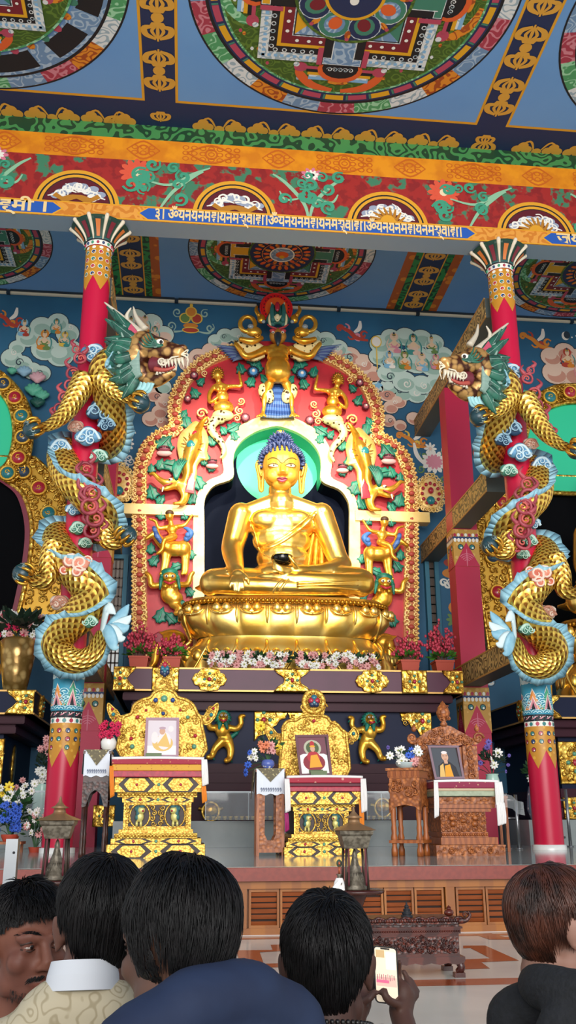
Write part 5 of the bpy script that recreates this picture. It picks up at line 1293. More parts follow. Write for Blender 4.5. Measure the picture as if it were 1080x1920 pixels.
def altar(name,label,cx,hw,Y,zt,side=0):
    t=thing(name,label,'altar',(cx,Y,1.006))
    x0,x1=cx-hw,cx+hw;zb=zt-.7;big=side==0
    m=M();m.bb(x0,x1,Y,33.8,zb,zt);lg=m.build('ledge',m_plum if big else m_anavy,t)
    m=M()
    for z in(zb,zt-.05): m.bb(x0-.03,x1+.03,Y-.03,33.8,z,z+.05)
    m.build('ledge_edge',m_edge,lg)
    dz=zt-6.06
    m=M();m.bb(x0+.28,x1-.28,Y+.25,33.8,5.12+dz,zb);m.bb(x0+.26,x1-.26,Y+.22,33.8,5.14+dz,5.32+dz);m.bb(x0+.55,x1-.55,Y+.45,33.8,4.86+dz,5.12+dz);m.bb(x0+.52,x1-.52,Y+.42,33.8,4.88+dz,5.04+dz);m.build('cornice_step',m_maroon,t)
    m=M();m.bb(x0+.9,x1-.9,Y+.7,33.8,3.3+dz,4.86+dz);m.build('body',m_anavy,t)
    m=M()
    for i,z in enumerate((2.5,2.78,3.06)): m.bb(x0+.8-.08*(2-i),x1-.8+.08*(2-i),Y+.6-.08*(2-i),33.8,z+dz*(1 if i else 1),z+.27+dz)
    m.bb(x0+.7,x1-.7,Y+.5,33.8,1.7,2.5+dz);m.build('lower_step',m_maroon,t)
    m=M();ex=0 if big else .75;m.bb(x0+.2-ex,x1-.2+ex,Y-.15,33.8,1.008,1.72);m.build('plinth',m_plinth,t)
    F=((1,0,0),(0,0,1),(0,-1,0))
    zc=(zb+zt)/2;hz=.33
    if big:
        for s in(-1,1):
            plaque('corner_plaque',t,(cx+s*(hw-.32),Y,zc),(-s,0,0),F[1],F[2],'end',.32,hz)
            plaque('square_plaque',t,(cx+s*3.75,Y,zc),*F,'sq',.38,hz);plaque('oval_plaque',t,(cx+s*2.45,Y,zc),*F,'oval',.5,hz)
            plaque('panel_corner',t,(cx+s*(hw-1.35),Y+.7,4.42),(s*-1,0,0),F[1],F[2],'corner',.48,.42)
        plaque('cross_plaque',t,(cx+.02,Y,zc),*F,'cross',.55,hz)
        for s in(-1,1): plaque('panel_corner',t,(cx-.05+s*.5,Y+.7,4.42),(s*1.0,0,0) if 0 else (-s,0,0),F[1],F[2],'corner',.5,.42)
        for x,y,f in((418,1383,1),(690,1386,-1)):
            p=P(x,y,Y+.65);snow_lion(t,p.x,p.z,Y+.62,.0163,f)
        for x,y in((395,1522),(717,1515)):
            c=P(x,y,Y+.4);m=M();m.tube([c+Vector((cos(a)*.24,-.08,sin(a)*.26)) for a in [2*pi*i/20 for i in range(20)]],.035,6,closed=True);m.ell(c+Vector((0,-.03,.05)),(.22,.1,.16),10,7);m.tube([c+Vector((-.35,-.02,.1)),c,c+Vector((.35,-.02,.1))],.05,6)
            m.build('ring_handle',m_goldc,t)
        plaque('lower_plaque',t,P(195,1530,Y+.5),*F,'sq',.3,.28);plaque('lower_plaque',t,P(860,1545,Y+.5),*F,'sq',.2,.22)
    else:
        s=side
        plaque('corner_plaque',t,(cx+s*(hw-.4),Y,zc),(-s,0,0),F[1],F[2],'end',.4,hz)
        plaque('side_plaque',t,(cx+s*hw,Y+1.2,zc),(0,-s*-1,0),F[1],(s,0,0),'oval',.25,hz)
        plaque('body_plaque',t,(cx+s*(hw-1.35),Y+.7,4.1+dz),*F,'sq',.5,.62)
        plaque('lower_plaque',t,(cx+s*(hw-1.1),Y+.5,2.05),*F,'sq',.32,.3)
        m=M();c=Vector((cx+s*(hw-.92),Y+2.6,4.1+dz));m.lathe([(.0,0),(.3,.01),(.34,.05),(0,.06)],18,(0,0,0))
        m.v=[c+Vector((s*v.z,v.x*1.0,v.y*1.8)) for v in m.v];m.build('medallion',m_goldc,t)
    return t
ALT=altar('altar','long plum fronted altar with gold plaques carrying the big golden statue and its arch',AX,5.25,28.0,ZA)
LEFT=altar('altar','navy altar with a gold corner plaque, carrying the wrapped gold vase of flowers',AX-7.5-6,6.0,28.0,5.35,1)
RIGHT=altar('altar','navy altar with a dark side face, carrying the slim golden vase',AX+7.5+6,6.0,28.0,5.35,-1)
# ---- neighbouring shrines, seen at the picture's edges
def side_shrine(sg):
    t=thing('oval_halo','gold scrolled double halo with round jewels %s'%('above the wrapped gold vase of flowers' if sg<0 else 'partly hidden by the dragon beside the wooden throne'),'halo',(AX+sg*13.1,33,5.35),'side shrine halos')
    q=lambda x,y,dy=0.0:P(x,y,33+dy);Xc=-10.05
    ho=[(97,1218),(112,1120),(126,1050),(130,990),(120,935),(97,890),(66,858)];hi=[(18,1218),(40,1130),(56,1050),(60,985),(45,930),(18,905),(-10,890)]
    uo=[(20,905),(45,880),(58,840),(60,795),(50,755),(28,722),(0,697),(-40,675),(-90,668)];ui=[(-5,885),(14,868),(25,835),(27,800),(20,765),(5,740),(-20,722),(-55,708),(-90,703)]
    fix=(lambda m:m) if sg<0 else (lambda m:mirror(m,AX))
    def halo(o_,i_,name,dy):
        A=cr([q(a,b,dy) for a,b in o_],5);B=cr([q(a,b,dy) for a,b in i_],5)
        A=A+[Vector((2*Xc-p.x,p.y,p.z)) for p in A[::-1]];B=B+[Vector((2*Xc-p.x,p.y,p.z)) for p in B[::-1]]
        m=M();m.strip(A,B,1);off=Vector((0,.35,0));m.strip([p for p in A],[p+off for p in A],0);m.tube(A,.07,6,0);m.tube(B,.1,6,0)
        n=len(A);C_=[];N=n//2
        for i in range(0,n-1):
            a,b=A[i],B[i];w=(a-b).length;k=max(2,int(w/.42));tg=(A[min(i+1,n-1)]-A[i-1 if i else 0]).normalized()
            for j in range(k):
                f=(j+.5+.15*(i%2))/k;c=b.lerp(a,f)+Vector((0,-.06,0));m.spiral(c,.17,1.4,.22,a0=i*.8+j*2,sg=(1,-1)[(i+j)%2],mi=0,n=4,st=7)
        h=fix(m).build(name,[m_goldc,mat('gold_ground','#d9a63c',metal=.6,rough=.4)],t)
        j=M();k=0
        for i in range(2,n-2,5):
            c=B[i].lerp(A[i],.5)+Vector((0,-.12,0));r_=.24;j.ell(c,(r_,.14,r_),12,8,k%3);j.tube([c+Vector((cos(a)*r_*1.1,-.02,sin(a)*r_*1.1)) for a in [2*pi*u/14 for u in range(14)]],.05,5,3,closed=True);j.spiral(c+Vector((0,-.13,0)),.1,1.1,.3,a0=k,mi=3,n=4,st=6);k+=1
        fix(j).build('jewel',[m_teal,m_ruby,mat('jewel_slate','#33465c',rough=.2),m_goldm],h)
        return A,B
    A,B=halo(ho,hi,'body_halo',0);A2,B2=halo(uo,ui,'head_halo',-.15)
    m=M();m.add([p+Vector((0,.3,0)) for p in B],[tuple(range(len(B)))],0,False);fix(m).build('halo_ground',mat('ground_black','#06070b',rough=.8,spec=.1),t)
    m=M();m.strip([p+Vector((0,-.02,0)) for p in B],[Vector((lerp(p.x,Xc,.06),p.y-.05,lerp(p.z,9.5,.02))) for p in B],0);fix(m).build('halo_lining',mat('lining_rose','#8a3446'),t)
    m=M();m.add([p+Vector((0,.1,0)) for p in B2],[tuple(range(len(B2)))],0,False);fix(m).build('halo_disc',mat('halo_green','#35d6a2',rough=.45),t)
    # lotus leaves growing beside the halo
    for i,(x,y,r,mi) in enumerate(((45,700,12,1),(70,712,13,2),(22,698,8,0),(62,735,14,0),(78,745,12,0),(70,758,12,3),(95,1110,12,2),(100,870,10,4),(108,1128,10,4))):
        c=q(x,y,.45);m=M()
        for k in range(5): a=R(30+30*k);m.ell(c+Vector((cos(a)*r*.008,0,sin(a)*r*.008)),(r*.010,.14,r*.020),8,6,mi,(0,pi/2-a,0))
        fix(m).build('lotus_relief',[mat('lotus_mint','#5fb89a'),mat('lotus_sky','#8fb8d0'),mat('lotus_blush','#d8a8b0'),mat('lotus_pine','#1f5a50'),mat('lotus_rust','#c0604a')],t)
side_shrine(-1);side_shrine(1)
st=bpy.data.objects['seated_statue']
for sg,lb in((-1,'golden seated statue at the left edge, only its arm and knee in view'),(1,'golden seated statue at the right edge behind the right dragon column')):
    o=dup(st,(st.location.x+(-12.75 if sg<0 else 12.3),st.location.y,st.location.z-.35),0,lb)
pd=bpy.data.objects['lotus_pedestal'];pd.location.z=ZA+.004
for sg in(-1,1): dup(pd,(pd.location.x+sg*12.5,pd.location.y,5.36),0,'golden lotus pedestal under the seated statue at the %s edge'%('left' if sg<0 else 'right')).scale=(.93,.93,1.1)
# ---------------------------------------------------------------- flowers
m_fol=mat('foliage','#2f5a2c','#1d3f20','noise',6,rough=.6);m_fold=mat('foliage_dark','#1f3a26','#16291c','noise',6,rough=.6)
def petal_mesh(r,n,mo,mc):
    m=M()
    for i in range(n):
        a=2*pi*i/n;m.ell((cos(a)*r*.55,-.02*0,sin(a)*r*.55),(r*.5,r*.16,r*.26),6,4,0,(0,-a,0))
    m.ell((0,-r*.14,0),r*.22,6,4,1);return m
def blossom(par,at,r,cols,cache={},n=8,name='blossom'):
    key=(round(r,3),cols[0].name,n)
    if key not in cache:
        o=petal_mesh(r,n,0,1).build(name,list(cols));cache[key]=o.data;bpy.data.objects.remove(o)
    o=bpy.data.objects.new(name,cache[key]);COL.objects.link(o);o.parent=par;o.location=Vector(at)-par.location
    o.rotation_euler=(ru(-.7,.3),ru(0,6.28),ru(-.6,.6));return o
FP=(mat('petal_pink','#e0a09c'),mat('centre_rose','#a85a5a'));FWH=(mat('petal_white','#efece4'),mat('centre_olive','#a8a860'))
FR=(mat('petal_crimson','#c8174a'),mat('centre_dark','#5a0a20'));FB=(mat('petal_blue','#3a62c8'),mat('centre_navy','#1a2a6a'));FO=(mat('petal_salmon','#e88a64'),mat('centre_rust','#a8502c'));FY=(mat('petal_yellow','#f2d23a'),mat('centre_gold','#b8860b'));FV=(mat('petal_violet','#6a5aa8'),mat('centre_plum','#3a2a6a'))
def leaves(m,c,r,n,l,mi=0,up=.3):
    for i in range(n):
        a=ru(0,2*pi);e=ru(-.4,1.0);d=Vector((cos(a)*cos(e),sin(a)*cos(e),sin(e)+up)).normalized();b=Vector(c)+Vector((d.x*r[0],d.y*r[1],d.z*r[2]))*ru(.3,1)
        s=d.cross(Vector((ru(-1,1),ru(-1,1),1))).normalized()*l*.28;t=b+d*l
        m.add([b,b+d*l*.5+s,t,b+d*l*.5-s],[(0,1,2,3)],mi,False)
def garland(x0,x1,label):
    a,b=P(x0,1250,28.45),P(x1,1250,28.45);t=thing('flower_garland',label,'flowers',((a.x+b.x)/2,28.45,ZA),'flower garlands on the altar')
    m=M()
    for i in range(34): leaves(m,(lerp(a.x,b.x,i/33),28.5,ZA+.3),(.16,.18,.2),10,.22,i%2)
    o=m.build('foliage',[m_fol,m_fold],t);o['kind']='stuff'
    n=56
    for i in range(n): blossom(t,(lerp(a.x,b.x,(i+.5)/n)+ru(-.05,.05),28.3+ru(-.08,.1),ZA+ru(.1,.52)),(.135,.115)[i%2],FP if rnd()<.6 else FWH)
garland(393,536,'row of pink and white flowers before the golden pedestal, left half');garland(556,706,'row of pink and white flowers before the golden pedestal, right half')
m_tc=mat('terracotta','#b5452e',rough=.6);m_rb=mat('blossom_coral','#d0485a','#b5324a','noise',9,rough=.5)
def potted(px,pt,pb,w,sc,label,Y=28.75):
    b=P(px,pb,Y);h=P(px,pt,Y).z-ZA;t=thing('potted_plant',label,'plant',(b.x,Y,ZA),'red flowering plants on the altar')
    m=M();hw=.3*sc;m.box((b.x,Y,ZA+.2),(hw*1.6,hw*1.6,.4),0,taper=1.25);m.box((b.x,Y,ZA+.38),(hw*2.1,hw*2.1,.06));m.build('pot',m_tc,t)
    m=M();leaves(m,(b.x,Y,ZA+.5),(.42*sc,.3,.2),90,.2);m.build('foliage',mat('foliage_bright','#4f8a2c','#2f5f20','noise',6),t)['kind']='stuff'
    m=M();W_=w*.0163/2
    for i in range(46):
        a=ru(-1,1);e=Vector((b.x+a*W_*ru(.5,1),Y+ru(-.3,.3),ZA+h*ru(.55,1)*(1-.25*abs(a))));s=Vector((b.x+a*.15,Y,ZA+.45));mid=s.lerp(e,.5)+Vector((0,0,.1))
        ps=cr([s,mid,e],4);m.tube(ps,.012,4,1,cap=False)
        for k in range(7): p=ps[min(len(ps)-1,3+k%6)];m.ell(p+Vector((ru(-.08,.08),ru(-.08,.08),ru(-.08,.08))),(.045,.045,.055),5,4,0)
    m.build('blossom_spray',[m_rb,mat('stem_brown','#5a3a30')],t)
potted(260,1165,1249,70,1,'red flowering potted plant at the left end of the big altar');potted(322,1186,1249,58,.9,'small red flowering potted plant between the left altar end and the golden pedestal')
potted(766,1188,1250,64,1,'red flowering potted plant just right of the golden pedestal');potted(830,1162,1250,84,1,'tall red flowering potted plant at the right end of the big altar')
def vase_flowers(name,label,base,prof,vm,fl,hz,leafn=60,stuff=True,n=16,vn=20,lm=None,rad=.3):
    """vase with a bouquet; fl: list of (dx,dz,r,colours)"""
    base=Vector(base);t=thing(name,label,'flowers' if 'flower' in name else 'vase',base)
    m=M();m.lathe(prof,vn,base);m.build('vase',vm,t)
    m=M();top=base+Vector((0,0,prof[-1][1]));leaves(m,top+Vector((0,0,hz*.35)),(rad,rad*.7,hz*.5),leafn,rad*.55)
    for dx,dz,r,c in fl: m.tube(cr([top-Vector((0,0,.05)),top+Vector((dx*.5,0,dz*.6)),top+Vector((dx,-.05,dz))],3),.008,4,0,cap=False)
    m.build('foliage',lm or m_fol,t)['kind']='stuff'
    for dx,dz,r,c in fl: blossom(t,top+Vector((dx,-ru(.05,.2),dz)),r,c)
    return t
def rf(n,w,h,r,cols): return [(ru(-w,w),ru(0,h),r*ru(.8,1.2),random.choice(cols)) for _ in range(n)]
b=P(28,1290,28.6);b.z=5.35
vase_flowers('flower_vase','big pink, white and red bouquet in a wrapped gold vase at the left edge',b,[(.3,0),(.34,.05),(.42,.5),(.5,1.0),(.55,1.5),(.45,1.6)],mat('foil_gold','#c8a868','#8a6a34','voro',4,.2,.5,rough=.25,metal=.5,bump=.6),rf(40,.75,.75,.13,[FP,FWH,FR]),.8,120,rad=.8,lm=m_fold)
b=P(946,1332,28.6);b.z=5.35
t=thing('gold_vase','slim golden vase standing on the dark side of a navy altar','vase',(b.x+1.9,29.9,5.35));m=M();m.lathe([(.16,0),(.18,.05),(.2,.5),(.25,.95),(.28,1.0),(.24,1.0)],20,(b.x+1.9,29.9,5.35));m.build('body',m_goldm,t);m=M();m.tube([(b.x+1.9+.26*cos(a),29.9+.26*sin(a),6.33) for a in [2*pi*i/18 for i in range(18)]],.025,5,closed=True);m.build('rim',m_goldc,t)
# ---------------------------------------------------------------- thrones, stands, portraits on the stage
m_tgold=mat('throne_gold','#f2c757','#b5852c','voro',22,.35,.7,rough=.4,metal=.45,bump=.8,bdist=.01)
m_tbrown=mat('throne_brown','#33201c',rough=.5)
m_broc=mat('brocade_red','#a3283c','#c98a5a','voro',14,.25,.12,rough=.7,sheen=.2);m_broy=mat('brocade_yellow','#d9a238','#b5752a','voro',16,.25,.12,rough=.7)
m_crim=mat('silk_crimson','#b3263e','#9c1f36','noise',14,rough=.45)
m_scarf=mat('scarf_white','#ece8e4',rough=.7);m_orange=mat('silk_orange','#e8881e',rough=.55);m_mag=mat('silk_magenta','#a8206a',rough=.5)
m_wood=mat('carved_wood','#c0733a','#8a4a20','voro',13,.22,.6,rough=.45,bump=.8,bdist=.012);m_woodp=mat('plain_wood','#a85e2a','#8f4a1e','wave',2.5,dist=5,rough=.4)
m_dkwood=mat('dark_wood','#4a2a22','#331a14','noise',8,rough=.4);m_dkcarve=mat('dark_carved','#5a3228','#2a130e','voro',14,.2,.6,rough=.4,bump=.8,bdist=.01)
ZS=1.006
class Fr:
    """reads outlines on a plane Y"""
    def __init__(s,Y): s.Y=Y
    def __call__(s,x,y,d=0): return P(x,y,s.Y+d)
def hexrow(m,x0,x1,z0,z1,Y,n,mi=0,jm=None):
    w=(x1-x0)/(2*n);zc,h=(z0+z1)/2,(z1-z0)/2
    def pr(pl): m.pris([Vector((a,Y-.025,b)) for a,b in pl],(0,.03,0),mi)
    for k in range(n):
        c=x0+w*(2*k+1);pr([(c-w*.58,zc),(c-w*.34,zc+h*.84),(c+w*.34,zc+h*.84),(c+w*.58,zc),(c+w*.34,zc-h*.84),(c-w*.34,zc-h*.84)])
        if jm is not None: m.ell((c,Y-.03,zc),(.03,.02,.03),8,5,jm)
    for k in range(n+1):
        c=x0+2*w*k;a=max(x0,c-w*.66);b=min(x1,c+w*.66);a=max(x0,c-w*.5);b=min(x1,c+w*.5);l=a if k==0 else c-w*.16;r=b if k==n else c+w*.16
        pr([(a,zc+h),(b,zc+h),(r,zc),(b,zc-h),(a,zc-h),(l,zc)])
        if jm is not None and 0<k<n: m.ell((c,Y-.03,zc),(.035,.02,.035),8,5,jm+1)
def throne(label,Y,dep,tiers,group,gold=True,nh=2):
    """tiers: (x0,x1,y_top,y_bottom,kind) in photograph pixels on the front plane"""
    f=Fr(Y);B=tiers[0];t=thing('throne',label,'throne',((f(B[0],B[3]).x+f(B[1],B[3]).x)/2,Y,ZS),group)
    W0=f(B[1],B[3]).x-f(B[0],B[3]).x
    for i,(x0,x1,y0,y1,kind) in enumerate(tiers):
        a,b=f(x0,y1),f(x1,y0);z0=ZS if i==0 else a.z;z1=b.z;ins=max(0,(W0-(b.x-a.x))/2)*.8;yf=Y+ins
        m=M();m.bb(a.x,b.x,yf,Y+dep-ins*.3,z0,z1)
        nm={'h':'base_tier','c':'cornice','b':'body','s':'seat_box','p':'plain_tier'}[kind]
        if gold:
            o=m.build(nm,m_tbrown if kind in'hbs' else m_tgold,t);q=M()
            if kind in 'hs':
                hexrow(q,a.x,b.x,z0,z1,yf,nh,0,1)
                for k in range(4):
                    yy=lerp(yf,Y+dep-ins*.3,(k+.5)/4);h=(Y+dep-yf)/8*.8;zc=(z0+z1)/2
                    for X in(a.x-.012,b.x+.012): q.pris([Vector((X,yy-h,zc)),Vector((X,yy-h*.4,z1-.02)),Vector((X,yy+h*.4,z1-.02)),Vector((X,yy+h,zc)),Vector((X,yy+h*.4,z0+.02)),Vector((X,yy-h*.4,z0+.02))],((.02 if X<a.x else -.02),0,0),0)
                q.build('gold_plaque',[m_tgold,m_ruby,m_jgreen],o)
            if kind=='b':
                xc=(a.x+b.x)/2;w=b.x-a.x;h=z1-z0;zc=(z0+z1)/2
                q.bb(a.x,b.x,yf-.02,yf,z0,z0+h*.1);q.bb(a.x,b.x,yf-.02,yf,z1-h*.1,z1)
                for s in(-1,1):
                    q.bb(xc+s*w*.5-(.1 if s>0 else 0),xc+s*w*.5+(.0 if s>0 else .1),yf-.03,yf,z0,z1)
                    for k in range(5): q.spiral((xc+s*w*.44,yf-.05,lerp(z0,z1,(k+.5)/5)),h*.1,1.3,.25,a0=k,sg=s,n=5)
                    for k in range(4): q.spiral((xc+s*w*(.05+.025*(k%2)),yf-.05,lerp(z0,z1,.2+.2*k)),h*.11,1.4,.24,a0=k,sg=s,n=5)
                    q.tube([(xc+s*w*.26+cos(v)*w*.15,yf-.02,zc+sin(v)*h*.46) for v in [2*pi*j/18 for j in range(18)]],.018,5,closed=True)
                q.build('gold_scroll',m_tgold,o)
                for s in(-1,1):
                    l=M();c=Vector((xc+s*w*.26,yf-.05,zc));k=h/100
                    def E(u,v,rx,rz,mi,d=0): l.ell(c+Vector((s*u*k,d,v*k)),(rx*k,.05,rz*k),10,7,mi)
                    E(0,-4,17,20,0);E(-6,20,15,15,0,-.02);E(6,14,10,26,1);E(10,-6,9,12,1);E(-12,18,5,4,2,-.05);E(-6,-30,6,14,0);E(10,-30,6,12,0);E(-8,34,12,6,1,-.02);E(15,26,6,10,1)
                    l.build('lion_relief',[mat('lion_straw','#d8cc7a',metal=.3,rough=.4),mat('lion_teal','#3a6a6a'),m_ruby],o)
            if kind=='c':
                n=max(8,int((b.x-a.x)/.07))
                for k in range(n): q.ell((lerp(a.x,b.x,(k+.5)/n),yf-.005,(z0+z1)/2),(.04,.03,(z1-z0)*.42),6,5)
                q.build('bead_row',m_tgold,o)
        else:
            o=m.build(nm,m_wood if kind in'hbs' else m_woodp,t);q=M();xc=(a.x+b.x)/2;w=b.x-a.x;h=z1-z0
            if kind=='h':
                for k in range(3): 
                    for j in range(8): v=j*pi/4;q.ell((a.x+w*(.22+.28*k)+cos(v)*h*.22,yf-.01,(z0+z1)/2+sin(v)*h*.22),(h*.13,.03,h*.13),6,4)
                for k in range(12): q.spiral((a.x+w*(k+.5)/12,yf-.01,(z0+z1)/2+(.15 if k%2 else -.15)*h),h*.22,1.3,.2,a0=k,n=4)
                q.bb(a.x-.01,b.x+.01,yf-.015,yf,z1-.03,z1);q.build('rosette',m_wood,o)
            if kind=='b':
                for k in range(9):
                    for j in range(5): q.spiral((a.x+w*(k+.5)/9,yf-.01,z0+h*(j+.5)/5),w*.055,1.3,.28,a0=k*2+j,sg=(1,-1)[(k+j)%2],n=4)
                for s in(-1,1): q.ell((xc+s*w*.26,yf-.02,z0+h*.68),(w*.08,.06,h*.14),10,7);q.ell((xc+s*w*.24,yf-.02,z0+h*.4),(w*.07,.06,h*.16),10,7)
                q.ell((xc,yf-.02,z0+h*.55),(w*.07,.05,h*.12),10,7);q.build('carved_scroll',m_wood,o)
            if kind=='s':
                for k in range(3): q.spiral((a.x+w*(.2+.3*k),yf-.01,(z0+z1)/2),h*.3,1.5,.2,n=4);q.tube([(a.x+w*(.13+.3*k),yf-.01,(z0+z1)/2),(a.x+w*(.27+.3*k),yf-.01,(z0+z1)/2)],.012,5)
                q.build('carved_pattern',m_wood,o)
            if kind=='c':
                n=20
                for k in range(n): q.ell((lerp(a.x,b.x,(k+.5)/n),yf-.005,(z0+z1)/2),(.03,.025,h*.3),6,5)
                q.build('bead_row',m_woodp,o)
    return t,f
def cloth(label,Y,dep,x0,x1,yt,rows,tails,group='brocade throne cloths'):
    """layered brocade lying over the seat, scarf ends hanging at the sides; rows: (y_bottom, material)"""
    f=Fr(Y-.03);a,b=f(x0,yt),f(x1,yt);t=thing('throne_cloth',label,'cloth',((a.x+b.x)/2,Y,a.z-.02),group)
    zt=a.z+.0;y=yt
    for i,(yb,mt) in enumerate(rows):
        z1=f(x0,y).z;z0=f(x0,yb).z;m=M();e=.03 if i==0 else .02-.004*i
        m.bb(a.x-e,b.x+e,Y-.05-e,Y+dep,z0,z1);m.build('brocade_layer',mt,t).modifiers.new('b','BEVEL').width=.012;y=yb
    m=M();m.tube(cr([Vector((a.x-.03,Y-.06,zt)),Vector((lerp(a.x,b.x,.5),Y-.06,zt+.015)),Vector((b.x+.03,Y-.06,zt))],8),.03,8)
    m.bb(a.x-.02,b.x+.02,Y-.06,Y+dep*.5,zt-.005,zt+.015);m.build('scarf',m_scarf,t)
    for (tx,ty0,ty1,w,mt,dd) in tails:
        p0,p1=P(tx,ty0,Y+dd),P(tx+w*.25,ty1,Y+dd);m=M();n=5
        A=cr([p0+Vector((-w*.005,0,.0)),p0.lerp(p1,.5)+Vector((-w*.006,-.03,0)),p1+Vector((-w*.0055,0,0))],5);Bq=cr([p0+Vector((w*.005,0,0)),p0.lerp(p1,.5)+Vector((w*.006,-.02,0)),p1+Vector((w*.0055,0,.04))],5)
        for u in range(5): m.tube([A[k].lerp(Bq[k],u/4)+Vector((0,.012*(u%2),0)) for k in range(len(A))],w*.0026*.9,6,sy=.8)
        m.build('hanging_scarf',mt,t)
    return t
def portrait(label,Y,c4,fig,tilt=.25,group='framed portraits on the thrones'):
    """c4: corner pixels tl,tr,br,bl"""
    f=Fr(Y);tl,tr,br,bl=[f(*p) for p in c4]
    for p in(tl,tr): p.y+=tilt
    t=thing('framed_portrait',label,'framed picture',(bl+br)/2,group)
    N=(tr-tl).cross(bl-tl).normalized()
    if N.y>0: N=-N
    U=(br-bl);V=(tl-bl);W_,H_=U.length,V.length;u,v=U/W_,V/H_
    m=M();o=[bl,br,tr,tl];b=W_*.075;i_=[bl+u*b+v*b,br-u*b+v*b,tr-u*b-v*b,tl+u*b-v*b]
    for k in range(4): j=(k+1)%4;m.pris([o[k]+N*.03,o[j]+N*.03,i_[j]+N*.03,i_[k]+N*.03],-N*.05,0)
    m.build('frame',mat('frame_'+fig,{'pale':'#a98590','red':'#6a4048','grey':'#8a7078'}[fig],rough=.4),t)
    m=M();m.pris(o,-N*.02,0);m.build('backing',m_tbrown,t)
    g=Pl(bl,u,v,N,step=.0006,base=.004);w,h=W_,H_
    bgs={'pale':'#dccfd2','red':'#7a4a52','grey':'#54565a'};rect=g.rect
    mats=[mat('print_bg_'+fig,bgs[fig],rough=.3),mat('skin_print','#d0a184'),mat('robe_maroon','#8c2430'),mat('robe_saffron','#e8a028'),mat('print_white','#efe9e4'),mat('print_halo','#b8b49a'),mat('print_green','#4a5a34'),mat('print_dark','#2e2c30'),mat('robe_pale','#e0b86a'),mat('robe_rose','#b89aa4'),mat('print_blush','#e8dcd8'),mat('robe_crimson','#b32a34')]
    rect(b,w-b,b,h-b,0)
    cx=w/2
    if fig=='pale':
        rect(b,w-b,b,h*.3,4);g.disc(cx+.02*w,h*.36,w*.3,h*.2,8,20);g.disc(cx+.06*w,h*.42,w*.2,h*.22,10);g.poly([(cx-.16*w,h*.3),(cx+.1*w,h*.62),(cx+.26*w,h*.25)],8);g.disc(cx,h*.66,w*.085,h*.085,1);g.disc(cx,h*.74,w*.1,h*.035,9);g.disc(cx-.22*w,h*.5,w*.1,h*.15,10);g.disc(cx+.25*w,h*.72,w*.08,h*.08,10)  # washed pinks and whites: glare put into the print's colours
    elif fig=='red':
        g.disc(cx,h*.68,w*.27,h*.2,5,20);g.disc(cx,h*.68,w*.2,h*.15,6,20);rect(b,w-b,b,h*.2,4);g.poly([(b,h*.2),(b,h*.5),(b+.12*w,h*.54),(w-b-.1*w,h*.54),(w-b,h*.5),(w-b,h*.2)],4)
        g.disc(cx,h*.33,w*.34,h*.21,2,20);g.disc(cx,h*.46,w*.2,h*.14,11);g.poly([(cx-.16*w,h*.2),(cx-.08*w,h*.5),(cx+.12*w,h*.52),(cx+.24*w,h*.22)],3);g.disc(cx,h*.66,w*.075,h*.075,1);g.disc(cx,h*.78,w*.07,h*.07,11);g.disc(cx,h*.72,w*.09,h*.025,3);rect(cx-.2*w,cx+.24*w,b,h*.15,6)
    else:
        g.poly([(cx-.34*w,b),(cx-.28*w,h*.4),(cx-.1*w,h*.52),(cx+.12*w,h*.52),(cx+.3*w,h*.36),(cx+.36*w,b)],7);g.poly([(cx-.3*w,b),(cx-.22*w,h*.4),(cx-.1*w,h*.47),(cx-.12*w,b)],8);g.poly([(cx-.12*w,b),(cx-.06*w,h*.4),(cx+.12*w,h*.44),(cx+.16*w,b)],3)
        rect(cx-.06*w,cx+.06*w,h*.46,h*.58,1);g.disc(cx,h*.67,w*.115,h*.135,1,20);g.disc(cx,h*.79,w*.1,h*.045,10);rect(cx-.08*w,cx-.02*w,h*.68,h*.695,7);rect(cx+.03*w,cx+.09*w,h*.68,h*.695,7);rect(cx-.03*w,cx+.04*w,h*.59,h*.6,2)
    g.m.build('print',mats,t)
    return t,bl,u,v,N,w
def placard(px,Y,w,label):
    c=P(px[0],px[1],Y);t=tag(M().box(c,(w,.04,.09)).build('placard',mat('placard_green','#55683c',rough=.5),at=c),label,'sign');return t
# ---- gilded throne on the left
T1=20.2
t1,f1=throne('gilded throne with tall scrolled back carrying the pale portrait',T1,1.5,[(199,384,1583,1608,'h'),(207,377,1572,1583,'h'),(213,370,1563,1572,'c'),(221,362,1555,1563,'p'),(229,359,1504,1555,'b'),(228,363,1494,1504,'h'),(219,370,1485,1494,'c'),(214,380,1457,1485,'s')],'thrones on the stage')
def back(t,Y,outl,mt,deep,jew,scr=40,inner=None):
    f=Fr(Y);ps=cr([f(*p) for p in outl],3,True);m=M();m.pris(ps,(0,deep,0),0);m.tube([p+Vector((0,-.02,0)) for p in ps],.035,6,closed=True)
    from mathutils import geometry as GE
    c=sum(ps,Vector())/len(ps);k=0;xs=[p.x for p in ps];zs=[p.z for p in ps];p2=[(p.x,p.z) for p in ps]
    def ins(x,z):
        r=False;j=len(p2)-1
        for i in range(len(p2)):
            if (p2[i][1]>z)!=(p2[j][1]>z) and x<(p2[j][0]-p2[i][0])*(z-p2[i][1])/(p2[j][1]-p2[i][1])+p2[i][0]: r=not r
            j=i
        return r
    while k<scr:
        x,z=ru(min(xs),max(xs)),ru(min(zs),max(zs))
        if ins(x,z): m.spiral((x,Y-.02,z),ru(.06,.11),1.4,.22,a0=k,sg=(1,-1)[k%2],n=4,st=7);k+=1
    o=m.build('backrest',mt,t)
    if jew:
        j=M()
        for x,y,r,mi in jew: p=f(x,y);j.ell(p+Vector((0,-.04,0)),(r*.0108,.05,r*.0108),10,7,mi)
        j.build('jewel',[m_jgreen,m_ruby,mat('jewel_blue','#2a4a8a',rough=.2),m_teal],o)
    return o
YK=21.35
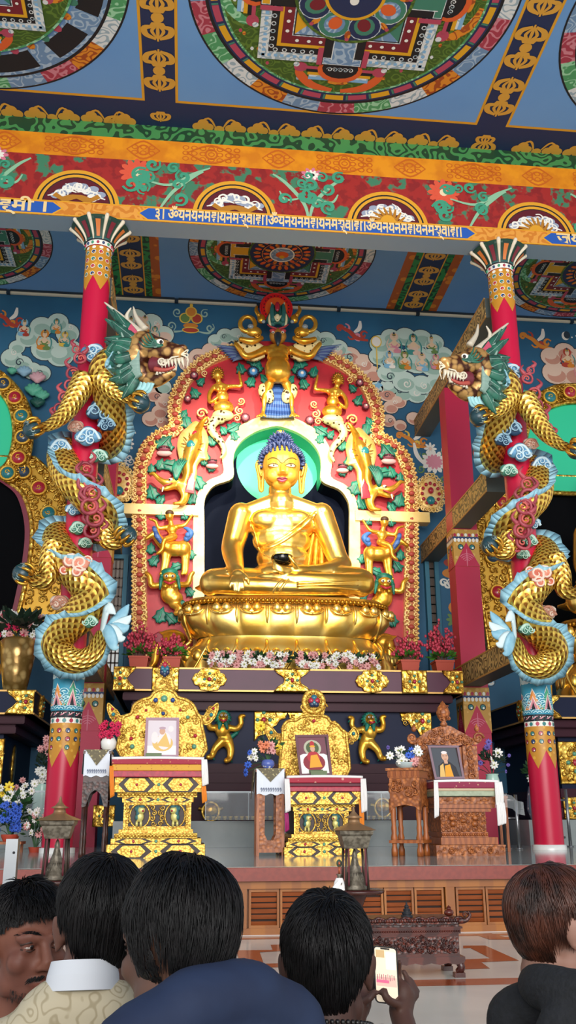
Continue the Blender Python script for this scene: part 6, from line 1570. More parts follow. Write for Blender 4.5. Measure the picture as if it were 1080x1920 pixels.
back(t1,YK,[(231,1424),(230,1355),(234,1343),(246,1338),(252,1322),(268,1312),(282,1308),(290,1298),(308,1292),(326,1298),(334,1308),(348,1312),(362,1322),(370,1338),(376,1346),(378,1360),(376,1424)],m_tgold,.2,[(308,1310,7,0),(292,1313,5,2),(324,1313,5,2),(306,1338,4,2),(258,1345,4,1),(352,1345,4,0),(248,1400,5,0),(364,1400,5,0),(246,1385,4,1),(366,1380,4,1),(274,1332,3,1),(338,1332,3,1)],70)
def wing(t,Y,pts,jw,mt=None):
    f=Fr(Y);ps=cr([f(*p) for p in pts],4,True);m=M();m.pris(ps,(0,.12,0),0,.04,True);m.tube([p+Vector((0,-.02,0)) for p in ps],.02,5,closed=True)
    c=sum(ps,Vector())/len(ps)
    for k in range(5): m.spiral(c+Vector((ru(-.08,.08),-.06,ru(-.15,.15))),.06,1.3,.25,a0=k,n=4,st=7)
    o=m.build('side_wing',mt or m_tgold,t);j=M()
    for x,y,r,mi in jw: j.ell(f(x,y)+Vector((0,-.08,0)),(r*.0108,.04,r*.0108),8,6,mi)
    if jw: j.build('jewel',[m_jgreen,m_ruby,m_teal],o)
wing(t1,YK+.05,[(228,1356),(218,1358),(208,1346),(202,1332),(203,1319),(212,1326),(222,1336),(226,1344),(232,1342)],[(213,1340,4,2),(211,1330,3,1),(217,1348,2,1)])
wing(t1,YK+.05,[(380,1356),(390,1358),(402,1346),(408,1332),(408,1319),(398,1326),(388,1334),(382,1344),(376,1342)],[(396,1341,4,2),(400,1329,3,1),(390,1348,2,1)])
def jewel_finial(t,Y,x,yt,yb,w,round_=False):
    f=Fr(Y);m=M();b=f(x,yb);k=.0112
    if not round_:
        pl=[(0,1),(.28,.72),(.5,.45),(.62,.15),(.5,-.1),(.7,-.3),(.75,-1),(-.75,-1),(-.7,-.3),(-.5,-.1),(-.62,.15),(-.5,.45),(-.28,.72)]
        c=(f(x,yt)+b)/2;h=(f(x,yt).z-b.z)/2;ww=w*k
        ps=cr([c+Vector((a*ww,0,v*h)) for a,v in pl],3,True);m.pris(ps,(0,.14,0),1 if 0 else 0,.05,True)
        ps2=cr([c+Vector((a*ww*.8,-.03,v*h*.5+h*.42)) for a,v in pl if v>-.2],3,True);m.pris(ps2,(0,.05,0),1,.05,True)
        for i,(u,v,mi) in enumerate(((0,.55,1),(-.16,.3,2),(.16,.3,2),(-.2,.1,3),(.2,.1,3),(0,.15,2),(0,-.02,3))): m.ell(c+Vector((u*ww,-.12,v*h+.02)),(.055,.05,.075),8,6,mi+0)
        for i in range(10): m.spiral(c+Vector((ru(-.55,.55)*ww,-.04,ru(-.95,-.3)*h)),.055,1.3,.25,a0=i,n=4,st=7)
        for i in range(16): a=2*pi*i/16;m.ell(c+Vector((cos(a)*ww*.42,-.1,h*.32+sin(a)*h*.48)),.025,6,4,0)
    else:
        c=f(x,(yt+yb)/2-4);r_=w*k
        m.tube([c+Vector((cos(a)*r_*.9,0,sin(a)*r_*.95)) for a in [2*pi*i/28 for i in range(28)]],.06,7,0,closed=True)
        ps=[c+Vector((cos(a)*r_*.95,.03,sin(a)*r_)) for a in [2*pi*i/28 for i in range(28)]];m.pris(ps,(0,.12,0),0,.06,True)
        for i in range(12): a=2*pi*i/12;m.spiral(c+Vector((cos(a)*r_*.72,-.05,sin(a)*r_*.75)),.055,1.3,.25,a0=i,n=4,st=7)
        for u,v,mi in((0,.28,2),(0,-.1,2),(-.22,.05,1),(.22,.05,1),(-.16,-.22,3),(.16,-.22,3)): m.ell(c+Vector((u*r_*1.2,-.1,v*r_*1.2)),(.075,.05,.075),8,6,mi)
        for s in(-1,1):
            for i in range(4): m.spiral(c+Vector((s*r_*(.95-.1*i),-.0,-r_*(.45+.22*i))),.09,1.3,.26,a0=i,sg=s,n=5,st=8)
        m.bb(c.x-r_*.75,c.x+r_*.75,c.y,c.y+.12,b.z-.02,c.z-r_*.8)
    m.build('finial',[m_tgold,mat('lacquer_red','#b02438',rough=.3),mat('jewel_turquoise','#2f6f80',rough=.2),mat('jewel_midnight','#28324f',rough=.2)],t)
jewel_finial(t1,YK+.03,309,1236,1297,26)
cloth('red and yellow brocade over the gilded throne with the pale portrait',T1,1.1,213,380,1422,[(1433,m_broc),(1445,m_broy),(1457,m_crim)],[(383,1424,1474,9,m_scarf,-.08),(382,1474,1506,7,m_orange,-.06),(209,1436,1496,6,m_orange,-.06)])
portrait('pale portrait with painted glare in a mauve frame on the left gilded throne',20.95,((273,1344),(336,1344),(335,1421),(270,1421)),'pale')
placard((288,1416),20.75,.34,'small green placard at the foot of the pale portrait')
# ---- gilded throne in the middle
T2=20.7
t2,f2=throne('gilded throne with round topped finial carrying the red robed portrait',T2,1.9,[(533,682,1588,1607,'h'),(537,678,1578,1588,'h'),(541,672,1571,1578,'c'),(548,664,1564,1571,'p'),(553,656,1521,1564,'b'),(551,661,1513,1521,'h'),(545,667,1508,1513,'c'),(540,676,1484,1508,'s')],'thrones on the stage')
YK2=22.2
back(t2,YK2,[(533,1462),(530,1380),(531,1362),(540,1352),(556,1350),(566,1344),(590,1342),(612,1344),(620,1354),(632,1358),(640,1368),(648,1374),(650,1388),(646,1462)],m_tgold,.25,[(588,1352,4,1)],60)
wing(t2,YK2+.2,[(532,1410),(520,1415),(506,1390),(498,1372),(497,1354),(508,1362),(520,1376),(530,1380)],[(508,1374,4,2),(510,1390,3,1)])
wing(t2,YK2+.2,[(646,1400),(656,1392),(668,1388),(672,1376),(664,1364),(656,1372),(648,1380)],[(662,1376,4,2),(654,1386,2,1)])
jewel_finial(t2,YK2+.03,588,1294,1346,23,True)
cloth('crimson brocade with pink dots over the middle gilded throne',T2,1.4,540,677,1457,[(1468,mat('brocade_dotted','#a8283c','#d8a08c','voro',6,.2,.14,rough=.7)),(1475,mat('silk_dark','#5a1424')),(1484,m_crim)],[(538,1460,1524,8,m_scarf,-.1),(681,1460,1524,9,m_scarf,-.1),(677,1500,1555,7,m_orange,-.06),(679,1555,1566,8,m_mag,-.06),(537,1524,1560,6,m_mag,-.06)])
portrait('red robed portrait in a brown frame on the middle gilded throne',21.4,((555,1377),(618,1376),(623,1455),(562,1456)),'red')
placard((598,1449),21.2,.36,'small green placard at the foot of the red robed portrait')
# ---- wooden throne on the right
T3=20.1
t3,f3=throne('carved brown wooden throne carrying the grey portrait',T3,1.4,[(819,947,1584,1606,'h'),(830,936,1570,1584,'p'),(833,920,1560,1570,'c'),(832,915,1522,1560,'b'),(828,924,1515,1522,'p'),(822,930,1507,1515,'p'),(818,932,1494,1507,'s')],'thrones on the stage',gold=False)
YK3=21.2
f=Fr(YK3);m=M()
for a,b in((785,807),(871,894)):
    p,q=f(a,1462),f(b,1398);m.bb(p.x,q.x,YK3,YK3+.15,p.z,q.z)
    for k in range(6): m.spiral(((p.x+q.x)/2,YK3-.02,lerp(p.z,q.z,(k+.5)/6)),.09,1.5,.24,a0=k*2,sg=(1,-1)[k%2],n=5)
p,q=f(795,1462),f(890,1400);m.bb(p.x,q.x,YK3+.1,YK3+.16,p.z,q.z,1)
bo=m.build('backrest',[m_wood,m_woodp],t3)
m=M();pl=[(766,1388),(772,1380),(784,1384),(796,1374),(812,1366),(824,1362),(834,1360),(846,1362),(856,1368),(872,1376),(886,1384),(896,1380),(902,1386),(894,1396),(872,1396),(856,1398),(812,1396),(782,1398)]
m.pris(cr([f(*p) for p in pl],3,True),(0,.16,0),0)
for k in range(26):
    u=ru(0,1);x=lerp(786,886,u);yc=1392-26*sin(pi*u)*ru(.1,1);m.spiral(f(x,yc,-.03),.075,1.4,.28,a0=k,sg=(1,-1)[k%2],n=5)
for s,x in((-1,773),(1,897)): m.spiral(f(x,1384,-.02),.13,1.6,.25,a0=0,sg=s,n=6);c=f(x-s*3,1372);m.lathe([(.03,0),(.06,.04),(.05,.1),(.02,.14),(0,.2)],10,c)
m.build('crest',m_wood,t3)
m=M();c=f(832,1362);m.lathe([(.06,0),(.09,.05),(.05,.1),(.13,.2),(.16,.3),(.12,.42),(.06,.5),(0,.58)],14,c)
for i in range(12): m.spiral(c+Vector((ru(-.09,.09),-.13,ru(.12,.44))),.05,1.3,.28,a0=i,n=4,st=7)
m.build('finial',m_wood,t3)
cloth('red brocade and striped cushion with a white scarf over the wooden throne',T3,1.0,815,931,1465,[(1478,mat('brocade_wine','#8c2444','#c8a07a','voro',14,.25,.12,rough=.7)),(1483,mat('cushion_beige','#c8b090')),(1493,mat('cushion_sage','#a8b094','#98a086','noise',10))],[(817,1466,1534,7,m_scarf,-.1),(934,1466,1510,12,m_scarf,-.1),(938,1505,1548,13,m_scarf,-.1)])
portrait('grey portrait with an orange robe leaning on the wooden throne',20.6,((807,1397),(865,1397),(871,1461),(815,1462)),'grey')
# ---------------------------------------------------------------- stands with cloths
def stand_cloth(label,x0,x1,Y,z,drop,tri,d,side=0):
    c=Vector(((x0+x1)/2,Y,z));t=thing('table_cloth',label,'cloth',c,'cloths on flower stands');m=M();m.bb(x0-.015,x1+.015,Y-.015,Y+d+.015,z+.004,z+.02)
    n=12;A=[Vector((lerp(x0,x1,i/n),Y-.025-.008*(i%2),z+.01)) for i in range(n+1)];B=[Vector((lerp(x0,x1,i/n),Y-.035-.012*sin(i*1.9),z-drop+.02*sin(i*1.3))) for i in range(n+1)];m.strip(A,B)
    for s,xx in((-1,x0),(1,x1)): m.strip([Vector((xx+s*.025,Y+d*i/4,z+.01)) for i in range(5)],[Vector((xx+s*.04,Y+d*i/4,z-drop*.9)) for i in range(5)])
    m.build('white_cloth',mat('cloth_white','#dfe3ea',rough=.8),t)
    g=Pl((0,Y-.06,0),(1,0,0),(0,0,1),(0,-1,0),base=.0);w=x1-x0
    for i in range(9): g.k=.002;xx=x0+w*(.14+.085*i);g.stroke([(xx,z-drop*.8),(xx+w*.03,z-drop*.74),(xx+w*.05,z-drop*.83),(xx+w*.02,z-drop*.88)],.012,0)
    g.m.build('embroidered_line',mat('thread_grey','#7a8296'),t)
    m=M();m.pris([Vector((x0+.02,Y-.055,z+.022)),Vector((x1-.02,Y-.055,z+.022)),Vector(((x0+x1)/2,Y-.06,z-drop*tri))],(0,.008,0),0);m.bb(x0,x1,Y-.05,Y+d*.6,z+.02,z+.026)
    if side: m.pris([Vector((x0-.05,Y+.02,z)),Vector((x0-.05,Y+d,z)),Vector((x0-.09,Y+d*.9,z-drop*1.15)),Vector((x0-.07,Y+.05,z-drop*.5))],(.01,0,0),0)
    m.build('brocade_runner',mat('brocade_olive','#b8a878','#6a6048','voro',18,.2,.35,rough=.7),t)
Y=20.6;a,b=P(147,1600,Y),P(207,1408,Y);x0,x1,zt=a.x,b.x,b.z
t=thing('flower_stand','tall dark carved flower stand under a white cloth, beside the left dragon column','table',((x0+x1)/2,Y,ZS),'flower stands');d=.62
m=M();m.bb(x0-.03,x1+.03,Y-.03,Y+d+.03,zt-.06,zt);m.build('table_top',m_dkwood,t)
z1=P(170,1465,Y).z
m=M();m.bb(x0,x1,Y,Y+d,z1,zt-.06);m.build('drawer_box',m_dkwood,t)
m=M();pl=[(x0,z1),(x1,z1),(x1,z1-.52),(x1-.08,z1-.5),(x1-.16,z1-.25),((x0+x1)/2+.02,z1-.18),((x0+x1)/2-.02,z1-.18),(x0+.16,z1-.25),(x0+.08,z1-.5),(x0,z1-.52)]
m.pris([Vector((p,Y-.01,q)) for p,q in pl],(0,.06,0),0);m.pris([Vector((p,Y+d-.05,q)) for p,q in pl],(0,.06,0),0)
for s in(x0,x1-.05): m.pris([Vector((s,Y,z1)),Vector((s,Y+d,z1)),Vector((s,Y+d,z1-.4)),Vector((s,Y+d/2,z1-.2)),Vector((s,Y,z1-.4))],(.05,0,0),0)
m.build('apron',m_dkcarve,t)
for sx in(x0+.04,x1-.04):
    for sy in(Y+.04,Y+d-.04):
        m=M();zz=[(z1-.4,.04),(1.5,.032),(1.46,.045),(1.4,.035),(1.3,.045),(1.2,.035),(1.1,.045),(ZS+.002,.05)];m.lathe([(r,z) for z,r in zz[::-1]],10,(sx,sy,0),cap=True);m.build('leg',m_dkwood,t)
stand_cloth('white lettered cloth with a pointed runner on the dark flower stand',x0,x1,Y,zt,.52,.58,d)
vase_flowers('flower_vase','white vase of crimson flowers on the dark flower stand',(x0+.46,Y+.3,zt+.026),[(.09,0),(.15,.06),(.17,.18),(.12,.28),(.1,.3)],mat('porcelain','#e6e2da',rough=.2),rf(16,.2,.28,.085,[FR]),.3,26,rad=.2)
Y=20.9;a,b=P(480,1606,Y),P(533,1443,Y);x0,x1,zt=a.x,b.x,b.z;d=.6
t=thing('flower_stand','light wooden flower stand with an open carved front, left of the middle throne','table',((x0+x1)/2,Y,ZS),'flower stands')
m=M();m.bb(x0-.02,x1+.02,Y-.02,Y+d+.02,zt-.05,zt);m.build('table_top',m_woodp,t)
z0=P(500,1592,Y).z;xc=(x0+x1)/2;w=x1-x0
for yy,nm in((Y,'front_panel'),(Y+d-.04,'back_panel')):
    m=M();out=[(x0+.05,z0),(x1-.05,z0),(x1-.05,zt-.05),(x0+.05,zt-.05)];i0,i1=z0+.17,zt-.42
    hole=[(xc-w*.1,i0),(xc+w*.1,i0),(xc+w*.2,i0+.12),(xc+w*.2,i1-.12),(xc+w*.1,i1),(xc-w*.1,i1),(xc-w*.2,i1-.12),(xc-w*.2,i0+.12)]
    m.pris([Vector((p,yy,q)) for p,q in out[:1]+[(xc,z0)]+[hole[0]]+hole[:0:-1]+[hole[0]]+[(xc,z0-.0)]+out[1:]],(0,.04,0),0)
    m.build(nm,m_wood,t)
for xx in(x0+.05,x1-.09): m=M();m.bb(xx,xx+.04,Y+.05,Y+d-.05,z0,zt-.05);m.build('side_panel',m_wood,t)
for sx in(x0,x1-.06):
    for sy in(Y-.01,Y+d-.05): m=M();m.bb(sx,sx+.06,sy,sy+.06,ZS+.001,zt-.05);m.build('leg',m_woodp,t)
m=M();m.bb(x0,x1,Y-.012,Y+.05,z0-.07,z0);m.build('rail',m_woodp,t)
stand_cloth('white lettered cloth with a pointed runner on the light wooden flower stand',x0,x1,Y,zt,.52,.5,d,1)
vase_flowers('flower_vase','painted vase of orange, pink, yellow and blue flowers on the light wooden stand',(x0+.27,Y+.3,zt+.026),[(.08,0),(.15,.08),(.14,.16),(.1,.2)],mat('vase_painted','#e8e4dc','#5a6ab0','voro',9,.15,.25,rough=.25),
   [(-.12,.22,.1,FO),(-.05,.3,.1,FO),(.06,.3,.1,FP),(.02,.2,.1,FP),(.1,.18,.09,FP),(-.18,.32,.09,FO),(-.17,.72,.12,FY),(.22,.25,.08,FY),(-.38,.05,.09,FWH),(-.32,.16,.09,FWH),(-.45,-.12,.09,FB),(-.5,-.28,.1,FB),(-.42,.14,.07,FB),(-.28,.02,.08,FWH)],.5,50,rad=.3)
Y=20.0;c=P(776,1604,Y);zt=P(776,1440,Y).z
t=thing('flower_stand','carved wooden flower stand with turned legs, turned slantwise left of the wooden throne','table',(c.x,Y+.25,ZS),'flower stands');t.rotation_euler=(0,0,R(-28))
def loc(m,nm,mt): 
    o=m.build(nm,mt,at=(0,0,0));o.parent=t;return o
h=zt-ZS;s=.34
loc(M().bb(-s-.04,s+.04,-s-.04,s+.04,h-.05,h),'table_top',m_wood)
m=M();m.bb(-s,s,-s,s,h-.2,h-.05)
for k in range(12):
    for a,b,u in((-s+2*s*(k+.5)/12,-s-.005,(1,0,0)),):  m.box((a,b,h-.12),(.035,.02,.1))
    m.box((-s-.005,-s+2*s*(k+.5)/12,h-.12),(.02,.035,.1))
loc(m,'frieze_band',m_woodp)
m=M();m.bb(-s+.02,s-.02,-s+.02,s-.02,h-.62,h-.2);loc(m,'drawer_box',m_wood)
m=M()
for k in range(14): m.spiral((ru(-s+.1,s-.1),-s-.0,h-ru(.28,.55)),.07,1.4,.28,a0=k,sg=(1,-1)[k%2],n=4);m.spiral((-s-.0,ru(-s+.1,s-.1),h-ru(.28,.55)),.07,1.4,.28,u=(0,1,0),a0=k,sg=(1,-1)[k%2],n=4,out=(-1,0,0))
loc(m,'carved_panel',m_wood)
m=M()
for k in range(4):
    a=k*pi/2;m.T=Matrix.Rotation(a,4,'Z');m.pris([Vector(p) for p in((-s,-s,h-.62),(s,-s,h-.62),(s,-s,h-.9),(s-.12,-s,h-.78),(0,-s,h-.74),(-s+.12,-s,h-.78),(-s,-s,h-.9))],(0,.04,0),0)
m.T=None;loc(m,'apron',m_wood)
for sx in(-1,1):
    for sy in(-1,1): loc(M().lathe([(.07,.0),(.07,.12),(.045,.2),(.06,.3),(.075,.36),(.05,.45),(.06,.55),(.045,.62),(.06,.8),(.05,1.0),(.06,h-.62)],12,(sx*(s-.07),sy*(s-.07),0.002),cap=True),'leg',m_woodp)
loc(M().bb(-s-.02,s+.02,-s-.02,s+.02,.26,.32),'shelf',m_woodp)
vase_flowers('flower_bowl','low bowl of white, blue and pink flowers on the slanted carved stand',(c.x-.05,Y+.2,zt+.002),[(.12,0),(.2,.06),(.22,.12)],mat('bowl_glass','#b8c8c8',rough=.15),
   [(ru(-.38,.35),ru(0,.28),.095,FWH) for _ in range(14)]+[(ru(.0,.15),ru(.05,.25),.08,FB) for _ in range(5)]+[(ru(.12,.3),ru(-.05,.1),.09,FP) for _ in range(5)]+[(-.4,.3,.05,FV)],.25,40,rad=.3)
# ---------------------------------------------------------------- cases, rails, flowers, lamps, chest
m_acr=mat('acrylic','#e8f0f0',rough=.04,alpha=.16,spec=.6);m_steel=mat('steel','#8c8f92',rough=.3,metal=.8);m_acre=mat('acrylic_edge','#dfe8ea',rough=.15,alpha=.6)
def case(x0,x1,yt,yb,Y,label):
    a,b=P(x0,yb,Y),P(x1,yt,Y);a.z=max(a.z,1.74);t=thing('display_case',label,'display case',((a.x+b.x)/2,Y,a.z),'clear offering cases');d=.5
    m=M();m.bb(a.x,b.x,Y,Y+.012,a.z,b.z);m.bb(a.x,b.x,Y,Y+d,b.z-.012,b.z);m.bb(a.x,a.x+.012,Y,Y+d,a.z,b.z);m.bb(b.x-.012,b.x,Y,Y+d,a.z,b.z);m.build('clear_cover',m_acr,t)
    m=M();
    for y in(Y-.01,Y+d): m.bb(a.x,b.x,y,y+.02,b.z-.03,b.z+.01)
    for x in(a.x,(a.x+b.x)/2,b.x-.02): m.bb(x,x+.02,Y-.01,Y+.012,a.z,b.z)
    m.build('rim',m_acre,t)
    if x0<0:
        for sx in(a.x+.03,b.x-.07):
            for sy in(Y+.02,Y+d-.06): M().bb(sx,sx+.04,sy,sy+.04,ZS+.001,a.z).build('leg',m_steel,t)
    m=M();n=int((b.x-a.x)/.16)
    for k in range(n): m.lathe([(.03,0),(.05,.06),(.07,.1),(.055,.1)],8,(a.x+.08+.16*k,Y+.22,a.z+.002))
    m.build('butter_lamp',mat('brass','#d8b25a',rough=.3,metal=.7),t)
case(384,545,1484,1541,27.35,'clear case of small brass lamps between the left and middle gilded thrones');case(688,742,1484,1541,27.35,'clear case of small brass lamps between the middle gilded throne and slanted stand')
case(-40,86,1483,1580,26.6,'clear case of small brass lamps left of the left dragon column')
def rails(label,xs,hs,Y,name='steel_railing'):
    t=thing(name,label,'railing',(P(xs[0][0],1590,Y).x,Y,ZS))
    for x,y0 in xs: a=P(x,y0,Y);m=M();m.tube([(a.x,Y,ZS+.001),(a.x,Y,a.z)],.045,10);m.tube([(a.x,Y,ZS),(a.x,Y,ZS+.03)],.09,10);m.build('post',m_steel,t)
    for y in hs: a,b=P(xs[0][0],y,Y),P(xs[-1][0],y,Y);m=M();m.tube([a,b],.028,8);m.build('rail',m_steel,t)
rails('steel railing right of the wooden throne',[(946,1487),(966,1490)],[1500,1534],24.6)
rails('steel railing just left of the right dragon column',[(1004,1480),(1060,1480)],[1500,1570],26.4)
# table with a vase behind the wooden throne
Y=22.4;a,b=P(905,1600,Y),P(952,1492,Y)
t=thing('side_table','narrow wooden side table under a clear plastic sheet behind the wooden throne','table',((a.x+b.x)/2,Y,ZS));m=M();m.bb(a.x,b.x,Y,Y+.6,b.z-.06,b.z);m.build('table_top',m_woodp,t)
for sx in(a.x+.02,b.x-.08):
    for sy in(Y+.02,Y+.5): M().bb(sx,sx+.06,sy,sy+.06,ZS+.001,b.z-.06).build('leg',m_woodp,t)
m=M();A=[Vector((lerp(a.x-.05,b.x+.35,i/8),Y-.04+.03*sin(i*2),b.z+.02+.02*sin(i*3)-(0 if i<7 else .15))) for i in range(9)];m.strip(A,[p+Vector((0,.66,.0)) for p in A]);m.strip(A,[p+Vector((.02*sin(p.x*40),-.03,-.3)) for p in A]);m.build('plastic_sheet',m_acr,t)
for k in range(5): 
    pass
vase_flowers('flower_vase','pale green vase of white and violet flowers behind the wooden throne',((a.x+b.x)/2+.1,Y+.3,b.z+.05),[(.1,0),(.15,.1),(.17,.3),(.14,.42),(.16,.46)],mat('celadon','#a8c8b8',rough=.25),
   [(.0,.3,.12,FWH),(.14,.48,.13,FWH),(.03,.2,.11,FWH),(-.1,.62,.09,FV),(-.05,.74,.09,FV),(-.3,.25,.07,FV),(-.38,.12,.06,FV),(.4,.42,.05,FV),(.36,.2,.05,FV),(.3,.05,.05,FV)],.7,60,rad=.3,lm=m_fold)
b=P(80,1478,28.05);vase_flowers('flower_vase','pale green vase of white and pink flowers just left of the left dragon column',(b.x,28.05,1.724),[(.2,0),(.26,.05),(.24,.4),(.3,.9),(.28,1.0)],mat('celadon','#a8c8b8'),[(ru(-.25,.2),ru(0,.5),.13,FWH) for _ in range(9)]+[(ru(-.15,.25),ru(.6,1.3),.11,FP) for _ in range(8)]+[(-.55,.1,.1,FP),(-.7,-.1,.1,FP)],1.1,60,rad=.35,lm=m_fold)
b=P(1004,1478,28.2);vase_flowers('flower_vase','speckled vase of white flowers just left of the right dragon column',(b.x,28.2,1.724),[(.2,0),(.3,.3),(.26,.7),(.2,.95)],mat('vase_speckled','#d8d4cc','#6a7a88','voro',6,.15,.25,rough=.3),[(ru(-.15,.25),ru(.1,.75),.15,FWH) for _ in range(10)],.8,60,rad=.35)
b=P(14,1600,24.5)
t=thing('offering_stand','small brown offering stand carrying flowers at the left edge of the stage','table',(b.x,24.5,ZS));m=M();m.bb(b.x-.7,b.x+.35,24.2,24.9,1.2,1.26);m.build('table_top',m_woodp,t)
for sx in(-.62,.27):
    for sy in(24.26,24.84): M().bb(b.x+sx-.03,b.x+sx+.03,sy-.03,sy+.03,ZS+.001,1.2).build('leg',m_woodp,t)
vase_flowers('flower_bowl','low pot of bright blue flowers on the offering stand at the left edge',(b.x,24.55,1.262),[(.14,0),(.2,.12),(.2,.16)],m_tc,[(ru(-.28,.22),ru(.1,.7),.09,FB) for _ in range(34)],.6,60,rad=.3)
vase_flowers('flower_bowl','white flowers with a yellow bloom behind the blue flowers at the left edge',(b.x+.02,24.78,1.262),[(.14,0),(.18,.12)],m_tc,[(ru(-.4,.5),ru(.5,1.25),.1,FWH) for _ in range(22)]+[(-.15,1.15,.14,FY),(-.3,1.0,.12,FY)],1.3,90,rad=.45)
vase_flowers('flower_bowl','cream and pink flowers beside the blue flowers at the left edge',(b.x+.62,24.6,ZS),[(.12,0),(.16,.12)],m_tc,[(ru(-.22,.45),ru(.25,.95),.1,(FP,FWH)[i%2]) for i in range(18)],.8,60,rad=.3)
# grey barrier post at the left edge
b=P(14,1700,9.5);t=thing('barrier_post','grey square metal barrier post at the left edge in front of the stage','post',(b.x,9.5,0));p=P(14,1573,9.5);m=M();m.bb(b.x-.055,b.x+.055,9.45,9.56,.01,p.z);m.build('post',m_steel,t);m=M();m.bb(b.x-.16,b.x+.16,9.34,9.67,0,.012);m.build('base_plate',m_steel,t)
m=M();m.lathe([(0,0),(.012,0),(.012,.01),(0,.01)],10,(0,0,0));m.v=[Vector((b.x+.025+v.x,9.445+v.z,p.z-.12+v.y)) for v in m.v];m.build('bolt_hole',m_black,t)
# ---- incense lamps on round tables
m_br=mat('bronze_grey','#7a7264','#544c40','noise',20,rough=.45,metal=.5);m_brd=mat('bronze_dark','#463a32',rough=.45,metal=.4);m_tass=mat('tassel_maroon','#5a1a24',rough=.6)
m_pol=mat('polished_mahogany','#3f1d16',rough=.18)
def round_table(px,y,Y,r,label):
    c=P(px,y,Y);t=thing('round_table',label,'table',(c.x,Y,0),'round mahogany tables')
    m=M();m.lathe([(0,c.z-.04),(r*.9,c.z-.04),(r,c.z-.025),(r,c.z),(0,c.z)],36,(c.x,Y,0));m.build('table_top',m_pol,t)
    m=M();m.lathe([(.1,.12),(.06,.2),(.05,.35),(.09,.5),(.05,.62),(.045,.75),(.07,.85),(.12,c.z-.04)],16,(c.x,Y,0));m.build('pedestal',m_pol,t)
    for k in range(3):
        a=k*2*pi/3+.5;m=M();m.tube(cr([(c.x,Y,.18),(c.x+cos(a)*.2,Y+sin(a)*.2,.14),(c.x+cos(a)*.36,Y+sin(a)*.36,.03)],4),.03,8);m.build('leg',m_pol,t)
    return c
def burner(c,label,k=1.0):
    x,y,z=c;z+=.002;t=thing('incense_lamp',label,'lamp',c,'bronze incense lamps');g=lambda l:[(r*k,h*k+z) for r,h in l]
    m=M();m.lathe(g([(0,0),(.16,0),(.16,.02),(.13,.05),(.14,.06),(.1,.12),(.11,.13),(.075,.2),(.08,.21),(.05,.28),(.03,.36),(.035,.38),(.015,.44),(0,.46)]),20,(x,y,0));m.build('bell_body',m_br,t)
    m=M()
    for j in range(20): a=2*pi*j/20;m.tube([(x+cos(a)*.12*k,y+sin(a)*.12*k,z+.06*k),(x+cos(a)*.085*k,y+sin(a)*.085*k,z+.19*k)],.006*k,4)
    m.build('bell_rib',m_br,t)
    for j in range(4):
        a=pi/4+j*pi/2;m=M();m.tube([(x+cos(a)*.19*k,y+sin(a)*.19*k,z),(x+cos(a)*.165*k,y+sin(a)*.165*k,z+.46*k)],.016*k,8);m.build('leg',m_brd,t)
    m=M();m.T=Matrix.Translation((x,y,z));q=[(.17,.46),(.21,.58),(.215,.6),(.24,.62),(.25,.66),(.19,.68)];m.lathe([(r*k*1.15,h*k) for r,h in q],4,(0,0,0),0,False,a0=pi/4,a1=2*pi+pi/4);m.add([(sx*.155*k,sy*.155*k,.46*k) for sx,sy in((-1,-1),(1,-1),(1,1),(-1,1))],[(3,2,1,0)],0,False);m.T=None;m.build('basin',m_br,t)
    m=M();m.T=Matrix.Translation((x,y,z));m.lathe([(r*k*1.1,h*k) for r,h in((.25,.665),(.2,.69),(.1,.73),(.07,.75),(.06,.8),(.1,.81),(.05,.84),(.02,.88),(.01,.93),(0,.95))],8,(0,0,0));m.T=None;m.build('roof_lid',mat('bronze_lid','#8a6a4a',rough=.45,metal=.4),t)
    m=M()
    for s in(-1,1): m.tube(cr([(x+s*.1*k,y-.17*k,z+.46*k),(x+s*.1*k,y-.18*k,z+.3*k),(x+s*.105*k,y-.17*k,z+.05*k)],4),.012*k,6)
    m.build('tassel',m_tass,t)
cA=round_table(668,1668,10.6,.3,'round polished mahogany table in front of the stage, beside the carved chest');burner(cA+Vector((-.01,0,0)),'bronze incense lamp on the round table in front of the middle throne',.9)
cB=round_table(103,1650,10.6,.3,'round polished mahogany table behind the heads at the left');burner(cB,'bronze incense lamp in front of the left dragon column',.88)
c=cA+Vector((-.19,-.06,.002));t=thing('ritual_vase','small vase with white scarf and peacock tuft at the rim of the round table','vase',c)
M().lathe([(.03,0),(.05,.02),(.055,.07),(.025,.11),(.022,.14),(.035,.155),(.02,.16)],14,c).build('body',m_br,t)
m=M();m.lathe([(.035,.12),(.055,.08),(.075,.0)],14,c,mod=lambda a,z,j:1+.18*sin(a*6));m.pris([c+Vector(p) for p in((-.02,-.07,.1),(-.11,-.08,.005),(-.05,-.09,0),(.02,-.08,.09))],(0,.02,0),0);m.build('scarf',m_scarf,t)
m=M();m.tube([c+Vector((0,0,.15)),c+Vector((.0,0,.24))],.012,6,0);m.ell(c+Vector((0,0,.265)),(.03,.02,.04),8,6,1);m.ell(c+Vector((0,-.02,.265)),(.015,.01,.02),6,4,0);m.build('peacock_tuft',[mat('copper','#a8583a',metal=.5,rough=.4),mat('tuft_green','#3a4a3a')],t)
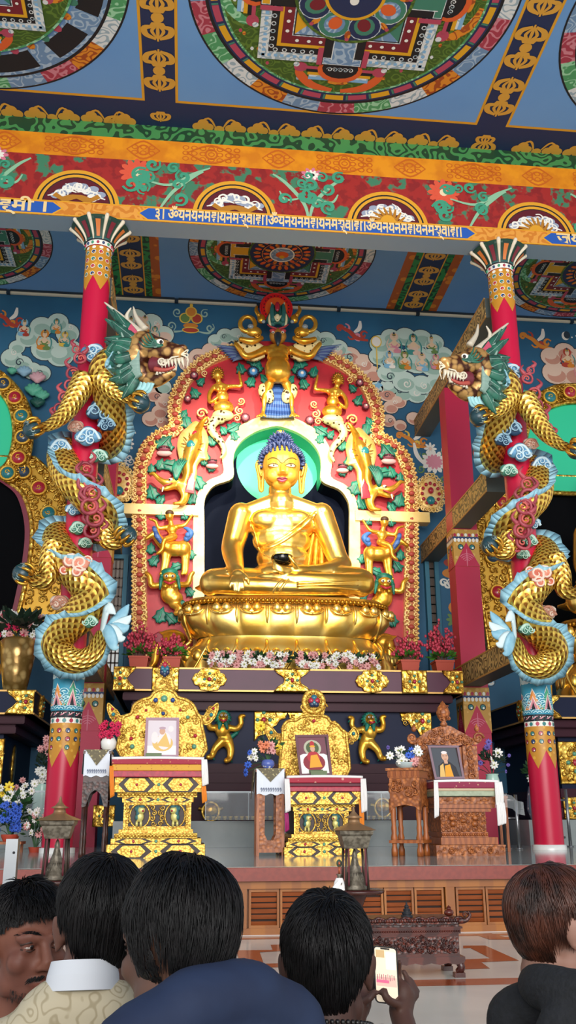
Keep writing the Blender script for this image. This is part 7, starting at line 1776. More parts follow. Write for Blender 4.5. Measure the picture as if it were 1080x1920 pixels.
# ---- carved chest on the floor
m_mah=mat('mahogany','#5a2418','#3f160f','wave',3,dist=4,rough=.25,stretch=(.3,1,1));m_mahc=mat('mahogany_carved','#6b3022','#34120c','voro',26,.2,.6,rough=.35,bump=.9,bdist=.008)
a=PZ(684,1836,0);b=PZ(873,1833,0);Y=(a.y+b.y)/2;x0,x1=a.x,b.x;d=.62;zp=lambda y:P(780,y,Y).z
t=thing('carved_chest','dark red carved wooden chest with scroll corners standing on the floor','chest',((x0+x1)/2,Y,0))
zl=zp(1803);z1=zp(1795);z2=zp(1752);z3=zp(1742);z4=zp(1733);z5=zp(1719)
for sx in(x0,x1-.12):
    for sy in(Y,Y+d-.1):
        m=M();m.tube(cr([(sx+.06,sy+.05,zl),(sx+.06+(.03 if sx>x0 else -.03),sy+.02,zl*.6),(sx+.06,sy+.05,.05)],4),.045,8,0);m.bb(sx+.0,sx+.12,sy-.02,sy+.09,0.001,.05);m.build('leg',m_mah,t)
m=M();m.bb(x0-.01,x1+.01,Y-.02,Y+d,zl,z1);pl=[(x0,zl)]
for k in range(13): pl.append((lerp(x0,x1,k/12),zl-.02-.018*(k%2)))
pl.append((x1,zl));m.pris([Vector((p,Y-.015,q)) for p,q in pl],(0,.03,0),0);m.build('base_rail',m_mah,t)
bd=M();bd.bb(x0+.04,x1-.04,Y+.03,Y+d-.03,z1,z2);bo=bd.build('body',m_mah,t)
m=M();m.bb(x0+.05,x1-.05,Y+.02,Y+.03,z1+.03,z2-.03)
for k in range(70): m.spiral((ru(x0+.08,x1-.08),Y+.015,ru(z1+.05,z2-.05)),.035,1.4,.3,a0=k,sg=(1,-1)[k%2],n=4,st=7)
m.build('carved_panel',m_mahc,bo)
m=M();m.bb(x0+.02,x1-.02,Y+.01,Y+d-.01,z2,z3);m.bb(x0,x1,Y-.01,Y+d+.01,z3,z3+.02)
for k in range(40): m.ell((lerp(x0+.02,x1-.02,(k+.5)/40),Y+.005,(z2+z3)/2),(.014,.012,.012),6,4)
m.build('upper_rail',m_mah,t)
m=M();m.bb(x0+.03,x1-.03,Y+.03,Y+d-.03,z3+.02,z4);m.bb(x0-.02,x1+.02,Y-.03,Y+d+.02,z4,z5-.03)
n=40
for k in range(n): m.ell((lerp(x0,x1,(k+.5)/n),Y-.03,lerp(z4,z5,.5)),(.02,.02,.025),6,5)
m.tube([(lerp(x0-.02,x1+.02,k/40),Y-.02,z5-.02+.012*sin(k*1.2)) for k in range(41)],.016,6)
m.build('lid',m_mahc,t)
for s,x in((-1,x0),(1,x1)):
    m=M();m.tube(cr([(x-s*.05,Y-.02,z4+.03),(x+s*.04,Y-.03,z4+.04),(x+s*.09,Y-.03,z5+.01),(x+s*.07,Y-.03,z5+.05)],5),lambda u:.035*(1-.7*u),8);m.spiral((x+s*.03,Y-.04,z5+.02),.035,1.4,.3,sg=s,n=5);m.build('scroll_corner',m_mahc,t)
for (x,y0,y1,lb) in((763,1690,1719,'small dark stepped finial standing on the carved chest'),(842,1698,1721,'small red figure standing near the right end of the carved chest')):
    yb=Y+.3;c=P(x,1719,yb);c.z=z5-.028;h=P(x,y0,yb).z-c.z;t=thing('stupa_finial' if x<800 else 'small_figure',lb,'ornament',c)
    if x<800:
        m=M();m.lathe([(.07,0),(.07,h*.12),(.05,h*.14),(.06,h*.2),(.06,h*.32),(.035,h*.36),(.045,h*.42),(.04,h*.52),(.02,h*.56),(.03,h*.62),(.025,h*.72),(.01,h*.8),(.012,h*.9),(0,h)],14,c);m.build('body',m_black,t)
    else:
        m=M();m.ell(c+Vector((0,0,h*.35)),(.06,.05,h*.35),10,8);m.ell(c+Vector((0,0,h*.75)),(.03,.03,h*.16),8,6);m.lathe([(.03,h*.85),(.015,h*.95),(0,h*1.05)],8,c);m.build('body',m_mah,t)
# ---------------------------------------------------------------- murals painted on the back wall
PAL=[mat('mural_mint','#c3d8cc'),mat('mural_sage','#9dbcae'),mat('mural_blush','#e3c3ae'),mat('mural_rose','#c9907c'),mat('mural_ink','#2a3a48'),mat('mural_skin','#e8c8a4'),mat('mural_red','#b5402f'),mat('mural_orange','#d9862f'),mat('mural_teal','#3f8f8a'),mat('mural_yellow','#e8c04a'),mat('mural_white','#ece6da'),mat('mural_green','#6a8a4a'),mat('mural_sky','#7fb4d0'),mat('mural_pink','#d88a98')]
def mural(fn,x,y,s=1.0,name='wall_painting'):
    Y=YW-.004;o=P(x,y,Y);k=(P(x+1,y,Y)-o).length*s;kz=(P(x,y-1,Y)-o).length*s
    g=Pl(o,Vector((k,0,0)),Vector((0,0,kz)),(0,-1,0),step=.0006,base=.002);fn(g);g.m.build(name,PAL,wall)
def cl(c1,c2,blobs,curls):
    def f(g):
        for x,y,r in blobs: g.disc(x,y,r+1.6,r*.85+1.6,4,18)
        for x,y,r in blobs:
            g.disc(x,y,r,r*.85,c1,18)
        for x,y,r in blobs: g.disc(x+r*.1,y-r*.22,r*.72,r*.5,c2,14)
        for x,y,r in blobs[::2]: g.disc(x-r*.1,y+r*.15,r*.6,r*.42,c1,14)
        for i,(x,y,r) in enumerate(curls): g.curl(x,y,r,10 if i%3 else 4,w=.14,a0=i,sg=(1,-1)[i%2])
    return f
def fig(x,y,h,robe,sash,hair=4):
    def f(g):
        g.disc(x,y+h*.42,h*.2,h*.2,sash,12)
        g.disc(x,y-h*.05,h*.2,h*.3,robe,14);g.disc(x,y+h*.12,h*.13,h*.14,5,12);g.disc(x-h*.12,y-h*.22,h*.22,h*.12,sash,12);g.disc(x+h*.14,y-h*.25,h*.2,h*.1,robe,12)
        for s in(-1,1): g.stroke([(x+s*h*.11,y+h*.15),(x+s*h*.24,y+h*.02),(x+s*h*.12,y-h*.04)],h*.045,5)
        g.disc(x,y+h*.38,h*.105,h*.13,5,12);g.disc(x,y+h*.5,h*.1,h*.06,hair,10);g.disc(x,y+h*.58,h*.05,h*.05,hair,8)
        for s in(-1,1): g.disc(x+s*h*.04,y+h*.39,h*.015,h*.01,4,6)
        for k in(-1,0,1): g.disc(x+k*h*.07,y+h*.5,h*.025,h*.03,9,6)
        g.stroke([(x-h*.25,y+h*.3),(x-h*.35,y),(x-h*.2,y-h*.3)],h*.03,sash);g.stroke([(x+h*.22,y+h*.3),(x+h*.34,y+.05*h),(x+h*.3,y-h*.3)],h*.03,8)
    return f
def multi(*fs):
    def f(g):
        for q in fs: q(g)
    return f
mural(multi(cl(0,1,[(-70,-40,20),(-50,-52,20),(-30,-62,18),(-62,-20,15),(-44,0,22),(-20,20,22),(10,30,20),(30,10,22),(20,-30,26),(-12,-66,17),(-10,-20,26),(40,-20,20)],[(-55,-48,8),(-35,-62,7),(-66,-30,6),(-15,-66,6),(35,22,6)]),fig(-52,12,34,6,12),fig(-12,-10,40,11,7),fig(8,18,30,7,8),fig(26,-6,30,8,9)),96,634)
mural(multi(cl(0,2,[(-40,20,24),(-10,34,22),(20,26,22),(44,6,20),(52,-20,18),(10,0,28),(-30,-10,26),(38,-30,20)],[(48,-8,7),(30,28,6)]),fig(-18,16,36,11,0),fig(8,20,34,7,2),fig(28,4,28,13,8)),262,632)
mural(cl(0,1,[(-34,0,16),(-14,8,18),(10,6,18),(34,-8,16),(-44,-16,10)],[(-20,2,6),(20,2,6)]),272,716)
mural(cl(2,3,[(-26,6,15),(-6,12,16),(14,0,18),(6,-20,15),(-10,-34,16),(12,-40,13),(28,-14,12)],[(0,8,6),(8,-36,6),(16,-4,5)]),294,752)
mural(cl(2,3,[(-40,-16,16),(-20,-2,18),(4,10,18),(28,14,16)],[(-24,-4,6),(10,8,6)]),392,668);mural(cl(0,1,[(-26,-8,14),(-8,2,16),(14,4,16),(34,-4,14)],[(-10,0,5),(18,2,5)]),430,632)
mural(cl(0,1,[(-20,12,18),(6,8,18),(28,-6,18),(44,-22,14)],[(0,6,6),(26,-8,6)]),606,645);mural(cl(2,3,[(-30,14,18),(-8,10,20),(16,-2,20),(34,-22,18)],[(-8,8,7),(18,-4,6)]),664,678)
mural(cl(12,0,[(-16,6,14),(6,0,14),(16,-14,12)],[(0,0,5)]),690,712);mural(cl(2,3,[(-18,10,16),(4,8,18),(24,-6,16),(10,-18,14)],[(4,4,6),(18,-8,5)]),722,745);mural(cl(2,3,[(-30,0,14),(-8,-8,12),(18,6,14),(44,2,12)],[(-26,0,5),(24,4,5)]),758,790)
mural(multi(cl(0,1,[(-56,20,20),(-36,34,18),(-8,36,20),(22,34,20),(46,28,18),(60,4,20),(-60,-4,18),(-30,-10,30),(10,-6,30),(40,-14,26),(-46,-34,18),(-14,-48,22),(18,-52,20),(44,-46,18)],[(-40,-40,8),(-10,-52,8),(22,-54,7),(-50,-16,6)]),fig(-30,18,40,13,2),fig(6,16,42,2,8),fig(40,18,36,11,0),fig(-40,-14,34,10,12),fig(-12,-14,36,7,11),fig(20,-16,36,12,2),fig(46,-14,30,7,13),lambda g:(g.disc(-64,22,10,11,9,14),g.disc(-64,22,8,9,10,14),g.stroke([(-64,12),(-64,-30)],1.2,9))),770,668)
mural(multi(cl(0,1,[(-40,0,18),(-16,-8,20),(10,-10,20),(34,-4,16)],[(-20,-6,7),(10,-8,7),(30,-4,6)])),770,728)
mural(multi(cl(2,3,[(-20,20,20),(6,30,20),(30,20,20),(20,-10,26),(-16,-10,24),(10,-40,20),(36,-30,18)],[(0,-36,7),(24,-30,6)]),fig(10,14,38,7,6),fig(30,-6,30,11,13)),1056,690)
# emblem of three jewels, ribbons, horns and flowers
def jewels(g):
    for s in(-1,1):
        g.curl(s*26,12,9,1,w=.16,a0=s,sg=s);g.curl(s*36,-14,9,1,w=.16,a0=s,sg=-s);g.stroke([(s*14,-22),(s*34,-24),(s*42,-14)],2,1)
    for x,y,mi in((-11,2,11),(11,2,6),(0,14,7)): g.disc(x,y,11,10,9,16);g.disc(x,y,8.5,8,mi,16)
    g.disc(0,-12,14,5,7);g.disc(0,-20,16,6,9);g.disc(0,-20,14,4,6);g.disc(0,26,3,4,9)
mural(jewels,358,599)
def ribbon(c,d):
    def f(g):
        for i in range(5): g.curl(-22+11*i,6*sin(i*2)+8-4*i,8,(c,d)[i%2],w=.3,a0=i*1.7,sg=(1,-1)[i%2],turns=1)
        g.stroke([(-26,12),(-6,4),(8,-8),(30,-12)],4,c);g.stroke([(4,2),(14,10),(16,24)],4,10)
    return f
mural(ribbon(6,13),660,625);mural(ribbon(7,6),1004,640);mural(ribbon(6,7),14,600);mural(multi(ribbon(7,9),lambda g:g.stroke([(4,-4),(8,-26),(22,-44)],4,10)),772,826)
def lotus(g):
    for k in range(8): a=k*.8;g.curl(26*cos(a)*.9,-12+34*sin(a),8,11,w=.2,a0=a)
    g.flower(2,0,24,10,13,12,.85,mid=13);g.flower(-4,24,12,10,2,8);g.disc(24,22,8,9,2);g.stroke([(0,-20),(-8,-36),(-4,-52)],2,11)
mural(lotus,812,866)
def aster(g):
    for k in range(5): g.curl(-4+4*k,-20-7*(k%3),7,10,w=.2,a0=k);g.curl(10,26,8,10,w=.22)
    g.flower(0,6,16,10,7,12,1.2);g.disc(0,6,6,10,9)
mural(aster,235,838)
def conch(g):
    g.disc(0,40,14,8,6);g.disc(4,20,22,10,7);
    for k in range(6): g.curl(-16+7*k,2-3*(k%2),8,10,w=.28,a0=k,sg=(1,-1)[k%2])
    g.disc(4,-44,14,12,7);g.disc(4,-44,8,8,3);g.flower(2,-66,17,11,4,10)
mural(conch,848,1095)
def moon(g): g.disc(0,0,7,8,10);g.disc(3,2,6,7,4);[g.disc(12+8*i,-2+3*(i%2),1.6,1.6,10,6) for i in range(3)]
mural(moon,1060,630)
mural(cl(12,10,[(-12,0,9),(2,4,10),(14,-4,8)],[(0,0,6),(10,-2,4)]),905,1275);mural(multi(cl(6,13,[(0,10,18),(6,-10,16)],[(2,6,8)]),lambda g:g.disc(4,-34,14,8,11)),905,860)
mural(multi(lambda g:g.flower(0,8,13,10,13,10),lambda g:[g.disc(4+8*i,-16-4*i,9,9,1,10) for i in range(2)]),906,1140)
# ---------------------------------------------------------------- visitors in front
from mathutils import noise as NZ
def skinmat(n,c,c2): return mat('skin_'+n,c,c2,'noise',9,rough=.55,spec=.35)
m_hairb=mat('hair_black','#080708','#131011','noise',30,rough=.5,spec=.3);m_hairbr=mat('hair_brown_dyed','#5a3020','#2a1a14','noise',22,lo=.35,hi=.65,rough=.4,spec=.5)
class Head:
    def __init__(s,H,yaw,pitch=0,roll=0,k=1.0):
        s.T=Matrix.Translation(H)@Matrix.Rotation(yaw,4,'Z')@Matrix.Rotation(roll,4,'Y')@Matrix.Rotation(pitch,4,'X')@Matrix.Scale(k,4);s.k=k
    def p(s,x,y,z): return s.T@Vector((x,y,z))
def head_shapes(m,h,nose=1.0,ears=True):
    m.T=h.T
    m.ell((0,-.014,.035),(.077,.098,.092),20,14);m.ell((0,.025,-.025),(.064,.068,.088),18,12);m.ell((0,.035,-.078),(.05,.05,.036),14,10);m.ell((0,.072,-.104),(.022,.02,.017),10,8)
    for s in(-1,1):
        m.ell((s*.043,.058,-.022),(.026,.028,.026),10,8);m.ell((s*.048,.01,-.07),(.02,.04,.03),10,8)
        if ears: m.ell((s*.081,-.008,-.006),(.009,.02,.033),10,8,0,(0,s*.2,s*-.35));m.ell((s*.079,-.002,-.032),(.008,.012,.012),8,6)
        m.ell((s*.013*nose,.1,-.031),(.0095,.011,.008),8,6)
        m.ell((s*.033,.0805,.0165),(.0165,.0108,.0052),10,6);m.ell((s*.033,.0795,.0052),(.0165,.0105,.0042),10,6)
        m.tube([(s*.012,.091,.028),(s*.032,.086,.034),(s*.055,.066,.028)],.0115,8)
        m.ell((s*.033,.081,.004),(.018,.009,.006),10,6)
    m.tube([(0,.086,.03),(0,.103,.0),(0,.116,-.022)],[.011,.0115,.0145*nose],10);m.ell((0,.113,-.025),(.0145*nose,.013,.012),10,8)
    m.tube([(-.026,.083,-.061),(-.01,.096,-.058),(0,.0985,-.0595),(.01,.096,-.058),(.026,.083,-.061)],[.003,.0075,.0075,.0075,.003],8)
    m.tube([(-.023,.083,-.065),(0,.096,-.0705),(.023,.083,-.065)],[.003,.0092,.003],8)
    m.T=None
def lipzone(h):
    inv=h.T.inverted()
    def f(c):
        q=inv@c
        return 1 if (q.y>.082 and abs(q.x)<.026 and -.078<q.z<-.052) else 0
    return f
def face_parts(h,body,brow=True,must=False,gaze=.004):
    m=M();m.T=h.T
    for s in(-1,1): m.ell((s*.033,.0795,.011),(.0132,.0105,.0055),12,8,0);m.ell((s*.033+gaze,.0878,.0122),(.0055,.0033,.0056),10,6,1)
    m.T=None;m.build('eye',[mat('eye_white','#b4a8a0',rough=.25),mat('iris_dark','#1a1010',rough=.2)],body)
    m=M();m.T=h.T
    for s in(-1,1): m.tube([(s*.018,.0855,.0195),(s*.033,.092,.0225),(s*.051,.079,.0165)],[.0022,.003,.0022],6);m.tube([(s*.02,.086,.006),(s*.033,.0905,.0035),(s*.05,.0785,.008)],[.0016,.002,.0016],6)
    m.T=None;m.build('eyelid',mat('lid_brown','#3a241c'),body)
    m=M();m.T=h.T
    for s in(-1,1):
        for i in range(46):
            t=rnd();x=s*lerp(.012,.056,t);y=lerp(.1,.07,t*t);z=.036+.007*sin(pi*t)+ru(-.0022,.0022);m.tube([(x,y,z),(x+s*.008,y-.0025,z+.001-.003*t)],[.0009,.0004],3)
    if must:
        for s in(-1,1):
            for i in range(26): t=ru(0,1);x=s*lerp(.002,.03,t);y=lerp(.107,.085,t*t);z=-.047-.008*t*t+ru(-.003,.003);m.tube([(x,y,z),(x+s*.007,y-.002,z-.006)],[.0016,.0005],4)
    m.T=None;m.build('eyebrow',m_hairb,body)
def hair(h,parent,mt,n=3000,length=.07,lift=.16,front=.62,nape=-.05,side=-.02,crown=(0,-.25,.97),messy=.25,thick=.0017,up=0.0,part=0.0,ear=True,fz=.06):
    """short strands combed from the crown over the skull"""
    R_=Vector((.081,.103,.097));c0=Vector((0,-.014,.035));cw=Vector(crown).normalized();m=M();m.T=h.T
    def sur(d,l): return c0+Vector((d.x*R_.x,d.y*R_.y,d.z*(R_.z if d.z>0 else .13)))*(1+l)
    def ok(d):
        q=sur(d,0)
        f=.075-.02*abs(q.x)/.06
        if d.y>.15: return q.z>lerp(side+.02,f,min(1,(d.y-.15)/.45)) and (d.y<front or q.z>f)
        if abs(d.x)>.5 and d.y>-.25: return q.z>side+(.012 if ear else 0)
        return q.z>nape+.1*(abs(q.x)/.07)**2
    # close cap below the strands
    N,K=36,20;idx={};vs=[];fs=[]
    for j in range(K+1):
        b=-pi/2+pi*j/K
        for i in range(N):
            a=2*pi*i/N;d=Vector((cos(a)*cos(b),sin(a)*cos(b),sin(b)));idx[(i,j)]=len(vs);vs.append(sur(d,.015))
    for j in range(K):
        for i in range(N):
            b=-pi/2+pi*(j+.5)/K;a=2*pi*(i+.5)/N
            dv=Vector((cos(a)*cos(b),sin(a)*cos(b),sin(b)))
            if ok(dv) and (dv.y>.1 or sur(dv,0).z>nape+.025+.1*(abs(dv.x*.081)/.07)**2): fs.append((idx[(i,j)],idx[((i+1)%N,j)],idx[((i+1)%N,j+1)],idx[(i,j+1)]))
    m.add(vs,fs,0)
    k=0
    while k<n:
        d=Vector((random.gauss(0,1),random.gauss(0,1),random.gauss(0,1))).normalized()
        if not ok(d): continue
        k+=1;q0=sur(d,0);hz=min(1,max(0,(q0.z-nape)/.12));hz=hz*hz*(3-2*hz);L=length*ru(.6,1.15)*(.25+.75*hz);p=[];dd=d.copy();nz=(NZ.noise_vector(d*5.0)*2.2+Vector((ru(-1,1),ru(-1,1),ru(-1,1)))*.5)*messy;ck=.75+.5*abs(NZ.noise(d*9.0));st=5
        lf=ck*lift*ru(.15,1.0)*(.12+.88*hz);tw=ru(-messy,messy)
        for s in range(st+1):
            t=s/st;b0=sur(dd,0);zf0=min(1,length/.08);zf=min(1,max(.1,(b0.z-nape)/.15));pp=sur(dd,.008+(lf*t*(1-.45*t)+up*t*hz)*zf);p.append(pp)
            if s and (pp.z<nape-.008+.09*(abs(b0.x)/.07)**2+ru(-.015,.055)*zf0 or (dd.y>.35 and pp.z<fz-ru(0,.015)) or (ear and abs(b0.x)>.055 and dd.y>-.3 and pp.z<side+.005-ru(0,.015))): break
            fl=dd-cw;fl=fl+nz*.6+Vector((part,0,0))+Vector((0,0,-.55*t))
            fl=fl-dd*fl.dot(dd)
            if fl.length<1e-4: fl=Vector((1,0,0))
            fl.normalize();dd=(dd+fl*(L/st/.095)).normalized()
        if len(p)>1: m.tube(p,lambda u:thick*(1.1-.95*u*u),3,0,cap=False)
    m.T=None;return m.build('hair',mt,parent)
def person(name,label,H,yaw,skin,shirt,pitch=0,roll=0,k=1.0,tyaw=None,toff=(0,0),arms=None,sh=.19,legs='#2a2c34',vox=.0075,drop=.0,sleeve=.62,bulk=1.0,neck=.054,hands=None,gaze=.0,trap=-.045,ears=True,slope=.045):
    """H: centre of the head; toff: how far the chest sits from below the head"""
    H=Vector(H);tyaw=yaw if tyaw is None else tyaw;h=Head(H,yaw,pitch,roll,k)
    t=thing(name,label,'person',(H.x+toff[0],H.y+toff[1],0))
    Rz=Matrix.Rotation(tyaw,4,'Z');B=Vector((H.x+toff[0],H.y+toff[1],0));b=lambda x,y,z:B+Rz@Vector((x,y,z))
    zN=H.z-.2*k-drop;zS=zN-slope
    m=M();head_shapes(m,h,ears=ears)
    m.tube(cr([h.p(0,-.022,-.05),h.p(0,-.035,-.11),b(0,-.02,min(zN,H.z-.15*k)),b(0,-.02,min(zN,H.z-.15*k)-.08)],4),[neck*1.02]*4+[neck]*4+[neck*1.05]*4+[neck*(1.3 if drop>-.14 else 1.0)],16)
    m.ell(b(0,-.01,zN-.3),(.145,.09,.26),16,12,0,(0,0,tyaw));m.ell(b(0,0,.98),(.15,.11,.12),16,10)
    for s in(-1,1): m.tube(cr([b(s*.09,0,.95),b(s*.1,.02,.5),b(s*.1,-.01,.09)],5),lambda u:.085*(1-.5*u),12);m.ell(b(s*.1,.06,.04),(.045,.12,.04),12,8)
    A={}
    for s in(-1,1):
        pts=arms[s] if arms and arms.get(s) else [b(s*sh,-.01,zS-.04),b(s*(sh+.05),-.02,zS-.32),b(s*(sh+.03),.06,zS-.56)]
        A[s]=pts;m.tube(cr(pts,6),lambda u:lerp(.05,.029,u),12);m.ell(pts[0],.05,10,8)
        if not(hands and hands.get(s)):
            w=pts[-1];d=(pts[-1]-pts[-2]).normalized();m.ell(w+d*.05,(.03,.03,.045),10,8)
            sd=d.cross(Vector((0,1,0))).normalized()
            for q in range(4): o=w+d*.08+sd*(.022-.0145*q);m.tube([o,o+d*.04,o+d*(.068-.006*abs(q-1.3))+Vector((0,.012,0))],[.009,.0085,.006],7)
            m.tube([w+d*.03+sd*.02,w+d*.06+sd*.045,w+d*.085+sd*.05],[.011,.01,.007],7)
        else: hands[s](m,pts)
    bm=remesh(m,vox,3,.5);paint(bm,lipzone(h));body=bm.build('body',[skin,mat('lip_'+skin.name,tuple(x*.75 if i else x*.95 for i,x in enumerate(skin.node_tree.nodes['Principled BSDF'].inputs['Base Color'].default_value[:3]))+(1,),rough=.4)],t)
    face_parts(h,body,gaze=gaze)
    # shirt
    m=M();q=bulk
    m.ell(b(0,-.01,zN-.33),(.175*q,.125*q,.3),18,14,0,(0,0,tyaw));m.ell(b(0,-.015,zN-.17),(.17*q,.11*q,.13),18,12,0,(0,0,tyaw));m.ell(b(0,0,.98),(.175*q,.13*q,.13),16,10);m.tube([b(0,-.01,zN-.4),b(0,0,.86)],.15*q,16,sx=1.0,sy=.8)
    m.tube(cr([b(-sh,-.012,zS-.025),b(-sh*.55,-.022,zS+.004),b(-.05,-.03,zN+trap),b(.05,-.03,zN+trap),b(sh*.55,-.022,zS+.004),b(sh,-.012,zS-.025)],4),.062*q,14)
    for s in(-1,1):
        ps=cr(A[s],6);n=max(3,int(len(ps)*sleeve));m.tube(ps[:n],lambda u:lerp(.068,.056,u)*q,14);m.ell(ps[0],.072*q,12,8)
    sm=remesh(m,.011,5,.5);so=sm.build('shirt',shirt,t)
    m=M();m.ell(b(0,0,.95),(.165,.125,.13),14,10)
    for s in(-1,1): m.tube(cr([b(s*.085,0,.95),b(s*.1,.02,.5),b(s*.1,-.01,.07)],5),lambda u:.1*(1-.3*u),14)
    remesh(m,.02,3).build('trousers',mat('trousers_'+name+str(int(H.x*100)),legs,rough=.8),t)
    for s in(-1,1): m=M();m.ell(b(s*.1,.05,.045),(.052,.135,.048),12,8);m.bb(*[v for v in (b(s*.1,.05,0).x-.05,b(s*.1,.05,0).x+.05,b(s*.1,.05,0).y-.12,b(s*.1,.05,0).y+.12)],0.001,.02);m.build('shoe',mat('shoe_black','#1c1c1e',rough=.5),t)
    return t,body,so,h,b,zN
m_cream_sh=mat('shirt_cream','#b5a98f','#9b8e72','scroll',20,lo=.7,hi=.98,rough=.8,dist=44,bump=.12,bpat='noise',bscale=14)
m_navy_sh=mat('shirt_navy','#1a2947','#162340','noise',10,rough=.8,bump=.25,bpat='noise',bscale=9)
m_char=mat('tee_charcoal','#2c2e32','#26282c','noise',12,rough=.85,bump=.2,bpat='noise',bscale=10)
m_hood=mat('hoodie_black','#17181b','#1c1d21','noise',60,rough=.9,bump=.3,bpat='noise',bscale=80)
m_grey_sh=mat('tee_grey','#8a8a8e',rough=.85)
def collar(b,zN,par,mt,r=.07,hgt=.045,back=0.0,name='collar'):
    m=M();n=28;rings=[(r*.92,-.005),(r,hgt),(r*1.04,hgt*1.03),(r*1.14,hgt*.4),(r*1.2,-.012)]
    P_=[[b(cos(2*pi*i/n)*q,sin(2*pi*i/n)*q*.95-.025,zN+z+.012*sin(-2*pi*i/n)) for i in range(n)] for q,z in rings]
    for a,c in zip(P_,P_[1:]): m.strip(a,c,closed=True)
    return m.build(name,mt,par)
# A: man at the left edge, face turned to the right
H=P(50,1772,2.5)
t,bd,so,h,b,zN=person('person','man with dark moustache whose face turns back towards the person in the cream shirt',H,R(-147),skinmat('umber','#7a4c3c','#6a4034'),m_grey_sh,pitch=-.06,roll=.03,k=1.06,gaze=-.0045,toff=(-.03,.03),vox=.006)
hair(h,bd,m_hairb,3200,.055,.22,.6,-.04,.0,messy=.5,up=.1,fz=.078)
m=M();m.T=h.T
for i in range(160):
    a=ru(-.8,.8);q=ru(.5,1);x=sin(a*1.35)*.062;y=.02+cos(a*1.35)*.068-.012*q;z=-.062-.045*q+.012*abs(a);m.tube([(x,y,z),(x*1.03,y+.003,z-.007)],[.0007,.0003],3,cap=False)
for s in(-1,1):
    for i in range(40): u=ru(0,1);x=s*lerp(.002,.03,u);y=lerp(.108,.086,u*u);z=-.046-.008*u*u+ru(-.003,.003);m.tube([(x,y,z),(x+s*.007,y-.001,z-.006)],[.0017,.0005],3,cap=False)
m.T=None;m.build('beard',m_hairb,bd)
# B: cream patterned shirt with a white collar
H=P(188,1738,2.15)
t,bd,so,h,b,zN=person('person','person in a cream patterned shirt with white collar, seen from behind',H,R(10),skinmat('sienna','#6a463a','#5c3c32'),m_cream_sh,k=1.07,tyaw=R(4),toff=(-.025,-.03),sh=.17,slope=.1,drop=-.115)
hair(h,bd,m_hairb,3600,.085,.26,.6,-.082,-.01,messy=.32,crown=(.1,-.1,1))
collar(b,zN,t,mat('collar_white','#c9ccd2',rough=.8),.063,.04)
# C: navy shirt, head bent to the left
H=P(334,1772,1.85)
t,bd,so,h,b,zN=person('person','person with longer dark hair in a navy shirt, seen from behind with bent head',H,R(32),skinmat('tan','#6a4a3c','#5c3f33'),m_navy_sh,pitch=-.3,roll=.1,k=1.12,tyaw=R(32),toff=(.062,-.06),trap=-.02,ears=False,sh=.16,drop=-.17,bulk=.95)
hair(h,bd,m_hairb,4400,.12,.3,.6,-.092,-.09,messy=.4,crown=(.05,-.15,1),ear=False,thick=.0019)
# D: holding a phone up
H=P(613,1812,2.05);Yp=2.62
ph=[P(699,1772,Yp),P(744,1777,Yp),P(741,1878,Yp),P(704,1880,Yp)]
def handR(m,pts):
    q=lambda x,y,d=0:P(x,y,Yp+d)
    m.tube(cr([pts[-1],q(752,1898,.01),q(756,1876,.02)],4),[.03]*4+[.032]*4+[.03],12);m.ell(q(757,1872,.02),(.03,.026,.042),12,8)
    for tip in ([(750,1856,.02),(748,1828,.03),(750,1802,.01)],[(764,1858,.03),(762,1832,.045),(754,1818,.05)],[(772,1862,.03),(773,1842,.05),(760,1832,.065)],[(778,1870,.025),(781,1856,.045),(768,1848,.06)]):
        m.tube(cr([q(760,1874,.02)]+[q(*p) for p in tip],4),lambda u:.0105*(1-.3*u),9)
    m.tube(cr([q(748,1884,-.01),q(732,1878,-.035),q(722,1866,-.04),q(720,1852,-.03)],4),lambda u:.0125*(1-.25*u),9)
def handL(m,pts):
    q=lambda x,y,d=0:P(x,y,Yp+d)
    m.tube(cr([pts[-1],q(672,1890,.0),q(678,1874,.02)],4),[.028]*4+[.03]*4+[.028],12);m.ell(q(680,1868,.025),(.026,.024,.04),12,8)
    for tip in ([(688,1846,.03),(694,1826,.035),(702,1812,.04)],[(686,1852,.045),(694,1838,.06),(704,1830,.06)],[(688,1862,.05),(696,1852,.065),(706,1846,.065)],[(688,1872,.05),(697,1866,.06),(706,1862,.06)]):
        m.tube(cr([q(680,1870,.03)]+[q(*p) for p in tip],4),lambda u:.0105*(1-.3*u),9)
    m.tube(cr([q(676,1880,-.01),q(688,1876,-.03),q(698,1866,-.03),q(704,1858,-.02)],4),lambda u:.012*(1-.25*u),9)
sk=skinmat('dark','#57392f','#493029')
bb=Vector((H.x,H.y,0));zz=H.z-.26
arms={1:[bb+Vector((.19,-.02,zz-.04)),bb+Vector((.27,.2,zz-.2)),P(762,1935,Yp-.03)],-1:[bb+Vector((-.19,0,zz-.04)),bb+Vector((-.12,.25,zz-.22)),P(664,1915,Yp-.04)]}
t,bd,so,h,b,zN=person('person','man with black hair and a bead necklace holding up a phone, seen from behind',H,R(-8),sk,m_char,k=1.07,tyaw=R(-6),toff=(.005,-.03),drop=-.1,arms=arms,sleeve=.7,hands={1:handR,-1:handL},vox=.006)
hair(h,bd,m_hairb,4200,.055,.22,.6,-.085,-.01,messy=.4,crown=(0,-.3,.95))
m=M();n=46
for i in range(n): a=2*pi*i/n;m.ell(b(cos(a)*.074,sin(a)*.072-.03,zN+.018-.02*sin(a)),.0052,7,5)
o=tag(m.build('bead_necklace',mat('bead_black','#1a1614',rough=.3)),'black bead necklace round the neck of the man holding the phone','necklace')
U=(ph[1]-ph[0]);V=(ph[0]-ph[3]);u,v=U.normalized(),V.normalized();N=u.cross(v).normalized()
if N.y>0: N=-N
w_,h_=U.length,V.length;pw=M();C0=ph[3]
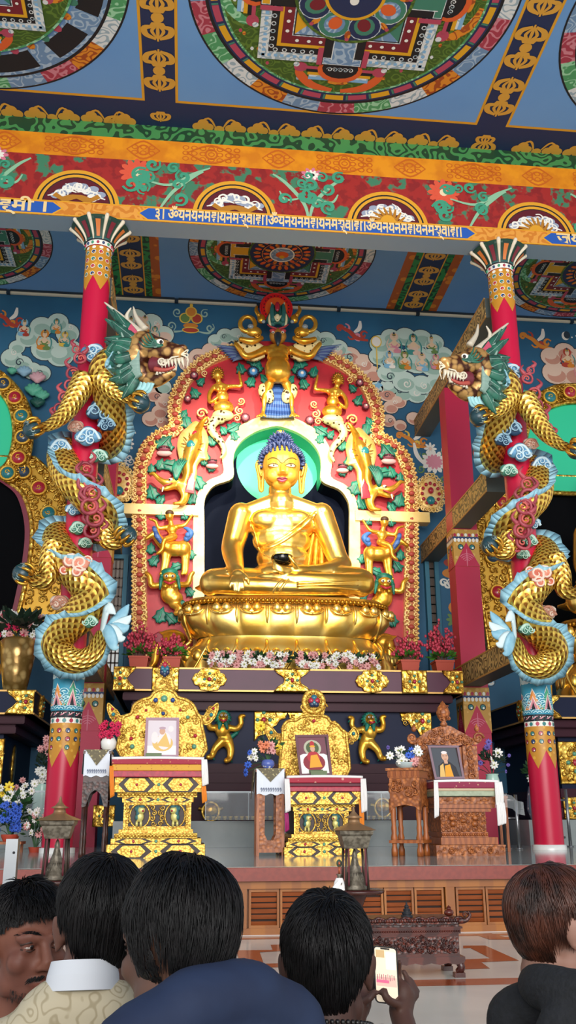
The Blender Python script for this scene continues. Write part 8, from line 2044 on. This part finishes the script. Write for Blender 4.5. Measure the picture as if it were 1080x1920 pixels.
def rr(i,rad,N_=5):
    pts=[];
    for cx,cy,a0 in((w_-i-rad,h_-i-rad,0),(i+rad,h_-i-rad,pi/2),(i+rad,i+rad,pi),(w_-i-rad,i+rad,3*pi/2)):
        for k in range(N_): a=a0+k/(N_-1)*pi/2;pts.append((cx+cos(a)*rad,cy+sin(a)*rad))
    return pts
pt=thing('smartphone','black smartphone with a bright screen held up by the man with the bead necklace','phone',C0)
pw.pris([C0+u*a+v*c for a,c in rr(0,.01)],-N*.009,0);pw.build('case',mat('phone_black','#121214',rough=.3),pt)
g=Pl(C0,u,v,N,step=.00012,base=.0006);g.poly(rr(.0035,.007),0);W=w_;Hh=h_
g.rect(W*.08,W*.92,Hh*.3,Hh*.46,1);
for k in range(9): g.rect(W*(.12+.085*k),W*(.15+.085*k),Hh*(.4+.01*(k%3)),Hh*(.5+.012*(k%2)),(2,3)[k%2])
g.rect(W*.08,W*.6,Hh*.36,Hh*.41,4);g.rect(W*.1,W*.45,Hh*.8,Hh*.93,5);g.rect(W*.5,W*.92,Hh*.6,Hh*.9,6);g.rect(W*.3,W*.68,Hh*.945,Hh*.972,7);g.disc(W*.5,Hh*.955,W*.03,W*.03,7)
def scr(n,c): return mat(n,c,rough=.2,emit=.45)
g.m.build('screen',[scr('screen_cream','#f0dcc0'),scr('screen_peach','#e8b8a8'),scr('screen_plum','#8a4a58'),scr('screen_rose','#c87a84'),scr('screen_pink','#d8688a'),scr('screen_ochre','#c8a878'),scr('screen_white','#f4ece0'),mat('screen_notch','#0a0a0c')],pt)
# E: black hoodie at the right edge
H=P(1046,1738,2.35)
t,bd,so,h,b,zN=person('person','person with brown dyed hair in a black hoodie, turned away',H,R(-82),skinmat('fair','#9c7464','#8c6656'),m_hood,pitch=-.05,k=1.06,tyaw=R(-35),toff=(.05,-.05),sh=.18,bulk=1.02,drop=-.09)
hair(h,bd,m_hairbr,4200,.115,.24,.55,-.11,-.02,messy=.35,crown=(-.1,-.2,1),ear=True,thick=.0019,fz=.02)
m=M();m.tube(cr([b(.1,.08,zN-.05),b(.12,-.02,zN-.005),b(.08,-.1,zN+.005),b(0,-.13,zN-.0),b(-.08,-.1,zN+.005),b(-.12,-.02,zN-.005),b(-.1,.08,zN-.05)],5),lambda q:.034+.02*sin(pi*q),12);m.ell(b(0,-.14,zN-.09),(.11,.06,.1),14,10);m2=remesh(m,.01,4);m2.build('hood',m_hood,t)
collar(b,zN,t,mat('collar_red','#c02a2e',rough=.8),.064,.03,name='inner_collar')
# ---------------------------------------------------------------- light
SC.view_settings.view_transform='Standard';SC.view_settings.look='None';SC.view_settings.gamma=1;SC.view_settings.use_curve_mapping=False
SC.view_settings.exposure=0.15
w=bpy.data.worlds.new('daylight');SC.world=w;w.use_nodes=True
w.node_tree.nodes['Background'].inputs[0].default_value=(.93,.97,1,1);w.node_tree.nodes['Background'].inputs[1].default_value=.85
def area(name,loc,tgt,sx,sy,e,col=(1,1,1)):
    l=bpy.data.lights.new(name,'AREA');l.shape='RECTANGLE';l.size=sx;l.size_y=sy;l.energy=e;l.color=col;l.spread=R(84)
    o=bpy.data.objects.new(name,l);COL.objects.link(o);o.location=loc;o.rotation_euler=(Vector(tgt)-Vector(loc)).to_track_quat('-Z','Y').to_euler();return o
def spot(name,loc,tgt,e,ang,col=(1,.86,.62),rad=.3,bl=.5):
    l=bpy.data.lights.new(name,'SPOT');l.energy=e;l.spot_size=R(ang);l.spot_blend=bl;l.shadow_soft_size=rad;l.color=col
    o=bpy.data.objects.new(name,l);COL.objects.link(o);o.location=loc;o.rotation_euler=(Vector(tgt)-Vector(loc)).to_track_quat('-Z','Y').to_euler();return o
area('entrance_daylight',(3,-8,9),(3,30,12),22,12,2300,(1,.98,.95))
for x in(1.2,4.9): spot('flood_lamp',(x,12.5,15.5),(3.05,32,11.5),5200,35,(1,.93,.8),.9,.6)
spot('shrine_spot',(0.2,22.6,17.6),(2.2,33,13.5),5600,50);spot('shrine_spot',(6,22.6,17.6),(3.9,33,13.5),5600,50)
